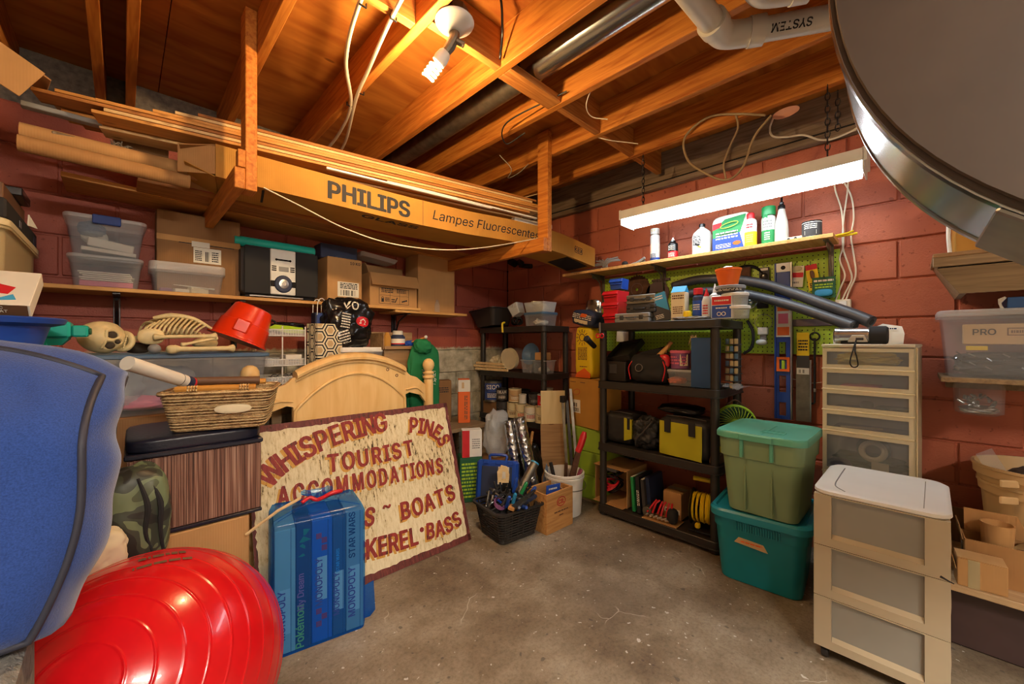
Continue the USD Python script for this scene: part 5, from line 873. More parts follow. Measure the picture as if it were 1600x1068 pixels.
solo("black_bag", "black rubbish bag slumped in front of the narrow rack", "bag", blob(.19, .16, .40, .7, 3, .22, 5, 22), "black_gloss", (2.265, 2.10, .001), smooth=True)
t = thing("scrub_brush", "brush with an orange wooden handle sticking out of the black bag", "brush", (2.25, 2.09, .375)); part(t, "handle", tube([[0, 0, 0], [.01, .0, .06], [.03, 0, .13]], [.009, .013, .010], 10), "wood_crate")
solo("grey_plastic", "folded blue-grey plastic sheet standing beside the black bag", "plastic sheet", hull([(-.05, 0, 0), (.06, .02, 0), (.05, .01, .30), (.02, .0, .34), (-.02, .03, .1), (.0, .05, 0)]), "clear_blue", (2.13, 1.84, .001), smooth=False)
t = thing("plywood_sheet", "brown plywood offcut leaning in front of the narrow rack, lower of the two", "plywood", (2.37, 1.94, .001), -40, rx=-9); part(t, "sheet", cb(-.10, .10, 0, .012, 0, .56, .001), "wood_board", smooth=False)
t = thing("plywood_sheet", "pale plywood offcut leaning behind the brown one at the narrow rack", "plywood", (2.415, 1.99, .27), -40, rx=-6); part(t, "sheet", cb(-.095, .10, 0, .010, 0, .545, .001), "plywood_pale", smooth=False)
t = thing("metal_rails", "long grey metal rails leaning against the labelled carton", "rails", (0, 0, 0))
for k, (dx, top, mt) in enumerate(((0, .77, "galv_dull"), (.03, .75, "dark_steel"), (.055, .84, "galvanised"))):
    part(t, "rail", tube([[2.36 + dx, 1.80 - dx, .01], [2.41 + dx, 1.90 - dx * .6, top]], .014, 4), mt, smooth=False)
part(t, "clamp_head", T(cb(-.02, .02, -.02, .02, 0, .05, .004), (2.40, 1.885, .74)), "black_matte")
t = thing("drawer_chest", "old lime green painted wooden drawer chest between the racks", "chest", (2.49, 1.70, 0), -90)
part(t, "carcass", cb(-.24, .12, .012, .36, .02, .555, .003), "green_paint", smooth=False)
for k in range(3):
    part(t, "drawer_front", cb(-.236, .116, 0, .0115, .03 + k * .175, .20 + k * .175, .003), "green_paint", smooth=False)
    part(t, "knob_hole", T(cyl(.011, .002, 14), (-.16, -.0002, .12 + k * .175), rx=90), "black_matte")
part(t, "plinth", cb(-.23, .11, .02, .35, 0, .0195, .002), "wood_dirty")
t = carton_box("cardboard_box", "brown carton with white barcode label and a pen-drawn oval on the green chest", .31, .25, .36, (2.49, 1.765, .5558), -100, "carton_gold")
part(t, "white_label", plate(.10, .10, .0009, 0, -.08, .10), "paper"); part(t, "barcode", cat(bars(.045, .03, 10, 3, -.001, x0=-.105, z0=.145), lines(.07, .03, 3, 5, -.001, x0=-.115, z0=.108)), "ink")
el = [(.035 * math.cos(a), .02 * math.sin(a)) for a in np.linspace(0, 6.28, 24)]; part(t, "pen_oval", T(prism(Polygon(el).buffer(.002).difference(Polygon(el).buffer(-.001)), .0006, -.0009), (-.07, 0, .26), ry=-15), "ink_red"); part(t, "label_print", cat(lines(.06, .012, 1, 3, -.0002, x0=-.14, z0=.33), lines(.05, .012, 1, 5, -.0002, x0=-.03, z0=.33)), "print_brown")
t = thing("seed_bag", "tall yellow bag printed with a brown sun standing on the labelled carton", "bag", (2.53, 1.80, .92), -100)
b = blob(.18, .12, .40, .3, 3, .03, 4, 3); part(t, "bag_body", T(b, (0, .06, 0)), "print_yellow", smooth=True)
sp = [prism(Polygon(circ(.030, 0, 24)[:, :2]).difference(Polygon(circ(.024, 0, 24)[:, :2])), .001, -.001)] + [T(plate(.004, .03), (.04 * math.cos(a), 0, .04 * math.sin(a)), ry=0) if False else T(T(plate(.005, .026), (0, 0, .038)), ry=math.degrees(a)) for a in np.arange(12) * math.pi / 6]
part(t, "sun_print", T(cat(sp), (-.005, .0, .315)), "print_brown"); part(t, "label_print", cat(lines(.10, .10, 9, 4, -.0005, x0=-.05, z0=.14), lines(.08, .012, 1, 6, -.0008, x0=-.03, z0=.085)), "print_brown"); part(t, "orange_foot", prism([(-.08, .005), (.08, .005), (.085, .04), (.02, .08), (-.06, .04)], .0012, -.0012), "print_orange")
t = thing("snack_bag", "navy and white printed foil bag lying on top of the yellow bag", "bag", (2.50, 1.80, 1.3205), -100, ry=12)
sn = T(blob(.25, .17, .12, .45, 3, .10, 5, 6), (0, .08, 0)); part(t, "film", sn, "print_navy", smooth=True); part(t, "cream_panel", drape(plate(.15, .028, .0006, 0, 0, .022), sn), "paper_cream", smooth=False); part(t, "white_swirl", drape(lines(.20, .04, 3, 5, 0, .0006, x0=-.10, z0=.055), sn), "paper", smooth=False); part(t, "orange_print", drape(prism(Polygon([(-.01, .07), (.05, .075), (.06, .10), (0, .10)]), .0006, -.0006), sn, .002), "print_orange", smooth=False)
t = thing("retail_pack", "silver and navy crumpled retail pack standing behind the navy foil bag", "pack", (2.66, 1.79, 1.33), -95); part(t, "film", blob(.13, .06, .20, .5, 3, .25, 5, 16), "galvanised_bright", smooth=False)
t = thing("retail_pack", "narrow carded pack with a black top standing beside the red bins", "pack", (2.825, 1.63, 1.2), -92, ry=3); part(t, "card", cb(-.055, .055, 0, .03, 0, .31, .003), "paper"); part(t, "black_top", plate(.11, .07, .0008, 0, 0, .24), "charcoal"); part(t, "label_print", lines(.08, .14, 6, 5, -.0003, x0=-.04, z0=.08), "print_brown")
solo("dark_torch", "black rubber torch lying against the yellow bag's right side", "torch", T(lathe([(.012, 0), (.018, .005), (.02, .09), (.024, .12), (.018, .125)], 14), ry=-60), "black_matte", (2.42, 1.615, 1.165))
g = random.Random(21)
t = thing("pail", "white plastic pail holding a red-handled saw in front of the green chest", "pail", (2.235, 1.745, .0005))
part(t, "pail_body", lathe([(.112, 0), (.116, .003), (.132, .25), (.140, .252), (.140, .265), (.136, .268), (.141, .275), (.141, .288), (.134, .29), (.129, .29), (.112, .006)], 32), "white_plastic", smooth=35); part(t, "bail", tube([[.14, 0, .24], [.10, -.11, .20], [0, -.15, .19], [-.10, -.11, .20], [-.14, 0, .24]], .003, 6, smooth=5), "steel"); part(t, "red_mark", T(curved(plate(.012, .03, .0008, 0, 0, .19), .131), rz=50), "print_red")
t = thing("hand_saw", "hand saw with a red handle sticking up out of the white pail", "saw", (0, 0, 0)); a, b = np.array([2.20, 1.72, .03]), np.array([2.28, 1.655, .44])
part(t, "blade", tube([a, b - [.0, 0, .0]], [.03, .024], 4), "rust", smooth=False); part(t, "handle", tube([b - [.004, -.003, .01], b + [.015, -.012, .05], b + [.03, -.02, .10], b + [.038, -.024, .13]], [.022, .024, .024, .014], 10), "gloss_red")
for k, (x_, y_, mt, lab) in enumerate(((2.20, 1.80, "black_matte", "black pry bar standing in the white pail"), (2.28, 1.77, "rust", "rusty pipe end leaning in the white pail"), (2.29, 1.69, "gloss_pink", "pink-handled tool in the white pail"))):
    solo(("pry_bar", "pipe", "hand_tool")[k], lab, "tool", tube([[2.235 + (x_ - 2.235) * .2, 1.745 + (y_ - 1.745) * .2, .02], [x_, y_, .20], [2.235 + (x_ - 2.235) * 1.5, 1.745 + (y_ - 1.745) * 1.5, .34 - .02 * k]], .013, 8), mt)
t = thing("wooden_crate", "open wooden box stamped with red CIL oval in front of the white pail", "crate", (2.0, 1.595, .0005), -3)
for nm, m in (("front_panel", cb(-.125, .125, 0, .012, 0, .25, .002)), ("back_panel", cb(-.125, .125, .168, .18, 0, .25, .002)), ("side_panel", cb(-.125, -.113, .0125, .1675, 0, .248, .002)), ("side_panel", cb(.113, .125, .0125, .1675, 0, .248, .002)), ("bottom_panel", cb(-.112, .112, .0125, .1675, .002, .012, .001))): part(t, nm, m, "wood_crate", smooth=False)
el = Polygon([(.042 * math.cos(a), .03 * math.sin(a)) for a in np.linspace(0, 6.28, 32)]); part(t, "stamp", T(prism(el.difference(el.buffer(-.005)), .0006, -.0006), (.01, 0, .18)), "ink_red"); part(t, "lettering", T(text("CIL", .026, .0008, loc=(.01, 0, .167)), (0, 0, 0)), "ink_red"); part(t, "stencil", T(cat(lines(.13, .016, 1, 6, -.0002, x0=-.055, z0=.112), lines(.04, .014, 1, 8, -.0002, x0=-.01, z0=.088)), (0, 0, 0)), "print_brown")
t = thing("retail_pack", "blue retail card standing in the wooden CIL box", "pack", (1.985, 1.64, .03), -8, ry=3); part(t, "card", cb(-.07, .05, 0, .006, 0, .25, .002), "print_blue"); part(t, "label_print", lines(.07, .02, 1, 4, -.0003, x0=-.05, z0=.215), "paper")
t = thing("tool_basket", "black slatted plastic basket heaped with hand tools in front of the corner", "basket", (1.735, 1.80, .0005), -8)
W_, D_, H_ = .30, .27, .20
part(t, "rim", loft([rr(W_ + .04, D_ + .04, .04, 4, H_ - .014), rr(W_ + .06, D_ + .06, .045, 4, H_ - .012), rr(W_ + .06, D_ + .06, .045, 4, H_), rr(W_ + .03, D_ + .03, .035, 4, H_)], False, False), "black_plastic", smooth=35); part(t, "base", loft([rr(W_ - .05, D_ - .05, .03, 4, 0), rr(W_ - .03, D_ - .03, .03, 4, .01), rr(W_ - .035, D_ - .035, .03, 4, .03), rr(W_ - .05, D_ - .05, .03, 4, .012)]), "black_plastic")
for k in range(9):
    z = .03 + k * .0165; f = z / H_; part(t, "slat", loft([rr(W_ - .03 + .065 * f, D_ - .03 + .065 * f, .035, 4, z), rr(W_ - .029 + .065 * f, D_ - .029 + .065 * f, .035, 4, z + .010), rr(W_ - .035 + .065 * f, D_ - .035 + .065 * f, .033, 4, z + .010), rr(W_ - .036 + .065 * f, D_ - .036 + .065 * f, .033, 4, z)], ring=True), "black_plastic", smooth=35)
for sx in (-1, 1):
    for q in np.linspace(-.40, .40, 6):
        part(t, "rib", tube([[q * (W_ - .03), sx * (D_ / 2 - .018), .02], [q * (W_ + .02), sx * (D_ / 2 + .012), H_ - .01]], .005, 5), "black_plastic"); part(t, "rib", tube([[sx * (W_ / 2 - .018), q * (D_ - .03), .02], [sx * (W_ / 2 + .012), q * (D_ + .02), H_ - .01]], .005, 5), "black_plastic")
    part(t, "corner_panel", T(hull([(sx * (W_ / 2 - .012), -(D_ / 2 - .07), .02), (sx * (W_ / 2 - .07), -(D_ / 2 - .012), .02), (sx * (W_ / 2 - .03), -(D_ / 2 - .03), .02), (sx * (W_ / 2 + .012), -(D_ / 2 - .06), H_ - .01), (sx * (W_ / 2 - .06), -(D_ / 2 + .012), H_ - .01), (sx * (W_ / 2), -(D_ / 2), H_ - .01)])), "black_plastic")
g = random.Random(31)
def bits(n, r0, r1, L0, L1, z0, z1):
    out = []
    for k in range(n):
        a, e = g.uniform(0, 6.28), g.uniform(-.2, 1.1); d_ = np.array([math.cos(a) * math.cos(e), math.sin(a) * math.cos(e), math.sin(e)]); p_ = np.array([g.uniform(-.115, .115), g.uniform(-.10, .10), g.uniform(z0, z1)]); L_ = g.uniform(L0, L1)
        p_ = p_ - d_ * L_ * .4; p_[2] = max(p_[2], .11); out.append(tube([p_, p_ + d_ * L_ * .5, p_ + d_ * L_], [g.uniform(r0, r1), g.uniform(r0, r1), g.uniform(r0, r1) * .7], 6))
    return cat(*out)
t = thing("tool_heap", "dark jumble of small hand tools filling the black basket", "tools", (1.735, 1.80, .035), -8, kind="stuff")
part(t, "dark_tools", cat(blob(.27, .24, .13, .6, 3, .25, 7, 4), bits(34, .005, .013, .08, .16, .13, .22)), "black_matte", smooth=False, kind="stuff"); part(t, "steel_tools", bits(18, .002, .006, .08, .16, .13, .21), "steel", smooth=False, kind="stuff"); part(t, "blue_grips", bits(9, .008, .011, .06, .10, .14, .20), "gloss_blue", smooth=False, kind="stuff")
def driver(label, p, d, mt, r=.011, L=.10):
    d = np.array(d, float) / np.linalg.norm(d); t = thing("screwdriver", label, "screwdriver", p)
    part(t, "handle", tube([d * 0, d * .012, d * L * .5, d * L * .9, d * L], [r * .8, r * 1.1, r, r * 1.1, r * .7], 10), mt); part(t, "shank", tube([-d * .09, d * .004], .0035, 6), "steel")
for k, (x_, y_, z_, d, mt) in enumerate(((1.66, 1.74, .20, (-.2, -.5, .8), "gloss_blue"), (1.685, 1.715, .205, (-.1, -.4, .9), "gloss_cyan"), (1.70, 1.69, .20, (-.5, -.7, .35), "gloss_navy"), (1.73, 1.68, .20, (-.4, -.8, .3), "gloss_blue"), (1.77, 1.69, .205, (.2, -.6, .5), "gloss_navy"), (1.81, 1.71, .21, (.4, -.3, .7), "gloss_blue"), (1.78, 1.80, .24, (.1, -.2, .9), "gloss_blue"), (1.80, 1.76, .22, (.3, -.2, .7), "gloss_green"))):
    driver(("blue-handled screwdriver leaning left at the left of the basket", "light blue screwdriver upright at the left of the basket", "navy screwdriver lying over the basket's front left", "blue screwdriver lying over the middle of the basket's front", "navy screwdriver pointing forward at the basket's centre", "blue screwdriver at the right front of the basket", "blue screwdriver upright in the back of the basket", "green-ended screwdriver at the right of the basket")[k], (x_, y_, z_), d, mt)
t = thing("panel_saw", "saw with a pale wooden handle standing at the back of the black basket", "saw", (1.775, 1.865, .16), -45); part(t, "blade", hull([(-.03, 0, 0), (.06, 0, 0), (-.03, .004, 0), (.06, .004, 0), (-.02, 0, .14), (.03, .004, .14), (.03, 0, .14)]), "dark_steel", smooth=False); part(t, "grip", T(prism(Polygon([(-.04, 0), (.03, 0), (.035, .05), (.02, .10), (-.02, .11), (-.045, .07)]).difference(Polygon([(-.015, .02), (.01, .02), (.01, .07), (-.01, .075)])), .02), (-.01, -.01, .13)), "wood_pale")
solo("purple_coil", "purple coil of cord at the left of the tool basket", "cord", cat(*[T(tube(circ(.035, 0, 16), .005, 6, closed=True), (0, 0, .006 * k), rx=30) for k in range(4)]), "print_purple", (1.655, 1.79, .20))
solo("sand_block", "small orange-brown sanding block on top of the basket's tools", "block", cb(-.035, .035, -.02, .02, 0, .02, .003), "wood_crate", (1.665, 1.69, .205), 25, rx=12)
solo("chisel_tray", "flat black tool roll lying across the front of the tool basket", "tool roll", cb(-.11, .11, -.025, .025, 0, .02, .006), "black_plastic", (1.76, 1.69, .215), 12, ry=-4)
for k in range(4): solo("pliers", ("silver pliers at the left edge of the basket", "black pliers standing in the basket's middle", "grey spanner lying on the basket's right side", "black clamp standing at the basket's back")[k], "pliers", cat(tube([[0, 0, 0], [.02, -.01, .06], [.035, -.01, .11]], .006, 6), tube([[.0, .01, 0], [-.01, 0, .05], [-.005, -.01, .11]], .006, 6)), ("steel", "black_gloss", "galv_dull", "black_matte")[k], ((1.60, 1.83, .185), (1.71, 1.80, .19), (1.84, 1.80, .19), (1.72, 1.87, .19))[k], 40 * k)
roll("cardboard tube with a pale blue end cap leaning out of the tool basket", (1.80, 1.80, .19), (1.985, 1.80, .385), .028, "galv_dull", "gloss_sky")
# ---------------------------------------------------------------- lidded bins and drawer towers on the right
plain("bin_green", "#7f9a74", .42, var=.05); plain("lid_green", "#5fae96", .38, var=.05); plain("bin_teal", "#0f7f8d", .36, var=.06); plain("lid_teal", "#1f8fa5", .36, var=.05)
t = thing("storage_tote", "teal plastic storage tote with an orange sticker, under the sage green one", "storage tote", (2.165, .535, .0005), -86)
c = .235
part(t, "tub", T(loft([rr(.335, .37, .05, 5, 0), rr(.345, .38, .05, 5, .004), rr(.385, .43, .055, 5, .26), rr(.398, .445, .055, 5, .268), rr(.40, .447, .055, 5, .315), rr(.38, .43, .05, 5, .315), rr(.33, .36, .045, 5, .008)]), (0, c, 0)), "bin_teal", smooth=40)
part(t, "lid", T(loft([rr(.41, .46, .06, 5, .318), rr(.43, .48, .065, 5, .322), rr(.432, .482, .065, 5, .352), rr(.415, .465, .06, 5, .362), rr(.385, .435, .05, 5, .362), rr(.375, .425, .05, 5, .352)]), (0, c, 0)), "lid_teal", smooth=40)
for k in range(18): part(t, "grip_rib", cb(-.09 + k * .0105, -.084 + k * .0105, c - .2285, c - .2215, .272, .312, .001), "bin_teal")
part(t, "sticker", T(prism([(-.07, 0), (.075, -.012), (.055, .02), (-.05, .028)], .0015, -.0015), (-.03, c - .2135, .205), rx=-5), "print_tan"); part(t, "sticker_print", T(lines(.09, .012, 1, 5, -.0016, x0=-.04, z0=.004), (-.03, c - .2135, .205), rx=-5), "print_orange")
t = thing("storage_tote", "sage green storage tote with a sea green lid stacked on the teal one", "storage tote", (2.125, .525, .3640), -91)
c = .225
part(t, "tub", T(loft([rr(.285, .33, .045, 5, 0), rr(.295, .34, .045, 5, .004), rr(.335, .395, .05, 5, .27), rr(.352, .412, .05, 5, .275), rr(.362, .42, .05, 5, .362), rr(.345, .40, .05, 5, .362), rr(.28, .32, .04, 5, .008)]), (0, c, 0)), "bin_green", smooth=40)
part(t, "lid", T(loft([rr(.365, .43, .055, 5, .363), rr(.385, .45, .06, 5, .367), rr(.385, .45, .06, 5, .388), rr(.372, .437, .058, 5, .398), rr(.33, .395, .045, 5, .398), rr(.30, .365, .04, 5, .388)]), (0, c, 0)), "lid_green", smooth=40)
part(t, "lid_emboss", cat(cb(-.002, .002, c - .14, c + .14, .3885, .3905, .0006), T(prism(ring_poly(.10, .06, .004), .002), (.03, c - .03, .3905), rx=90)), "lid_green")
part(t, "front_latch", cat(cb(-.075, .065, c - .232, c - .2255, .365, .395, .003), cb(-.075, -.06, c - .222, c - .195, .28, .364, .003), cb(.05, .065, c - .222, c - .195, .28, .364, .003)), "lid_green"); part(t, "body_rib", cat(cb(-.062, -.054, c - .195, c - .16, .02, .27, .002), cb(.05, .058, c - .195, c - .16, .02, .27, .002)), "bin_green")
# clear drawer tower
t = thing("drawer_tower", "tall cream-framed tower of clear plastic drawers against the red block wall", "drawer tower", (2.452, .163, 0), -93.5)
w, d = .325, .36; part(t, "frame_side", cb(-w / 2, -w / 2 + .006, .012, d, .02, 1.175, .003), "clear_cream"); part(t, "frame_side", cb(w / 2 - .006, w / 2, .012, d, .02, 1.175, .003), "clear_cream"); part(t, "top_panel", cb(-w / 2 - .002, w / 2 + .002, .0, d, 1.1755, 1.190, .004), "clear_cream")
part(t, "back_panel", cb(-w / 2 + .0065, w / 2 - .0065, d - .006, d - .001, .03, 1.174, .001), "clear_cream")
zb = [1.174, 1.072, .972, .872, .772, .572, .372, .172]
for k in range(7):
    a, b = zb[k + 1], zb[k]; h = b - a
    dr = part(t, "drawer", T(shell(w - .02, d - .03, w - .016, d - .026, h - .016, .002, .008), (0, d / 2 - .003, a + .005)), "clear_plastic")
    part(dr, "drawer_front", prism(ring_poly(w - .008, h - .008, .016), .006, -.004).apply_translation([0, 0, a + .004]), "clear_cream"); part(dr, "front_pane", cb(-w / 2 + .021, w / 2 - .021, -.001, .001, a + .021, b - .021, .0004), "clear_thin")
    part(t, "shelf_rail", cb(-w / 2 + .0005, w / 2 - .0005, -.006, .02, a - .004, a + .0035, .002), "gloss_cream")
for q in (-1, 1):
    for yy in (.04, d - .04): part(t, "foot", cyl(.014, .02, 12).apply_translation([q * (w / 2 - .03), yy, 0]), "black_plastic")
part(t, "side_strip", cb(w / 2 + .0005, w / 2 + .006, .012, .035, .02, 1.175, .002), "gloss_cream")
for k, (z, m, mt, lab) in enumerate(((1.082, blob(.22, .13, .068, .7, 3, .3, 6, 3), "gloss_yellow", "yellow cloth bundle inside the top clear drawer"), (.982, T(cb(-.09, .05, -.06, .06, 0, .012, .003)), "print_pink", "pinkish papers inside the second clear drawer"), (.882, cat(blob(.05, .06, .035, .7, 2), T(blob(.05, .05, .02, .7, 2, .3), (.06, 0, 0)), T(blob(.12, .06, .018, .7, 2, .3), (.10, .02, 0))), "print_darkgreen", "dark oddments inside the third clear drawer"), (.782, T(cb(-.1, .06, -.004, .004, 0, .01, .002), rz=24), "paper_cream", "stick inside the fourth clear drawer"))):
    solo("drawer_contents", lab, "contents", m, mt, (2.545, .165, z), -93)
solo("drawer_contents", "dark coil and packets inside the big clear drawer of the tower", "contents", cat(T(tube(circ(.05, 0, 20), .014, 8, closed=True), (.02, .0, .10), rx=65), blob(.26, .14, .07, .7, 3, .3, 7, 6)), "print_darkgreen", (2.60, .165, .582), -93)
solo("drawer_contents", "white ring of tape inside the big clear drawer of the tower", "tape", tube(circ(.04, 0, 22), .012, 8, closed=True), "paper_cream", (2.50, .14, .69), -93, rx=70)
solo("drawer_contents", "cream card inside the big clear drawer of the tower", "card", cb(-.03, .03, 0, .003, 0, .05, .001), "paper_cream", (2.475, .115, .595), -93)
solo("drawer_contents", "navy lump inside the big clear drawer of the tower", "contents", blob(.09, .06, .05, .8, 2, .2, 6, 3), "gloss_navy", (2.495, .26, .585), -93)
# hand vacuum-like torch and note on the tower
ft = at(1355, 523, x=2.55)
t = thing("spotlight", "silver cordless torch with a black rear and hanging wrist strap lying on the drawer tower", "torch", (2.487, ft[1] + .005, 1.1905), -93)
part(t, "barrel", T(lathe([(.034, 0), (.039, .004), (.039, .02), (.036, .024), (.037, .125), (.04, .13)], 26), (-.115, .03, .041), ry=90), "galvanised_bright", smooth=40); part(t, "lens_ring", T(lathe([(.028, -.002), (.034, .0005)], 24), (-.115, .03, .041), ry=90), "steel"); part(t, "lens", T(lathe([(.0005, -.0035), (.026, -.002), (.026, 0)], 20), (-.116, .03, .041), ry=90), "clear_amber")
part(t, "rear", T(lathe([(.041, 0), (.043, .003), (.042, .055), (.036, .062)], 26), (.016, .03, .041), ry=90), "black_matte", smooth=40); part(t, "grip_plate", hull([(-.06, -.012, .012), (.012, -.012, .012), (-.045, -.014, .04), (.0, -.014, .04), (-.06, .0, .008), (.012, 0, .008), (-.045, 0, .045), (.0, 0, .045)]), "pvc"); part(t, "slot", cb(-.03, -.002, -.0165, -.0142, .018, .03, .002), "charcoal"); part(t, "foot", cb(-.09, .06, .005, .055, 0, .006, .002), "charcoal")
part(t, "strap", tube([[-.028, -.0175, .02], [-.036, -.045, -.03], [-.046, -.048, -.085], [-.036, -.048, -.108], [-.018, -.048, -.100], [-.022, -.048, -.06], [-.028, -.045, -.03], [-.028, -.0175, .02]], .0028, 6, smooth=5), "black_matte")
t = thing("paper_note", "crumpled white handwritten note sticking up behind the silver torch", "note", at(1385, 537, x=2.66) * [1, 1, 0] + [0, 0, 1.1905], -100); part(t, "sheet", T(hull([(-.06, 0, 0), (.06, 0, 0), (-.055, .02, .08), (-.02, .03, .10), (.05, .028, .085), (-.05, .03, .05), (.062, .012, .05)])), "paper", smooth=False); part(t, "handwriting", T(lines(.07, .012, 1, 12, 0, x0=-.035, z0=0), (0, .012, .07), rx=-14, ry=3), "print_navy"); part(t, "white_pad", cb(-.085, -.04, .04, .05, 0, .055, .002), "white_plastic")
solo("white_cup", "small white plastic edge piece left of the silver torch on the drawer tower", "cup", lathe([(.02, 0), (.023, .002), (.025, .04), (.02, .04)], 14), "white_plastic", at(1311, 525, x=2.60) * [1, 1, 0] + [0, .0, 1.1905])
# white rolling drawer unit
plain("drawer_white_shaded", "#b3a78f", .38, var=.03); plain("drawer_top", "#dfe0de", .42, var=.03); plain("drawer_grey", "#8f8d86", .5, var=.05)  # white plastic: front and sides toned beige for dim warm light, top kept pale
t = thing("rolling_drawers", "white plastic three-drawer rolling unit at the lower right", "drawer unit", (1.888, .0975, 0), -91)
w, d = .352, .43
for k in range(3):
    z0 = .050 + .192 * k; part(t, "side_shell", T(loft([rr(w - .03, d - .03, .03, 4, z0), rr(w, d - .01, .04, 4, z0 + .02), rr(w + .006, d, .042, 4, z0 + .10), rr(w, d - .01, .04, 4, z0 + .185), rr(w - .02, d - .03, .035, 4, z0 + .191)]), (0, d / 2 + .012, 0)), "drawer_white_shaded", smooth=40)
    fr_ = Polygon([(-w / 2, 0), (w / 2, 0), (w / 2, .19), (-w / 2, .19)]).difference(Polygon([(-w / 2 + .052, .030), (w / 2 - .058, .030), (w / 2 - .058, .186), (-w / 2 + .052, .186)]))
    dr = part(t, "drawer_front", prism(fr_, .024, -.004).apply_translation([0, 0, z0 + .001]), "drawer_white_shaded", smooth=False)
    part(dr, "panel", cb(-w / 2 + .05, w / 2 - .056, .008, .0185, z0 + .029, z0 + .188, .001), "drawer_grey", smooth=False)
    part(dr, "sill", hull([(-w / 2 + .053, -.003, z0 + .0305), (w / 2 - .059, -.003, z0 + .0305), (-w / 2 + .053, .0075, z0 + .0305), (w / 2 - .059, .0075, z0 + .0305), (-w / 2 + .053, .0075, z0 + .046), (w / 2 - .059, .0075, z0 + .046)]), "drawer_white_shaded", smooth=False)
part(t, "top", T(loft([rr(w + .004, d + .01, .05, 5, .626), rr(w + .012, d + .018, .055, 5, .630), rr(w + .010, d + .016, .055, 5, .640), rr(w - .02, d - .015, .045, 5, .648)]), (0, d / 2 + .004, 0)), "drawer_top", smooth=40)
part(t, "top_groove", tube([[-w / 2 + .09, .012, .6475], [-w / 2 + .055, .07, .6482], [-w / 2 + .05, .20, .6482], [-w / 2 + .05, .36, .648]], .0022, 6, smooth=5), "print_grey"); part(t, "top_groove", tube([[w / 2 - .06, .012, .6475], [w / 2 - .058, .38, .648]], .0014, 6), "drawer_grey")
for sx in (-1, 1):
    for yy in (.03, d - .03):
        part(t, "caster", cat(T(cyl(.020, .022, 16), (sx * (w / 2 - .03) - .011, yy, .0205), ry=90), cb(sx * (w / 2 - .03) - .014, sx * (w / 2 - .03) + .014, yy - .012, yy + .014, .028, .052, .003)), "black_plastic")
solo("black_pen", "black pen mark-like clip stuck on the right front edge of the rolling drawers", "clip", tube([[0, 0, 0], [0, -.03, -.012]], [.004, .0015], 8), "black_matte", (1.882, -.055, .445))
# ledge board and boxes at the right edge
solo("bench_board", "rough wooden board lying on the low ledge at the right edge", "board", cb(2.30, 2.862, -1.25, -.055, .2355, .262, .003), "wood_bench")
t = thing("small_box", "small brown cardboard box with tape at the front of the low board", "box", (2.312, -.175, .2625), -86); part(t, "box_body", cb(-.063, .063, 0, .078, 0, .105, .002), "carton_light", smooth=False); part(t, "tape", plate(.03, .105, .0006, 0, -.02, 0), "clear_amber"); part(t, "top_flap", T(cb(-.063, .063, 0, .08, 0, .003, .001), (0, 0, .1055), rx=3), "carton_light"); part(t, "side_flap", T(cb(-.003, 0, 0, .078, 0, .05, .001), (-.064, 0, .06), ry=-12), "carton_light")
t = thing("open_carton", "open brown carton behind the small box on the low board", "box", (2.405, -.345, .2625), -88); part(t, "carton_body", T(shell(.42, .115, .42, .115, .155, .004, .003, n=1), (0, .0575, 0)), "carton", smooth=False); part(t, "torn_flap", T(cb(-.004, 0, 0, .11, 0, .06, .001), (-.212, 0, .15), ry=-10), "carton_inside"); part(t, "back_flap", T(cb(-.20, .20, 0, .004, 0, .09, .001), (0, .112, .156), rx=-8), "carton"); part(t, "metal_clip", cb(-.2145, -.2105, .03, .05, .06, .13, .001), "steel")
solo("foil_heap", "crumpled foil and plastic packets piled in the open carton at the right edge", "packets", cat(*[T(hull(np.random.default_rng(k + 40).normal(0, 1, (8, 3)) * [.028, .04, .02]), (.0 + .006 * (k % 3), -.05 * k + .12, .13 + .02 * (k % 2))) for k in range(7)]), "galvanised_bright", (2.462, -.43, .29), smooth=False)
solo("paper_cup", "plain tan cardboard cup standing in the open carton at the right edge", "cup", loft([circ(.040, 0, 22), circ(.046, .11, 22), circ(.042, .11, 22), circ(.038, .006, 22)]), "carton_light", (2.464, -.225, .375))
solo("packing_block", "small brown block of packing under the tan cup", "packing", cb(-.045, .045, -.05, .05, 0, .104, .003), "carton_dark", (2.464, -.225, .268))
for k, (z, r) in enumerate(((.40, .185), (.52, .20))):
    t = thing("tan_pail", ("lower of the two nested tan plastic pails at the right edge", "upper of the two nested tan plastic pails, full of dark scraps")[k], "pail", (2.672 - .002 * k, -.375, (.2625, .452)[k]))
    h = (.355, .235)[k]; R0 = (.150, .150)[k]
    part(t, "pail_body", lathe([(R0, 0), (R0 + .003, .003), (r - .008, h - .045), (r, h - .043), (r + .002, h - .012), (r + .006, h - .010), (r + .006, h), (r - .004, h), (r - .012, h - .05), (R0 - .004, .008)], 40), "tan_pail" if "tan_pail" in MATS else "gloss_tan", smooth=40)
    part(t, "handle_lug", T(cb(-.03, .03, -.010, 0, 0, .03, .004), (-.9 * r, -.0 + .12, h - .06), rz=-60), "gloss_tan")
t = thing("scrap_heap", "dark grey scraps and a clear strip in the upper tan pail", "scraps", (2.67, -.375, .462)); part(t, "scraps", blob(.26, .26, .225, .9, 3, .10, 9, 5), "charcoal", smooth=False); part(t, "clear_strip", T(cb(-.03, .03, 0, .003, 0, .16, .001), (-.06, .11, .14), ry=-28, rz=-60), "clear_plastic")
t = thing("cardboard_sheet", "dark brown cardboard panel standing behind the pails at the right edge", "cardboard", (2.80, -.02, .2625), -90); part(t, "panel", cb(0, .55, 0, .006, 0, .16, .001), "carton_dark")
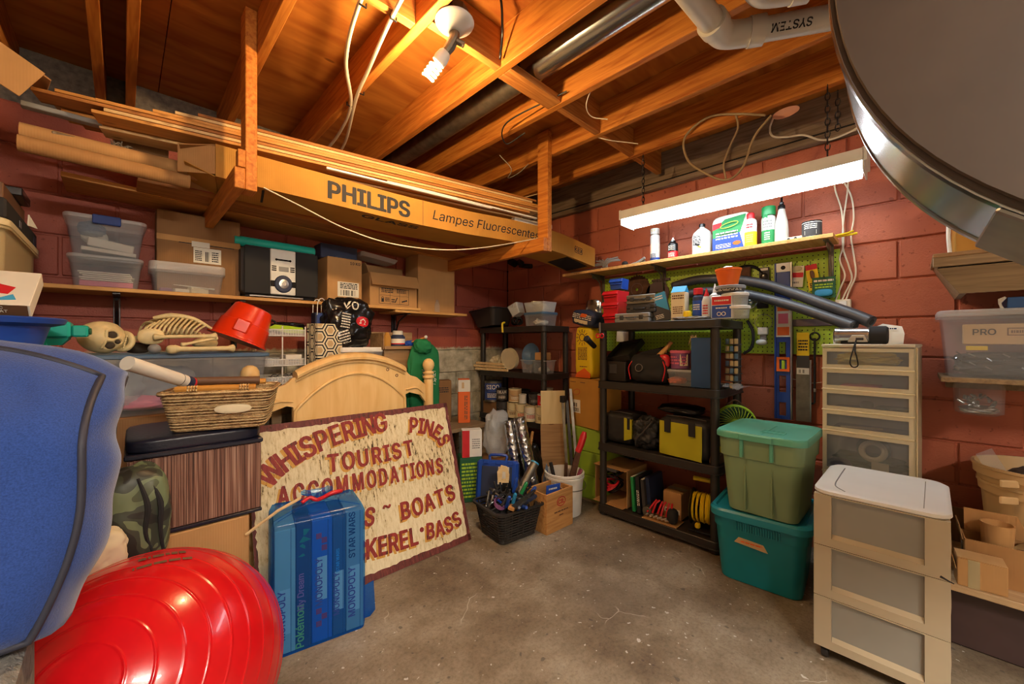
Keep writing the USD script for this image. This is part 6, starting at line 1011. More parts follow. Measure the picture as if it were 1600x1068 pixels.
# upper shelf on the right with a clear box
t = thing("wall_shelf", "rough wooden wall shelf at the right edge carrying the clear box of packets", "shelf", (0, 0, 0)); part(t, "board", cb(2.50, 2.868, -.90, -.075, 1.030, 1.050, .002), "wood_dirty"); part(t, "cleat", cb(2.80, 2.868, -.90, -.10, .985, 1.0295, .002), "wood_dirty")
t = thing("storage_box", "big clear storage box of packets and screws on the right edge shelf", "storage box", (2.515, -.345, 1.0505), -90); tote(t, .56, .33, .285, "clear_plastic", "clear_haze", .88, .03, None, .035)
t = thing("packet", "grey packet lettered PRO inside the big clear box at the right edge", "packet", (2.565, -.24, 1.19), -90); part(t, "card", cb(-.10, .10, 0, .02, 0, .085, .003), "print_tan"); part(t, "lettering", text("PRO", .024, .0008, loc=(-.04, -.0003, .04)), "ink"); part(t, "label_print", cat(prism(ring_poly(.07, .032, .004), .0008, -.001).apply_translation([.055, 0, .036]), lines(.05, .02, 1, 4, -.0003, x0=.03, z0=.042)), "print_brown")
solo("packet", "yellow strip packet under the PRO packet in the big clear box", "packet", cb(-.03, .03, 0, .02, 0, .018, .002), "print_yellow", (2.562, -.18, 1.165), -90); solo("packet", "navy packet at the right of the big clear box", "packet", cb(-.08, .08, 0, .03, 0, .10, .003), "print_navy", (2.60, -.44, 1.17), -90)
solo("screw_heap", "dark heap of screws and nails filling the lower half of the big clear box", "screws", cat(blob(.44, .24, .10, .4, 3, .12, 9, 3), *[T(tube([[0, 0, 0], [0, .07, .02]], .003, 5), (g.uniform(-.2, .2), -.10 + .01 * (k % 3), .05 + .01 * (k % 5)), rz=g.uniform(0, 180)) for k in range(24)]), "charcoal", (2.68, -.345, 1.056), -90, smooth=False)
for k in range(9): solo("bright_screw", "shiny screw pressed against the front of the big clear box", "screw", tube([[0, 0, 0], [.0, .02, .012]], .003, 6), "steel", (2.5455, -.13 - .045 * (k % 6), 1.085 + .018 * (k % 4)), g.uniform(-60, 60), "shiny screws in the clear box")
t = thing("hanging_jar", "clear plastic jar of screws fixed under the right edge shelf", "jar", (2.66, -.19, .885)); part(t, "jar", T(loft([rr(.10, .10, .03, 4, .0), rr(.14, .14, .035, 4, .012), rr(.145, .145, .03, 4, .12), rr(.13, .13, .03, 4, .143)])), "clear_plastic", smooth=40); part(t, "jar_lid", loft([rr(.135, .135, .03, 4, .1435), rr(.135, .135, .03, 4, .1445)]), "clear_cream")
solo("jar_screws", "shiny screws and washers lying in the jar under the right edge shelf", "screws", cat(*[T(tube([[0, 0, 0], [.02, 0, .015]], .005, 6), (g.uniform(-.045, .045), g.uniform(-.045, .045), g.uniform(.01, .07)), rz=g.uniform(0, 360)) for k in range(26)], blob(.11, .11, .035, .6, 2, .2, 6)), "steel", (2.66, -.19, .889), smooth=False)
t = thing("book", "dark blue book lying on the clear box at the right edge", "book", (2.56, -.42, 1.3365), -92); part(t, "cover", cb(-.16, .16, 0, .22, 0, .045, .002), "binder_blue" if "binder_blue" in MATS else "gloss_navy"); part(t, "white_bits", cat(*[tube([[-.17, .01 + .02 * k, .0], [-.18, .0, .02 + .006 * k], [-.165, -.01, .045]], .004, 5) for k in range(4)]), "paper")
t = thing("plank_box", "rough grey-brown plank box shelf under the metal drum at the right edge", "shelf box", (2.46, -.46, 1.405), -90)
part(t, "lower_plank", hull([(-.33, .06, 0), (.4, .06, 0), (-.40, 0, .105), (.4, 0, .105), (-.33, .08, 0), (.4, .08, 0), (-.40, .02, .105), (.4, .02, .105)]), "wood_dirty", smooth=False); part(t, "upper_plank", cb(-.41, .4, -.005, .02, .111, .15, .003), "wood_dirty", smooth=False); part(t, "top_plank", cb(-.41, .4, -.005, .41, .1505, .168, .003), "rust_wood" if "rust_wood" in MATS else "wood_board", smooth=False); part(t, "side_plank", hull([(-.33, .081, 0), (-.40, .021, .149), (-.33, .41, 0), (-.40, .41, .149), (-.31, .081, 0), (-.38, .021, .149), (-.31, .41, 0), (-.38, .41, .149)]), "wood_dirty", smooth=False); part(t, "dark_gap", cb(-.395, .4, .012, .019, .1055, .1105, .001), "black_matte")
t = carton_box("cardboard_box", "brown cardboard box on the plank box under the metal drum", .5, .25, .30, (2.60, -.37, 1.5736), -90, "carton_gold", tape=False)
cable("power_cable", "white cable end hanging beside the cardboard box under the metal drum", [(2.585, -.105, 1.578), (2.58, -.10, 1.68), (2.59, -.108, 1.80)], .007, "white_plastic")
# big round-ended drum overhead
plain("drum_face", "#4a3d33", .55, var=.22, scale=5, bump=.1, bscale=30); plain("drum_seam", "#4a4038", .7, var=.3, scale=20)
X0, R = .90, .60; CY_, CZ = .112 - R, 1.845
t = thing("metal_drum", "big round drum with brown end face and bright metal rim at the upper right", "drum", (X0, CY_, CZ), 0)
dz = lambda prof: T(lathe(prof, 96), ry=90)
part(t, "end_face", dz([(R - .012, -.004), (R - .010, 0), (R - .010, .004)]), "drum_face", smooth=30); part(t, "seam_ring", dz([(R - .011, .0045), (R - .003, .0055), (R - .002, .012), (R - .008, .016)]), "drum_seam", smooth=30)
part(t, "rim_band", loft([T(trimesh.Trimesh(circ(r, z, 96), [[0, 1, 2]], process=False), ry=90).vertices for r, z in ((R - .010, .0165), (R, .018), (R + .002, .03), (R, .032), (R, .285), (R + .003, .29), (R + .003, .31), (R - .02, .312))], False, True), "galvanised_bright", smooth=30)
a = math.radians(-52); part(t, "joint_cover", T(cb(.018, .315, -.042, .042, R - .002, R + .008, .003), rx=0).apply_transform(trimesh.transformations.rotation_matrix(-(math.pi / 2 - a), [1, 0, 0])), "galv_joint" if "galv_joint" in MATS else "galvanised")
for yy in (-.25, .25): part(t, "hanger_strap", cb(.12, .15, yy - .001, yy + .001, .545, .79, .0005), "galvanised")
# ---------------------------------------------------------------- left side of the floor
# painted sign leaning on the headboard
S0, S1 = np.array([.405, 1.915, .002]), np.array([1.513, 1.895, .002]); TOPV = np.array([.062, .262, .798])
ex = (S1 - S0) / np.linalg.norm(S1 - S0); SW, SH = np.linalg.norm(S1 - S0), np.linalg.norm(TOPV); ez = TOPV - ex * (TOPV @ ex); ez /= np.linalg.norm(ez); ey = np.cross(ez, ex)
sg = UsdGeom.Xform.Define(stage, _path("/World", "painted_sign")); sg.AddTransformOp().Set(Gf.Matrix4d(*ex, 0, *ey, 0, *ez, 0, *S0, 1))
data(sg.GetPrim(), "weathered cream painted wooden sign with red lettering leaning against the headboard", "sign"); t = str(sg.GetPath())
def sign_px(px, py):
    d = FWD + (px - 800) / FPX * RGT + np.array([0, 0, -(py - 534) / FPX]); o = np.array([0, 0, CAM_H]); n = ey
    k = ((S0 - o) @ n) / (d @ n); q = o + d * k - S0; return float(q @ ex), float(q @ ez)
n = {"t": ("texture_coordinate", {}), "m": ("mapping", {"scale": (34.0, 8.0, 9.0)}), "n": ("noise_texture", {"scale": 2.0, "detail": 7.0, "roughness": .7}), "n2": ("noise_texture", {"scale": 2.6, "detail": 4.0}),
     "a": ("math", {"math_type": "multiply_add", "value2": .45}), "r": ("rgb_ramp", {"ramp": [(.54, lin("#2f2720")), (.585, lin("#6b583c")), (.63, lin("#c5b48c")), (.74, lin("#d6c9a6")), (.92, lin("#e2d7b8"))]}), "p": ("principled_bsdf", {"roughness": .7, "specular_ior_level": .25}), "b": ("bump", {"strength": .5, "distance": .002})}
mk("sign_cream", n, [("t.object", "m.vector"), ("m.vector", "n.vector"), ("t.object", "n2.vector"), ("n2.fac", "a.value1"), ("n.fac", "a.value3"), ("a.value", "r.fac"), ("r.color", "p.base_color"), ("n.fac", "b.height"), ("b.normal", "p.normal")], "p.BSDF")
def worn(name, c1, c2):
    nn = {"t": ("texture_coordinate", {}), "m": ("mapping", {"scale": (30.0, 8.0, 7.0)}), "n": ("noise_texture", {"scale": 2.2, "detail": 6.0, "roughness": .7}), "r": ("rgb_ramp", {"ramp": [(.36, lin("#3a2a20")), (.43, lin(c1)), (.62, lin(c2)), (.72, lin("#b99b72"))]}), "p": ("principled_bsdf", {"roughness": .65})}
    mk(name, nn, [("t.object", "m.vector"), ("m.vector", "n.vector"), ("n.fac", "r.fac"), ("r.color", "p.base_color")], "p.BSDF")
worn("sign_red", "#7c1f1c", "#93302a"); worn("sign_ochre", "#b98530", "#cf9d48"); worn("sign_border", "#5a2420", "#733530")
part(t, "board", cb(0, SW, 0, .018, 0, SH, .002), "sign_cream", smooth=False)
g = random.Random(4)
def border(p, q, wd):
    p, q = np.array(p), np.array(q); L = np.linalg.norm(q - p); u = (q - p) / L; nrm = np.array([-u[1], u[0]]); k = int(L / .02)
    inner = [p + u * L * i / k + nrm * (wd + g.uniform(-.004, .004)) for i in range(k + 1)]
    return prism(Polygon([tuple(p), tuple(q)] + [tuple(v) for v in inner[::-1]]), .0015, -.0015)
part(t, "painted_border", cat(border((0, 0), (SW, 0), .035), border((SW, 0), (SW, SH), .022), border((SW, SH), (0, SH), .03), border((0, SH), (0, 0), .012)), "sign_border", smooth=False)
LSX = .78
def letters(word, pts, hpx_rot):
    """one painted letter after another: centre of each in sign coordinates, height, slant"""
    red, och = [], []
    for ch, (s, z), (h, ang) in zip(word, pts, hpx_rot):
        m = text(ch, h, .0018, True, sx=LSX); c = (m.vertices[:, 2].min() + m.vertices[:, 2].max()) / 2; m = T(m, (0, 0, -c)); m = T(m, ry=-ang)
        red.append(T(m, (s, -.0006, z))); red.append(T(m, (s + .0045, -.0007, z + .001))); o = m.copy(); o.vertices[:, 1] *= .4; och.append(T(o, (s - .012, 0, z - .010)))
    part(t, "lettering", cat(red), "sign_red", smooth=False); part(t, "lettering_shadow", cat(och), "sign_ochre", smooth=False)
def arc_word(word, p0, p1, p2, h, adv=None):
    """letters spread along a curve through three points of the photograph, taken on the sign's own plane"""
    a, b, c = (np.array(sign_px(*p)) for p in (p0, p1, p2)); nl = len(word); wd = [(1.25 if ch in "WM" else .55 if ch in "I-~." else 1.0) for ch in word]; cum = np.cumsum(wd) - np.array(wd) / 2; f = (cum - cum[0]) / (cum[-1] - cum[0]) if nl > 1 else np.array([.0])
    b2 = 2 * b - (a + c) / 2; uu = np.linspace(0, 1, 101)[:, None]; cv = (1 - uu) ** 2 * a + 2 * uu * (1 - uu) * b2 + uu ** 2 * c; sl_ = np.concatenate([[0], np.cumsum(np.linalg.norm(np.diff(cv, axis=0), axis=1))]); f = np.interp(f * sl_[-1], sl_, uu[:, 0]); P = [(1 - q) ** 2 * a + 2 * q * (1 - q) * b2 + q * q * c for q in f]; D = [2 * (1 - q) * (b2 - a) + 2 * q * (c - b2) for q in f]
    letters(word, P, [(h, math.degrees(math.atan2(d_[1], d_[0]))) for d_ in D])
arc_word("WHISPERING", (422, 738), (496, 690), (594, 660), .100)
arc_word("PINES", (646, 664), (677, 671), (693, 687), .088)
arc_word("TOURIST", (520, 723), (578, 713), (638, 700), .085)
LSX = .62; arc_word("ACCOMMODATIONS", (442, 775), (560, 752), (686, 727), .084); LSX = .78
arc_word("BOATS", (633, 797), (668, 785), (703, 770), .088); arc_word("S", (577, 807), (578, 807), (579, 807), .085)
tl = np.array(sign_px(604, 791)); part(t, "lettering", T(tube([[-.02, 0, -.006], [-.01, 0, .006], [.01, 0, -.006], [.02, 0, .006]], .006, 6, smooth=4), (tl[0], -.002, tl[1])), "sign_red")
arc_word("CKEREL", (562, 861), (605, 850), (646, 838), .088); arc_word("BASS", (672, 829), (694, 822), (713, 811), .080)
dt = np.array(sign_px(659, 827)); part(t, "lettering", T(prism(Polygon(circ(.013, 0, 16)[:, :2]), .0018, -.0018), (dt[0], 0, dt[1])), "sign_red")
for k in range(5): part(t, "nail", T(cyl(.005, .003, 8), (.10 + .23 * k, -.0015, SH - .012), rx=90), "rust")

# pine headboard behind the sign
hb = UsdGeom.Xform.Define(stage, _path("/World", "headboard")); HX0, HX1 = np.array([.436, 2.23, 0]), np.array([1.487, 2.325, 0]); hex_ = (HX1 - HX0) / np.linalg.norm(HX1 - HX0)
hb.AddTransformOp().Set(Gf.Matrix4d(*hex_, 0, -hex_[1], hex_[0], 0, 0, 0, 0, 1, 0, *HX0, 1)); data(hb.GetPrim(), "pine bed headboard with an arched top rail and turned post finials", "headboard"); t = str(hb.GetPath()); HW = np.linalg.norm(HX1 - HX0)
for q, x_ in ((0, 0), (1, HW)):
    part(t, "post", lathe([(.030, 0), (.034, .01), (.034, .60), (.032, .93), (.030, .95)], 20).apply_translation([x_, 0, 0]), "wood_pine", smooth=40)
    part(t, "finial", lathe([(.026, .9505), (.038, .956), (.040, .966), (.030, .973), (.028, .978), (.037, .985), (.038, .993), (.026, 1.0), (.024, 1.005), (.034, 1.02), (.040, 1.04), (.038, 1.06), (.028, 1.078), (.012, 1.088)], 24).apply_translation([x_, 0, 0]), "wood_pine_knob" if "wood_pine_knob" in MATS else "wood_pine", smooth=50)
def up(x): # upper edge of the shaped panel
    u = abs(x - HW / 2) / (HW / 2)
    return 1.135 - .23 * u ** 2 if u < .62 else float(np.interp(u, [.62, .70, .80, .92, 1.0], [1.0465, 1.00, .985, .935, .905]))
xs = np.linspace(.034, HW - .034, 60); ut = [(x, up(x) - .03 if abs(x - HW / 2) < .31 * HW else up(x) - .015) for x in xs]
lo = [(HW - .034, .80), (HW - .075, .85), (HW - .16, .875), (HW - .19, .865), (HW - .19, .40), (.19, .40), (.19, .865), (.16, .875), (.075, .85), (.034, .80)]
part(t, "panel", prism(Polygon(ut + lo), .022, -.011), "wood_pine", smooth=False)
ctr = np.array([[x, -.013, up(x) - .115 - .10 * (abs(x - HW / 2) / .36) ** 2] for x in np.linspace(HW / 2 - .33, HW / 2 + .33, 30)])
part(t, "arch_moulding", tube(np.vstack([[HW / 2 - .335, -.013, .62], ctr, [HW / 2 + .335, -.013, .62]]), .009, 8), "wood_pine_dark" if "wood_pine_dark" in MATS else "wood_pine", smooth=True)
rail = [(x, 0, up(x) - .012) for x in np.linspace(HW / 2 - .31 * HW, HW / 2 + .31 * HW, 36)]
L4 = []
for x, _, z in rail: L4.append(np.array([(x, -.034, z - .022), (x, -.038, z - .008), (x, -.026, z + .008), (x, 0, z + .018), (x, .026, z + .008), (x, .03, z - .01), (x, .026, z - .022)])[::-1])
part(t, "top_rail", loft(L4), "wood_pine", smooth=40)
part(t, "groove_moulding", tube([(x, -.013, z - .038) for x, _, z in rail], .006, 6), "wood_pine", smooth=True)
for sg_ in (-1, 1): part(t, "shoulder_moulding", tube([[HW / 2 + sg_ * .34, -.013, .895], [HW / 2 + sg_ * .42, -.013, .90], [HW / 2 + sg_ * .475, -.013, .86]], .006, 6, smooth=4), "wood_pine", smooth=True)
for x_, z_ in ((.80, .99), (.735, 1.03)): part(t, "knot", T(prism(Polygon(circ(.010, 0, 14)[:, :2]).difference(Polygon(circ(.006, 0, 14)[:, :2])), .0012, -.0012), (x_, -.011, z_)), "rust")

# ottoman, basket and what is under them
solo("cardboard_box", "plain cardboard box under the woven storage ottoman", "box", cb(-.16, .35, 1.80, 2.16, .001, .535, .004), "carton_light", smooth=False)
mk("reed", {"t": ("texture_coordinate", {}), "m": ("mapping", {"scale": (300.0, 300.0, 2.5)}), "n": ("noise_texture", {"scale": 1.0, "detail": 4.0}), "r": ("rgb_ramp", {"ramp": [(.3, lin("#2a1712")), (.48, lin("#6b4435")), (.62, lin("#9a7562")), (.75, lin("#b79a86"))]}), "p": ("principled_bsdf", {"roughness": .55}), "b": ("bump", {"strength": .7, "distance": .003})}, [("t.object", "m.vector"), ("m.vector", "n.vector"), ("n.fac", "r.fac"), ("r.color", "p.base_color"), ("n.fac", "b.height"), ("b.normal", "p.normal")], "p.BSDF")
plain("leather_navy", "#171a2b", .35, var=.1, bump=.2)
t = thing("storage_ottoman", "storage ottoman with brown reed sides and padded dark navy lid", "ottoman", (.200, 1.80, .540), -1)
part(t, "reed_body", cb(-.190, .190, .006, .37, .012, .268, .004), "reed", smooth=False); part(t, "base_trim", cb(-.192, .192, .002, .374, 0, .0115, .002), "leather_navy"); part(t, "lid_edge", cb(-.197, .195, -.003, .378, .269, .287, .004), "leather_navy"); part(t, "lid_pad", T(blob(.39, .38, .055, .25, 3), (0, .188, .281)), "leather_navy", smooth=True)
mk("wicker", {"t": ("texture_coordinate", {}), "m": ("mapping", {"scale": (1.0, 1.0, 1.0)}), "w": ("wave_texture", {"bands_direction": "z", "scale": 26.0, "distortion": 2.2, "detail": 2.0, "detail_scale": 6.0}), "n": ("noise_texture", {"scale": 38.0, "detail": 3.0}), "a": ("math", {"math_type": "multiply_add", "value2": .55}), "r": ("rgb_ramp", {"ramp": [(.3, lin("#4b3524")), (.55, lin("#94734a")), (.8, lin("#c2a06c")), (1.0, lin("#d8bc8c"))]}), "p": ("principled_bsdf", {"roughness": .7}), "b": ("bump", {"strength": 1.0, "distance": .006})}, [("t.object", "w.vector"), ("t.object", "n.vector"), ("w.fac", "a.value1"), ("n.fac", "a.value3"), ("a.value", "r.fac"), ("r.color", "p.base_color"), ("a.value", "b.height"), ("b.normal", "p.normal")], "p.BSDF")
t = thing("wicker_basket", "low rectangular seagrass basket with bamboo handle bars on the ottoman", "basket", (.245, 1.78, .878), -20)
bw, bd, bh = .335, .26, .135; cy = bd / 2
for k in range(14):
    z = .004 + k * .0095; f = k / 14; part(t, "woven_course", T(loft([rr(bw - .05 + .05 * f + 2 * e1, bd - .05 + .05 * f + 2 * e1, .03, 4, z + e2) for e1, e2 in ((0, .0002), (.004, .0022), (.005, .0048), (.004, .0074), (0, .0094), (-.004, .0074), (-.0045, .0048), (-.004, .0022))], ring=True), (0, cy, 0)), "wicker", smooth=60)
part(t, "base", T(loft([rr(bw - .05, bd - .05, .03, 4, 0), rr(bw - .05, bd - .05, .03, 4, .008)]), (0, cy, 0)), "wicker"); rimp = rr(bw + .006, bd + .006, .03, 6, bh + .004); part(t, "braided_rim", T(tube(rimp, .0085 + .0015 * np.sin(np.arange(len(rimp)) * 2.5), 8, closed=True), (0, cy, 0)), "wicker", smooth=True)
for y_ in (.004, bd - .004):
    part(t, "bamboo_bar", tube([[-.12, y_, bh + .018], [.0, y_, bh + .020], [.12, y_, bh + .018]], .0115, 12), "bamboo", smooth=True)
    for x_ in (-.07, .085): part(t, "binding", cat(*[T(tube(circ(.0135, 0, 12), .0028, 5, closed=True), (x_ - .012 + .008 * j, y_, bh + .017), ry=90) for j in range(4)]), "wicker")
part(t, "handle_gap", T(blob(.115, .012, .034, .8, 2), (.05, -.002, .06)), "paper_cream", label="pale paper showing through the handle hole")
a, b = np.array([.03, 1.74, 1.125]), np.array([.185, 1.92, 1.045])
t = thing("rolled_poster", "cream rolled poster with printed lettering sticking out of the wicker basket", "poster", (0, 0, 0)); u_ = (b - a) / np.linalg.norm(b - a); part(t, "roll", tube([a - u_ * .03, b], .0225, 20), "paper", smooth=40); part(t, "dark_print", tube([b - u_ * .035, b + u_ * .001], .0229, 20), "print_navy"); part(t, "red_print", tube([b - u_ * .008, b + u_ * .0015], .0232, 20), "print_red"); part(t, "ring_print", tube([b - u_ * .062, b - u_ * .060], .0229, 20), "ink")
solo("rolled_poster", "dark brown rolled poster lying across the back of the wicker basket", "poster", tube([[.20, 2.0, 1.045], [.42, 1.97, 1.038]], .016, 14), "print_brown")
solo("rolled_poster", "pale rolled paper lying inside the wicker basket", "poster", tube([[.16, 1.86, .93], [.36, 1.84, .93]], .03, 16), "paper_cream")
# long clear bin with the skeleton and the red basin
solo("cardboard_box", "stack of cartons carrying the long clear bin behind the basket", "box", cb(-.12, .40, 2.30, 2.97, .001, .885, .004), "carton_dark", smooth=False)
t = thing("storage_box", "long clear storage bin with a slate blue lid under the skeleton", "storage box", (.205, 2.30, .886), 1); tote(t, .68, .46, .262, "clear_plastic", "clear_blue", .90, .022, None, .04)
plain("slate_lid", "#56677f", .4); 
solo("red_cloth", "red and pink folded cloth inside the long clear bin", "cloth", cat(T(blob(.26, .30, .13, .7, 3, .25, 5, 3), (.17, -.06, 0)), T(blob(.22, .22, .07, .7, 3, .25, 5, 5), (-.12, -.02, 0))), "print_pink", (.20, 2.52, .892), smooth=True)
solo("grey_cloth", "grey-violet folded cloth inside the long clear bin", "cloth", blob(.24, .26, .19, .6, 3, .2, 5, 7), "print_grey", (.14, 2.56, .895), smooth=True)
solo("plastic_film", "bunched clear film at the left inside the long clear bin", "film", blob(.20, .22, .20, .7, 3, .3, 6, 9), "clear_haze", (-.02, 2.50, .892), smooth=True)
# skeleton decoration lying on its side
plain("bone", "#d9c592", .5, var=.2, scale=25); plain("bone_dark", "#3d3224", .8)
zl = 1.149
t = thing("skeleton", "plastic skeleton decoration lying along the slate blue lid, skull at the left", "skeleton", (0, 2.42, zl))
sk = trimesh.creation.icosphere(subdivisions=4); v = sk.vertices; dv = v.copy()
r_ = np.ones(len(v)); fx, fy, fz = v[:, 0], v[:, 1], v[:, 2]
# +x is the jaw end, -y faces the camera
dv[:, 0] *= .078; dv[:, 1] *= .066; dv[:, 2] *= .066
jaw = fx > .35; dv[jaw, 2] *= 1 - .42 * (fx[jaw] - .35); dv[jaw, 1] *= 1 - .28 * (fx[jaw] - .35)
for ex_, ez_, rr_, dp in ((.28, .22, .26, .030), (.33, -.42, .24, .030), (.58, -.14, .17, .020), (.05, .62, .14, .008)):
    q = np.sqrt((fx - ex_) ** 2 + (fz - ez_) ** 2); k = (fy < 0) & (q < rr_); dv[k, 1] += dp * (1 - (q[k] / rr_) ** 2)
sm = trimesh.Trimesh(dv, sk.faces, process=False); SKX = -.055
SK = (SKX, -.06, .070)
part(t, "skull", T(sm, SK, ry=12), "bone", smooth=True)
for ex_, ez_, s_ in ((.28, .22, .017), (.33, -.42, .015), (.58, -.14, .009)):
    part(t, "eye_socket", T(T(blob(2 * s_, .012, 2 * s_, 1, 2), (ex_ * .078, -.046, ez_ * .066 - s_)), SK, ry=12), "bone_dark", smooth=True)
part(t, "teeth", T(T(cat(*[cb(.0, .006, -.0035, .003, -.005 + z, z + .0045, .0018) for z in np.linspace(-.024, .024, 6)]), (.064, -.038, -.004)), SK, ry=12), "bone")
part(t, "jaw", T(T(tube([[.035, .03, -.034], [.068, -.026, -.032], [.083, -.040, 0], [.068, -.026, .032], [.035, .03, .034]], .011, 8, smooth=4), (.004, -.002, -.004)), SK, ry=12), "bone", smooth=True); part(t, "brow_ridge", T(tube([[.004, -.052, -.045], [.010, -.060, -.01], [.004, -.058, .03]], .006, 6, smooth=4), SK, ry=12), "bone", smooth=True)
spn = spline([[.02, .0, .06], [.06, .01, .07], [.12, .02, .10], [.22, .03, .10], [.30, .02, .075]], 5)
for p in spn: part(t, "vertebra", T(blob(.016, .030, .028, .8, 1), p - [0, 0, .014]), "bone")
for k in range(12):
    f = k / 11; x_ = .055 + .0165 * k; hgt = .045 + .060 * math.sin(math.pi * (f * .75 + .15)); dp = .045 + .03 * math.sin(math.pi * f)
    part(t, "rib", tube([[x_, .03, .095], [x_ + .008, .03 + dp, .095 + hgt * .35], [x_ + .025, dp * .8, .09 + hgt * .72], [x_ + .050, .0, .075 + hgt * .86]], .0048, 6, smooth=4), "bone", smooth=True)
    part(t, "rib", tube([[x_, .03, .09], [x_ + .004, -.03 - dp * .6, .085], [x_ + .018, -.045 - dp * .6, .085 + hgt * .35], [x_ + .050, -.03, .080 + hgt * .80]], .0048, 6, smooth=4), "bone", smooth=True)
part(t, "breastbone", tube([[.10, -.02, .158], [.16, -.03, .172], [.24, -.03, .160], [.31, -.03, .115]], [.008, .012, .010, .006], 8, smooth=4), "bone", smooth=True)
def bone(p, q, r): p, q = np.array(p), np.array(q); u = (q - p) / np.linalg.norm(q - p); return tube([p - u * r * .6, p, p + u * .02, (p + q) / 2, q - u * .02, q, q + u * r * .6], [r * .9, r * 1.7, r, r * .85, r, r * 1.7, r * .9], 10)
part(t, "upper_arm", bone([.10, -.12, .072], [.315, -.10, .080], .0095), "bone", smooth=True); part(t, "forearm", bone([.32, -.095, .070], [.19, -.13, .038], .007), "bone", smooth=True); part(t, "forearm", bone([.165, -.155, .020], [.38, -.125, .022], .0115), "bone", smooth=True); part(t, "shoulder_blade", T(blob(.09, .03, .07, .8, 2), (.09, -.09, .04)), "bone", smooth=True)
part(t, "elbow_joint", T(blob(.042, .04, .038, .8, 2), (.155, -.155, .0)), "bone", smooth=True); part(t, "pelvis", T(blob(.10, .10, .05, .8, 2, .15), (.29, .02, .02)), "bone", smooth=True); part(t, "neck_support", T(blob(.09, .06, .05, .8, 2), (.05, .02, .0)), "bone_dark", smooth=True)
solo("grey_marble_ball", "small blue-grey plastic ball joint under the skeleton's ribs", "ball", blob(.045, .045, .042, 1, 2), "print_grey", (.10, 2.31, zl + .0005))
plain("gloss_basin", "#e2360f", .28, var=.03)
t = thing("red_basin", "shiny orange-red plastic basin lying upside down and tilted at the skeleton's feet", "basin", (.440, 2.50, zl + .075), 0, ry=24)
part(t, "basin", lathe([(.140, -.02), (.138, -.012), (.130, -.010), (.124, 0.0), (.116, .07), (.115, .075), (.110, .077), (.090, .165), (.080, .172)], 40).apply_translation([0, 0, 0]), "basin_red" if "basin_red" in MATS else "gloss_basin", smooth=40); part(t, "handle_boss", T(cb(-.035, .035, -.126, -.100, .015, .085, .008), rz=-15), "gloss_basin")
# headboard background: table with bags
solo("side_table", "old wooden table hidden behind the headboard carrying bags and racks", "table", cat(cb(.56, 1.62, 2.42, 2.97, .925, .95, .003), *[cb(x_ - .025, x_ + .025, y_ - .025, y_ + .025, .001, .9245, .003) for x_ in (.60, 1.58) for y_ in (2.46, 2.93)]), "wood_dirty")
t = thing("wire_rack", "white wire three-tier rack on the table behind the headboard", "rack", (.672, 2.52, .9505), 8)
W3, D3 = .215, .24
for tier, z in enumerate((.015, .115, .285)):
    for zz_ in (z, z + .035): part(t, "wire_frame", T(tube(rr(W3, D3, .03, 4, zz_), .0028, 5, closed=True), (0, D3 / 2, 0)), "white_plastic")
    part(t, "wire_bars", cat(*[tube([[x_, 0, z + .035], [x_, 0, z], [x_, D3, z], [x_, D3, z + .035]], .0016, 4) for x_ in np.linspace(-W3 / 2 + .03, W3 / 2 - .03, 12)]), "white_plastic")
    part(t, "tray_strip", T(loft([rr(W3 + .003, D3 + .003, .03, 4, z), rr(W3 + .003, D3 + .003, .03, 4, z + .034)], False, False), (0, D3 / 2, 0)), "clear_haze")
for s in (-1, 1): part(t, "upright", tube([[s * .02 if s < 0 else W3 / 2, .01, .0], [s * .02 if s < 0 else W3 / 2, .01, .34]], .0035, 6), "white_plastic")
part(t, "upright", tube([[-W3 / 2 + .03, D3 - .01, 0], [-W3 / 2 + .03, D3 - .01, .34]], .0035, 6), "white_plastic")
solo("lime_packet", "crumpled lime green packet lying in the top tier of the white wire rack", "packet", T(hull([(-.10, 0, .03), (-.09, .03, .02), (.0, -.01, 0), (.09, 0, .0), (.10, .03, .035), (.02, .03, .045), (-.06, .02, .05)])), "gloss_lime", (.685, 2.56, .9505 + .30), 6, smooth=False)
solo("black_straps", "black strap bundle lying behind the lime packet", "straps", cat(T(blob(.18, .10, .07, .7, 3, .3, 6, 3)), T(tube(circ(.035, 0, 16), .006, 6, closed=True), (-.10, -.02, .045), rx=80)), "black_gloss", (.72, 2.68, .9505 + .30), smooth=False)
t = thing("small_carton", "cream small cartons stacked in the middle tier of the white wire rack", "carton", (.715, 2.54, .9505 + .121), 8); part(t, "box_body", cb(-.05, .05, 0, .08, 0, .03, .002), "paper_cream"); part(t, "box_body", cb(-.045, .045, .002, .08, .0305, .055, .002), "paper"); part(t, "label_print", lines(.06, .03, 2, 3, -.0003, x0=-.03, z0=.0), "print_grey")
solo("navy_clips", "blue-grey wire clips in the lowest tier of the white wire rack", "clips", cat(*[T(tube(circ(.022, 0, 14), .003, 5, closed=True), (-.05 + .03 * k, .0, .024), rx=80, rz=20 * k) for k in range(5)]), "steel", (.675, 2.58, .9505 + .018))
t = thing("gift_bag", "paper gift bag printed with black and gold hexagons behind the headboard", "gift bag", (.905, 2.50, .9505), 14)
gw, gd, gh = .165, .11, .36; part(t, "bag_body", T(loft([rr(gw, gd, .002, 1, 0), rr(gw, gd, .002, 1, gh), rr(gw - .004, gd - .004, .002, 1, gh), rr(gw - .004, gd - .004, .002, 1, .004)]), (0, gd / 2, 0)), "paper_cream", smooth=False)
hexr = lambda r0, r1: Polygon(circ(r0, 0, 6)[:, :2]).difference(Polygon(circ(r1, 0, 6)[:, :2])); blk, gold = [], []; R6 = .043
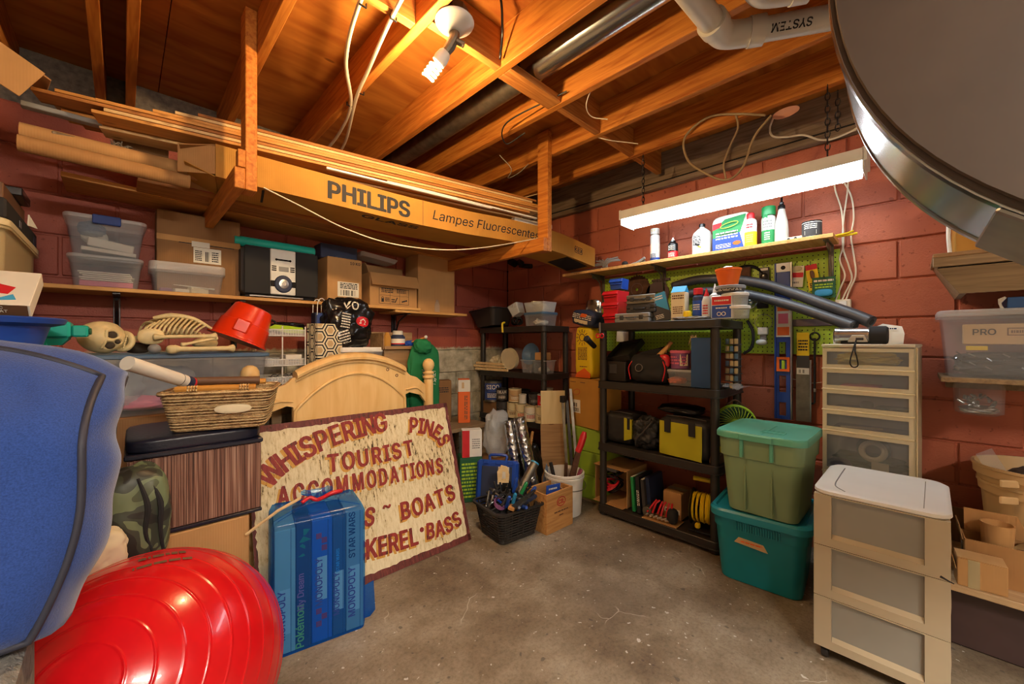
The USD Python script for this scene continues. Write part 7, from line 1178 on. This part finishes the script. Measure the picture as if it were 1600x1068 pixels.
box_ = Polygon([(-gw / 2, 0), (gw / 2, 0), (gw / 2, gh), (-gw / 2, gh)])
from shapely import affinity
for i in range(-4, 5):
    for j in range(0, 6):
        c = (i * R6 * 1.62, j * R6 * 1.86 + (R6 * .93 if i % 2 else 0)); p = affinity.translate(hexr(R6 * .94, R6 * .74), *c).intersection(box_)
        if p.area > 1e-6: blk += [q for q in getattr(p, "geoms", [p])]
        p = affinity.translate(Polygon(circ(R6 * .5, 0, 6)[:, :2]), *c).intersection(box_)
        if p.area > 1e-6: gold.append(p)
part(t, "hexagon_print", cat(*[prism(p, .0005, -.0005) for p in blk]), "ink", smooth=False); part(t, "hexagon_fill", cat(*[prism(p, .0004, -.0004) for p in gold]), "print_tan", smooth=False)
side = cat(*[T(prism(affinity.scale(p, .66, 1, origin=(0, 0)), .0005, -.0005), (-gw / 2, gd / 2, 0), rz=-90) for p in blk]); part(t, "hexagon_print", side, "ink", smooth=False)
t = thing("gift_bag", "small dark blue gift bag with string handles standing behind the hexagon bag", "gift bag", (.93, 2.64, .9505), 0); part(t, "bag_body", T(shell(.13, .08, .13, .08, .435, .002, .002, n=1), (0, .04, 0)), "print_navy", smooth=False); part(t, "shine", cat(plate(.03, .10, .0006, 0, -.04, .33), plate(.02, .08, .0006, 0, .01, .34)), "paper_blue")
for y_ in (-.001, .081): part(t, "handle", tube([[-.055, y_, .42], [-.05, y_, .50], [-.028, y_, .525], [-.005, y_, .50], [.0, y_, .42]], .0028, 6, smooth=5), "white_plastic")
t = thing("storage_box", "clear box with a white lid under the black shopping bag", "storage box", (1.115, 2.50, .9505), 0); tote(t, .29, .22, .215, "clear_plastic", "white_plastic", .9, .03, None, .02)
t = thing("shopping_bag", "shiny black printed shopping bag with a round red logo on the white-lidded box", "bag", (1.055, 2.51, 1.1665), 4)
sb = T(blob(.30, .17, .31, .55, 4, .22, 5, 14), (0, .085, 0)); part(t, "film", sb, "black_gloss", smooth=True)
el = Polygon([(.045 * math.cos(a), .033 * math.sin(a)) for a in np.linspace(0, 6.28, 28)]); part(t, "logo", drape(T(prism(el, .0006, -.0006), (.06, 0, .165), ry=14), sb), "gloss_red", smooth=False)
part(t, "logo_mark", drape(T(prism(Polygon([(-.022, -.016), (-.008, -.014), (-.014, .004), (0, .016), (.014, .004), (.008, -.014), (.022, -.016), (.022, -.010), (.014, -.009), (.021, .006), (0, .024), (-.021, .006), (-.014, -.009), (-.022, -.010)]), .0006, -.0006), (.06, 0, .163), ry=14), sb, .0026), "paper", smooth=False)
part(t, "lettering", drape(T(text("VO", .05, .0006), (-.02, 0, .245), ry=10), sb), "paper", smooth=False); part(t, "label_print", cat(drape(T(lines(.06, .10, 6, 3, 0, .0006, x0=-.03, z0=0), (-.06, 0, .12), ry=8), sb), drape(T(lines(.07, .09, 5, 5, 0, .0006, x0=-.03, z0=0), (-.05, 0, .02), ry=-18), sb)), "paper", smooth=False)
t = thing("wooden_tray", "open brown wooden tray of jars on the table behind the headboard", "tray", (1.40, 2.47, .9505), 0)
for nm, m in (("bottom_panel", cb(-.16, .16, 0, .20, .20, .21, .001)), ("front_panel", cb(-.16, .16, -.006, 0, .20, .222, .001)), ("side_panel", cb(-.166, -.1605, 0, .20, .20, .31, .001)), ("back_panel", cb(-.16, .165, .2005, .206, .20, .32, .001)), ("support_panel", cb(-.15, .15, .02, .18, 0, .1995, .002))): part(t, nm, m, "wood_board", smooth=False)
can("jar", "blue jar with a white and red label standing in the brown wooden tray", "jar", (1.375, 2.54, 1.1607), [(.045, 0), (.05, .004), (.05, .075), (.036, .09)], "print_navy", [(.0505, .03, .062, "paper"), (.0507, .024, .031, "print_red")], [(.034, .088), (.035, .09), (.035, .115), (.03, .118)], "paper", -70)
solo("tan_bottle", "tan paper-wrapped bottle leaning at the left of the brown wooden tray", "bottle", lathe([(.02, 0), (.026, .004), (.026, .07), (.012, .10), (.010, .105)], 14), "carton_gold", (1.285, 2.52, 1.1612))
solo("blue_cloth", "blue and white striped cloth beside the jar in the wooden tray", "cloth", blob(.10, .07, .05, .8, 2, .3, 7, 3), "gloss_blue", (1.46, 2.51, 1.1612))
t = thing("drum_stick", "pale wooden stick with a round white tip sticking out over the green bag", "stick", (1.44, 2.465, 1.20)); part(t, "shaft", tube([[0, 0, 0], [.10, -.01, .032]], .005, 6), "bamboo"); part(t, "tip", T(blob(.026, .026, .026, 1, 2), (.108, -.012, .022)), "white_gloss")
plain("cloth_green", "#0d6e3f", .8, var=.15, bump=.3, bscale=40)
t = thing("tote_bag", "green cloth tote bag with white lettering draped behind the headboard's right post", "bag", (1.515, 2.40, .66), 4)
tb = T(blob(.25, .07, .52, .5, 4, .12, 4, 3), (0, .03, 0)); part(t, "bag_body", tb, "cloth_green", smooth=True); part(t, "cloth_fold", T(blob(.13, .07, .10, .7, 3, .25, 6, 8), (-.03, .0, .46)), "cloth_green", smooth=True)
part(t, "lettering", drape(cat(T(text("I'M TH", .026, .0006), (.02, 0, .30), ry=8), T(text("AND R", .026, .0006), (.028, 0, .262), ry=8), T(plate(.12, .003, .0006), (.02, 0, .337), ry=8), T(plate(.12, .003, .0006), (.02, .0, .246), ry=8)), tb), "paper", smooth=False)

# sack of games in front of the sign
t = thing("games_sack", "translucent blue plastic sack tied with a red drawstring, full of upright games", "sack", (.565, 1.665, .0005), -11.5)
GW, GD, GH = .33, .215, .50
lp = []
for z, gw_, gd_, sh in ((.001, GW + .008, GD + .01, 0), (.02, GW + .014, GD + .016, 0), (.25, GW + .016, GD + .018, 0), (.49, GW + .014, GD + .016, 0), (.515, GW - .01, GD - .01, .0), (.525, .20, .12, .0), (.538, .07, .05, .02), (.555, .05, .04, .02), (.575, .12, .06, .03)):
    L = rr(gw_, gd_, .02, 6, z, 0, GD / 2); a_ = np.arange(len(L)); L[:, 2] += (.004 * np.sin(a_ * 1.7) if z > .5 else 0); lp.append(L)
part(t, "film", loft(lp, True, False), "bag_film", smooth=60)
dn = T(tube([[-.06, 0, .0], [-.03, .01, .012], [0, 0, .0], [.05, -.01, .02], [.09, 0, .018], [.05, .02, .005], [0, 0, 0]], .008, 8, smooth=5), (-.0, GD / 2 - .03, .545)); part(t, "drawstring", dn, "gloss_red", smooth=True)
part(t, "corner_fold", T(hull([(0, 0, 0), (.06, .03, .002), (.01, .02, .13), (.055, .04, .13), (.03, 0, .0), (.0, .03, .12)]), (GW / 2 + .008, .05, .001)), "bag_film", smooth=False)
gx = -GW / 2 + .006
for k, (w_, mt, mtxt, words) in enumerate(((.072, "game_cream", "print_navy", (("MONOPOLY", .024, .16, "print_purple"),)), (.054, "game_navy", "paper", (("Pokémon", .028, .10, "print_lime"), ("My Dream", .022, .23, "print_pink"))), (.076, "game_blue", "paper", (("MONOPOLY", .024, .25, "print_purple"),)), (.050, "game_dark", "paper", (("MONOPOLY", .022, .18, "print_purple"), ("STAR WARS", .012, .31, "print_sky"))), (.070, "game_grey", "ink", (("MONOPOLY", .026, .17, "print_purple"), ("STAR WARS", .024, .405, "ink"))))):
    if mt not in MATS: plain(mt, {"game_cream": "#b9c0b0", "game_navy": "#232a45", "game_blue": "#2a5fae", "game_dark": "#34506a", "game_grey": "#9aa3a0"}[mt], .6, var=.05)
    lab = ("pale game box at the left end of the blue sack", "dark navy game box second from the left in the blue sack", "bright blue game box in the middle of the blue sack", "dark blue-grey game box second from the right in the blue sack", "grey game box at the right end of the blue sack")[k]
    co, si = math.cos(math.radians(-11.5)), math.sin(math.radians(-11.5)); lx, ly = gx + w_ / 2, .006
    tt = thing("game_box", lab, "game box", (.565 + lx * co - ly * si, 1.665 + lx * si + ly * co, .004), -11.5)
    h_ = (.475, .49, .485, .48, .49)[k]; part(tt, "box_body", cb(-w_ / 2 + .001, w_ / 2 - .001, 0, GD - .012, 0, h_, .002), mt, smooth=False); part(tt, "lid_seam", plate(.0015, h_, .0006, 0, w_ * .28, 0), "ink")
    for wd_, hh, zc, m_ in words:
        wm = text(wd_, hh, .0012); wm = T(wm, (0, 0, -hh / 2), ry=-90)
        part(tt, "lettering", T(wm, (0, -.0003, zc)), m_, smooth=False)
        if wd_ == "MONOPOLY": part(tt, "plaque", plate(hh * 1.5, hh * 7.2, .0003, 0, -.0, zc - hh * 3.6), "paper")
    if k == 1: part(tt, "colour_spot", cat(*[T(hull(np.random.default_rng(k + j).normal(0, .008, (9, 3)) * [1, .03, 1]), (.004 * (j % 2), -.0006, .36 + j * .03)) for j in range(4)]), "print_green")
    if k == 2: part(tt, "colour_spot", cat(*[plate(.02, .022, .0006, 0, -.012 + .02 * (j % 2), z_) for j, z_ in enumerate((.06, .085, .11, .39, .41, .36))]), "print_red")
    gx += w_ + .0008
solo("wooden_stick", "pale wooden lath leaning on top of the blue sack towards the ottoman", "stick", tube([[.335, 1.78, .47], [.43, 1.735, .545], [.50, 1.70, .585]], .006, 6), "wood_pale")

# exercise ball
plain("ball_red", "#c9121a", .22, var=.04, coat=.3)
R_ = .315; t = thing("exercise_ball", "big shiny red exercise ball with raised rings on the floor at the lower left", "exercise ball", (.0402, 1.4008, R_ + .0008))
axis = np.array([-.36, -.71, .60]); axis /= np.linalg.norm(axis)
prof = []
for th in np.linspace(0, math.pi, 541):
    lat = math.degrees(th); bump = .0016 * math.exp(-((((lat - 8) % 9.0) - 4.5) / .42) ** 2) if 10 < lat < 170 else 0
    prof.append((max((R_ - .0016 + bump) * math.sin(th), 1e-4), -(R_ - .0016 + bump) * math.cos(th)))
bl = lathe(prof, 72); bl.apply_transform(trimesh.geometry.align_vectors([0, 0, 1], axis)); part(t, "ball_skin", bl, "ball_red", smooth=True)
def on_ball(m, d, up_=(0, 0, 1)):
    d = np.array(d, float) / np.linalg.norm(d); x = np.cross(up_, -d); x /= np.linalg.norm(x); z = np.cross(-d, x) * -1; z = np.cross(x, -d) * 1
    v = m.vertices; q = v[:, :1] * x + v[:, 2:] * np.cross(-(-d), x) * 1; q = v[:, :1] * x + v[:, 2:] * np.cross(d, x); dirn = d + q / R_; dirn /= np.linalg.norm(dirn, axis=1, keepdims=True)
    return trimesh.Trimesh(dirn * (R_ + .0003 - v[:, 1:2]), m.faces, process=False)
part(t, "printed_mark", on_ball(cat(lines(.12, .02, 1, 5, 0, .0006, x0=-.06, z0=.0), lines(.10, .03, 1, 9, 0, .0006, x0=-.05, z0=-.05)), (.12, -.05, 1.0), (0, 1, 0)), "ink_red_dark" if "ink_red_dark" in MATS else "print_brown", smooth=False)

# speaker box, cushion, foam and sleeping bag
plain("carpet_grey", "#77746e", .95, var=.35, scale=90, bump=.8, bscale=160)
solo("carpeted_box", "tall grey carpet-covered box under the blue cushion at the lower left", "box", cb(-.62, -.105, .79, 1.05, .001, .740, .012), "carpet_grey")
def fabric(name, c):
    a = lin(c); mk(name, {"t": ("texture_coordinate", {}), "n": ("noise_texture", {"scale": 420.0, "detail": 2.0}), "n2": ("noise_texture", {"scale": 5.0, "detail": 3.0}), "r": ("rgb_ramp", {"ramp": [(.3, a * .78), (.7, np.clip(a * 1.2, 0, 1))]}), "p": ("principled_bsdf", {"roughness": .9, "sheen_weight": .3, "sheen_roughness": .4, "specular_ior_level": .2}), "b": ("bump", {"strength": .35, "distance": .002})}, [("t.object", "n.vector"), ("t.object", "n2.vector"), ("n.fac", "r.fac"), ("r.color", "p.base_color"), ("n.fac", "b.height"), ("b.normal", "p.normal")], "p.BSDF")
fabric("cushion_blue", "#2c4789"); plain("piping_dark", "#2a2c3a", .6)
ct = thing("cushion", "large blue boxed patio cushion with dark piping propped at the left edge", "cushion", (-.325, .955, .750), -11, rx=-5)
CW, CD, CH = .56, .17, .46
N = 44; us = np.linspace(-1, 1, N)
def face(sign):
    V = []
    for zv in us:
        for xv in us:
            e_ = 1 - (abs(xv) ** 8 + abs(zv) ** 8) ** .5 if False else (1 - abs(xv) ** 6) * (1 - abs(zv) ** 6); puff = .045 * max(e_, 0) ** .6
            wr = .024 * math.exp(-((xv - .72 + .25 * (zv - .75)) / .07) ** 2) * math.exp(-((zv - .72) / .16) ** 2) + .004 * math.sin(9 * xv + 4 * zv) * math.exp(-((xv - .8) / .2) ** 2)
            rx_ = CW / 2 * xv * (1 - .03 * zv * zv); rz_ = CH / 2 + CH / 2 * zv * (1 - .05 * xv * xv)
            lean = .13 * max((zv - .25) / .75, 0) ** 2; rx_ -= .04 * max((-.1 - zv) / .9, 0) ** 1.8 * max(xv, 0); rz_ -= .05 * max((xv - .3) / .7, 0) ** 2 * max(zv, 0)
            V.append((rx_, (0 if sign < 0 else CD) + sign * (puff - wr) + lean, rz_))
    V = np.array(V); q = np.arange(N * N).reshape(N, N); F = np.vstack([np.stack([q[:-1, :-1], q[:-1, 1:], q[1:, 1:]], -1).reshape(-1, 3), np.stack([q[:-1, :-1], q[1:, 1:], q[1:, :-1]], -1).reshape(-1, 3)])
    return V, (F if sign < 0 else F[:, ::-1]), q
Vf, Ff, q = face(-1); Vb, Fb, _ = face(1); edge = np.concatenate([q[0, :], q[1:, -1], q[-1, -2::-1], q[-2:0:-1, 0]])
part(ct, "front_panel", (Vf, Ff), "cushion_blue", smooth=True); part(ct, "back_panel", (Vb, Fb), "cushion_blue", smooth=True)
lf, lb = Vf[edge], Vb[edge]; cen = np.array([0, 0, CH / 2]); mid = []
for s, amt in ((0, 0), (.2, .016), (.4, .022), (.6, .022), (.8, .016), (1, 0)):
    L = lf * (1 - s) + lb * s; o = L - cen; o[:, 1] = 0; o /= np.linalg.norm(o, axis=1, keepdims=True); L = L + o * (amt + .004 * np.sin(np.arange(len(L)) * .5)[:, None] * (amt > 0)); mid.append(L)
part(ct, "boxing_panel", loft(mid, False, False), "cushion_blue", smooth=True)
part(ct, "piping", tube(lf, .006, 8, closed=True), "piping_dark", smooth=True); part(ct, "piping", tube(lb, .006, 8, closed=True), "piping_dark", smooth=True)
solo("foam_pad", "cream foam pad bunched between the blue cushion and the red ball", "foam", blob(.13, .09, .14, .6, 4, .10, 6, 4), "paper_cream", (-.055, 1.600, .535), 10, smooth=True)
mk("camo", {"t": ("texture_coordinate", {}), "n": ("noise_texture", {"scale": 9.0, "detail": 1.5, "distortion": .8}), "r": ("rgb_ramp", {"interpolate": False, "ramp": [(0, lin("#2b2c28")), (.44, lin("#3d4438")), (.5, lin("#6e7c5c")), (.58, lin("#50583f"))]}), "p": ("principled_bsdf", {"roughness": .45})}, [("t.object", "n.vector"), ("n.fac", "r.fac"), ("r.color", "p.base_color")], "p.BSDF")
t = thing("sleeping_bag", "rolled dark green camouflage sleeping bag between the cushion and the ottoman", "sleeping bag", (.025, 1.715, .5015), 8); part(t, "roll", T(blob(.17, .15, .31, .6, 4, .10, 4, 5), (0, 0, 0)), "camo", smooth=True)
for k in range(2): part(t, "ruffled_seam", tube([[.0 + .035 * k, -.066, .285 - .03 * k], [.02 + .03 * k, -.078, .20], [.015 + .035 * k, -.077, .12], [.035 + .025 * k, -.062, .04]], [.004, .008, .006, .004], 6, smooth=5), "black_matte")
solo("cardboard_box", "small carton under the camouflage sleeping bag", "box", cb(-.025, .105, 1.722, 1.795, .001, .50, .003), "carton_dark", smooth=False)
solo("blue_barrel", "bright blue plastic barrel edge at the extreme lower left corner", "barrel", lathe([(.17, 0), (.19, .01), (.20, .40), (.19, .80), (.15, .83)], 32), "gloss_blue", (-.303, .575, .0005))

# cabinet and clear bins at the far left
solo("grey_cabinet", "dark grey cabinet behind the cushion carrying bins and games", "cabinet", cb(-.98, -.168, 1.70, 2.96, .001, 1.118, .006), "charcoal")
t = thing("blue_basin", "blue plastic basin with a wide pale rim behind the cushion", "basin", (-.335, 1.905, 1.1185), 0); part(t, "basin", loft([circ(.14, 0, 40), circ(.175, .128, 40), circ(.205, .136, 40), circ(.212, .150, 40), circ(.206, .154, 40), circ(.17, .148, 40), circ(.135, .006, 40)]), "gloss_blue", smooth=40)
t = thing("water_blaster", "turquoise toy water blaster with an orange panel standing behind the blue basin", "toy blaster", (-.205, 2.17, 1.1185), -6)
part(t, "barrel", cat(cb(-.06, .075, -.028, .028, .095, .155, .008), cb(.0755, .118, -.02, .02, .10, .142, .006), hull([(.0, -.022, .0945), (.07, -.022, .0945), (.0, .022, .0945), (.07, .022, .0945), (.02, -.015, .07), (.05, -.015, .07), (.02, .015, .07), (.05, .015, .07)])), "gloss_teal"); part(t, "grip", cb(-.03, .022, -.018, .018, .0, .094, .006), "gloss_teal"); part(t, "orange_panel", cb(-.115, -.0605, -.03, .03, .085, .15, .006), "gloss_orange"); part(t, "muzzle", T(cyl(.012, .006, 14), (.1185, 0, .121), ry=90), "darkgreen_dark" if "darkgreen_dark" in MATS else "gloss_darkgreen")
t = thing("game_box", "board game box with a naval combat label leaning in the blue basin", "game box", (-.385, 1.89, 1.272), -3, rx=36)
part(t, "box_body", cb(-.19, .19, 0, .20, 0, .045, .002), "paper", smooth=False); part(t, "label_band", plate(.37, .043, .0006, 0, 0, .001), "print_brown"); part(t, "lettering", cat(text("THE CLASSIC", .0085, .0006, loc=(.10, -.0007, .031)), text("NAVAL COMBAT", .0085, .0006, loc=(.10, -.0007, .019)), text("GAME", .0085, .0006, loc=(.10, -.0007, .007))), "paper", smooth=False)
for k, (mt, pts) in enumerate((("print_pink", [(.03, .05), (.09, .03), (.12, .08), (.06, .11)]), ("print_red", [(.09, .07), (.14, .06), (.15, .10), (.11, .12)]), ("print_sky", [(.11, .02), (.16, .03), (.15, .06)]), ("print_orange", [(.02, .12), (.06, .13), (.05, .16)]))): part(t, "cover_print", T(prism(pts, .0006, -.0006), (0, 0, .0452), rx=-90).apply_transform(np.diag([1, -1, 1, 1])) if False else T(trimesh.creation.extrude_polygon(Polygon(pts), .0005, engine="earcut"), (0, 0, .0451)), mt, smooth=False)
t = thing("storage_bin", "large yellowed clear storage bin at the far left behind the game box", "storage bin", (-.545, 2.12, 1.1185), 0); tote(t, .55, .72, .50, "clear_amber", "gloss_cream", .93, .03, None, .05)
solo("bin_contents", "cream bundles inside the large yellowed bin", "contents", blob(.40, .55, .36, .6, 3, .2, 5, 3), "paper_cream", (-.56, 2.48, 1.125), smooth=True)
t = thing("flat_case", "long flat black case lying along the edge of the yellowed bin's lid", "case", (-.325, 2.50, 1.6195)); part(t, "case_body", cb(-.045, .045, -.34, .33, 0, .07, .006), "black_matte"); part(t, "silver_tag", cb(.0452, .0462, -.1, -.06, .02, .045, .0003), "steel"); part(t, "blue_tag", cb(.0452, .0462, .24, .31, .005, .05, .0003), "print_navy")
solo("brown_box", "reddish brown box lying on the long flat black case", "box", cb(-.04, .03, -.20, .24, 0, .085, .003), "batten_red" if "batten_red" in MATS else "print_brown", (-.335, 2.50, 1.69))
solo("picture", "black picture frame edge lying on the reddish brown box", "frame", cb(-.05, .055, -.03, .16, 0, .032, .003), "black_gloss", (-.335, 2.50, 1.7755))
solo("white_triangle", "white paper corner sticking out beside the reddish brown box", "paper", hull([(0, 0, 0), (.02, .05, 0), (0, .02, .05), (.004, 0, 0), (.024, .05, 0), (.004, .02, .05)]), "paper", (-.285, 2.62, 1.69), smooth=False)
t = thing("storage_bin", "small cream-lidded clear bin stacked on the large yellowed bin", "storage bin", (-.62, 2.13, 1.6195), 0); tote(t, .43, .45, .175, "clear_amber", "gloss_cream", .93, .03, None, .04)
solo("red_bag", "red plastic bag at the extreme left edge on the small bin", "bag", blob(.22, .20, .22, .7, 3, .2, 5, 4), "gloss_red", (-.56, 2.26, 1.7955), smooth=True)
t = thing("open_carton", "tan cardboard carton with a flap hanging down at the extreme left edge", "box", (-.60, 2.40, 1.7955)); part(t, "carton_body", T(shell(.30, .16, .30, .16, .33, .004, .003, n=1), (0, .08, 0)), "carton_light", smooth=False); part(t, "front_flap", hull([(.02, -.012, .33), (.15, -.012, .33), (.05, -.03, .10), (.19, -.03, .04), (.02, -.008, .33), (.15, -.008, .33), (.05, -.026, .10), (.19, -.026, .04)]), "carton_light", smooth=False)
solo("grey_cloth", "pale grey-green cloth bundled on top of the tan carton at the left edge", "cloth", blob(.30, .20, .22, .7, 3, .3, 5, 8), "gloss_sage" if "gloss_sage" in MATS else "mineral_pale" if "mineral_pale" in MATS else "pvc", (-.57, 2.46, 2.127), smooth=True)
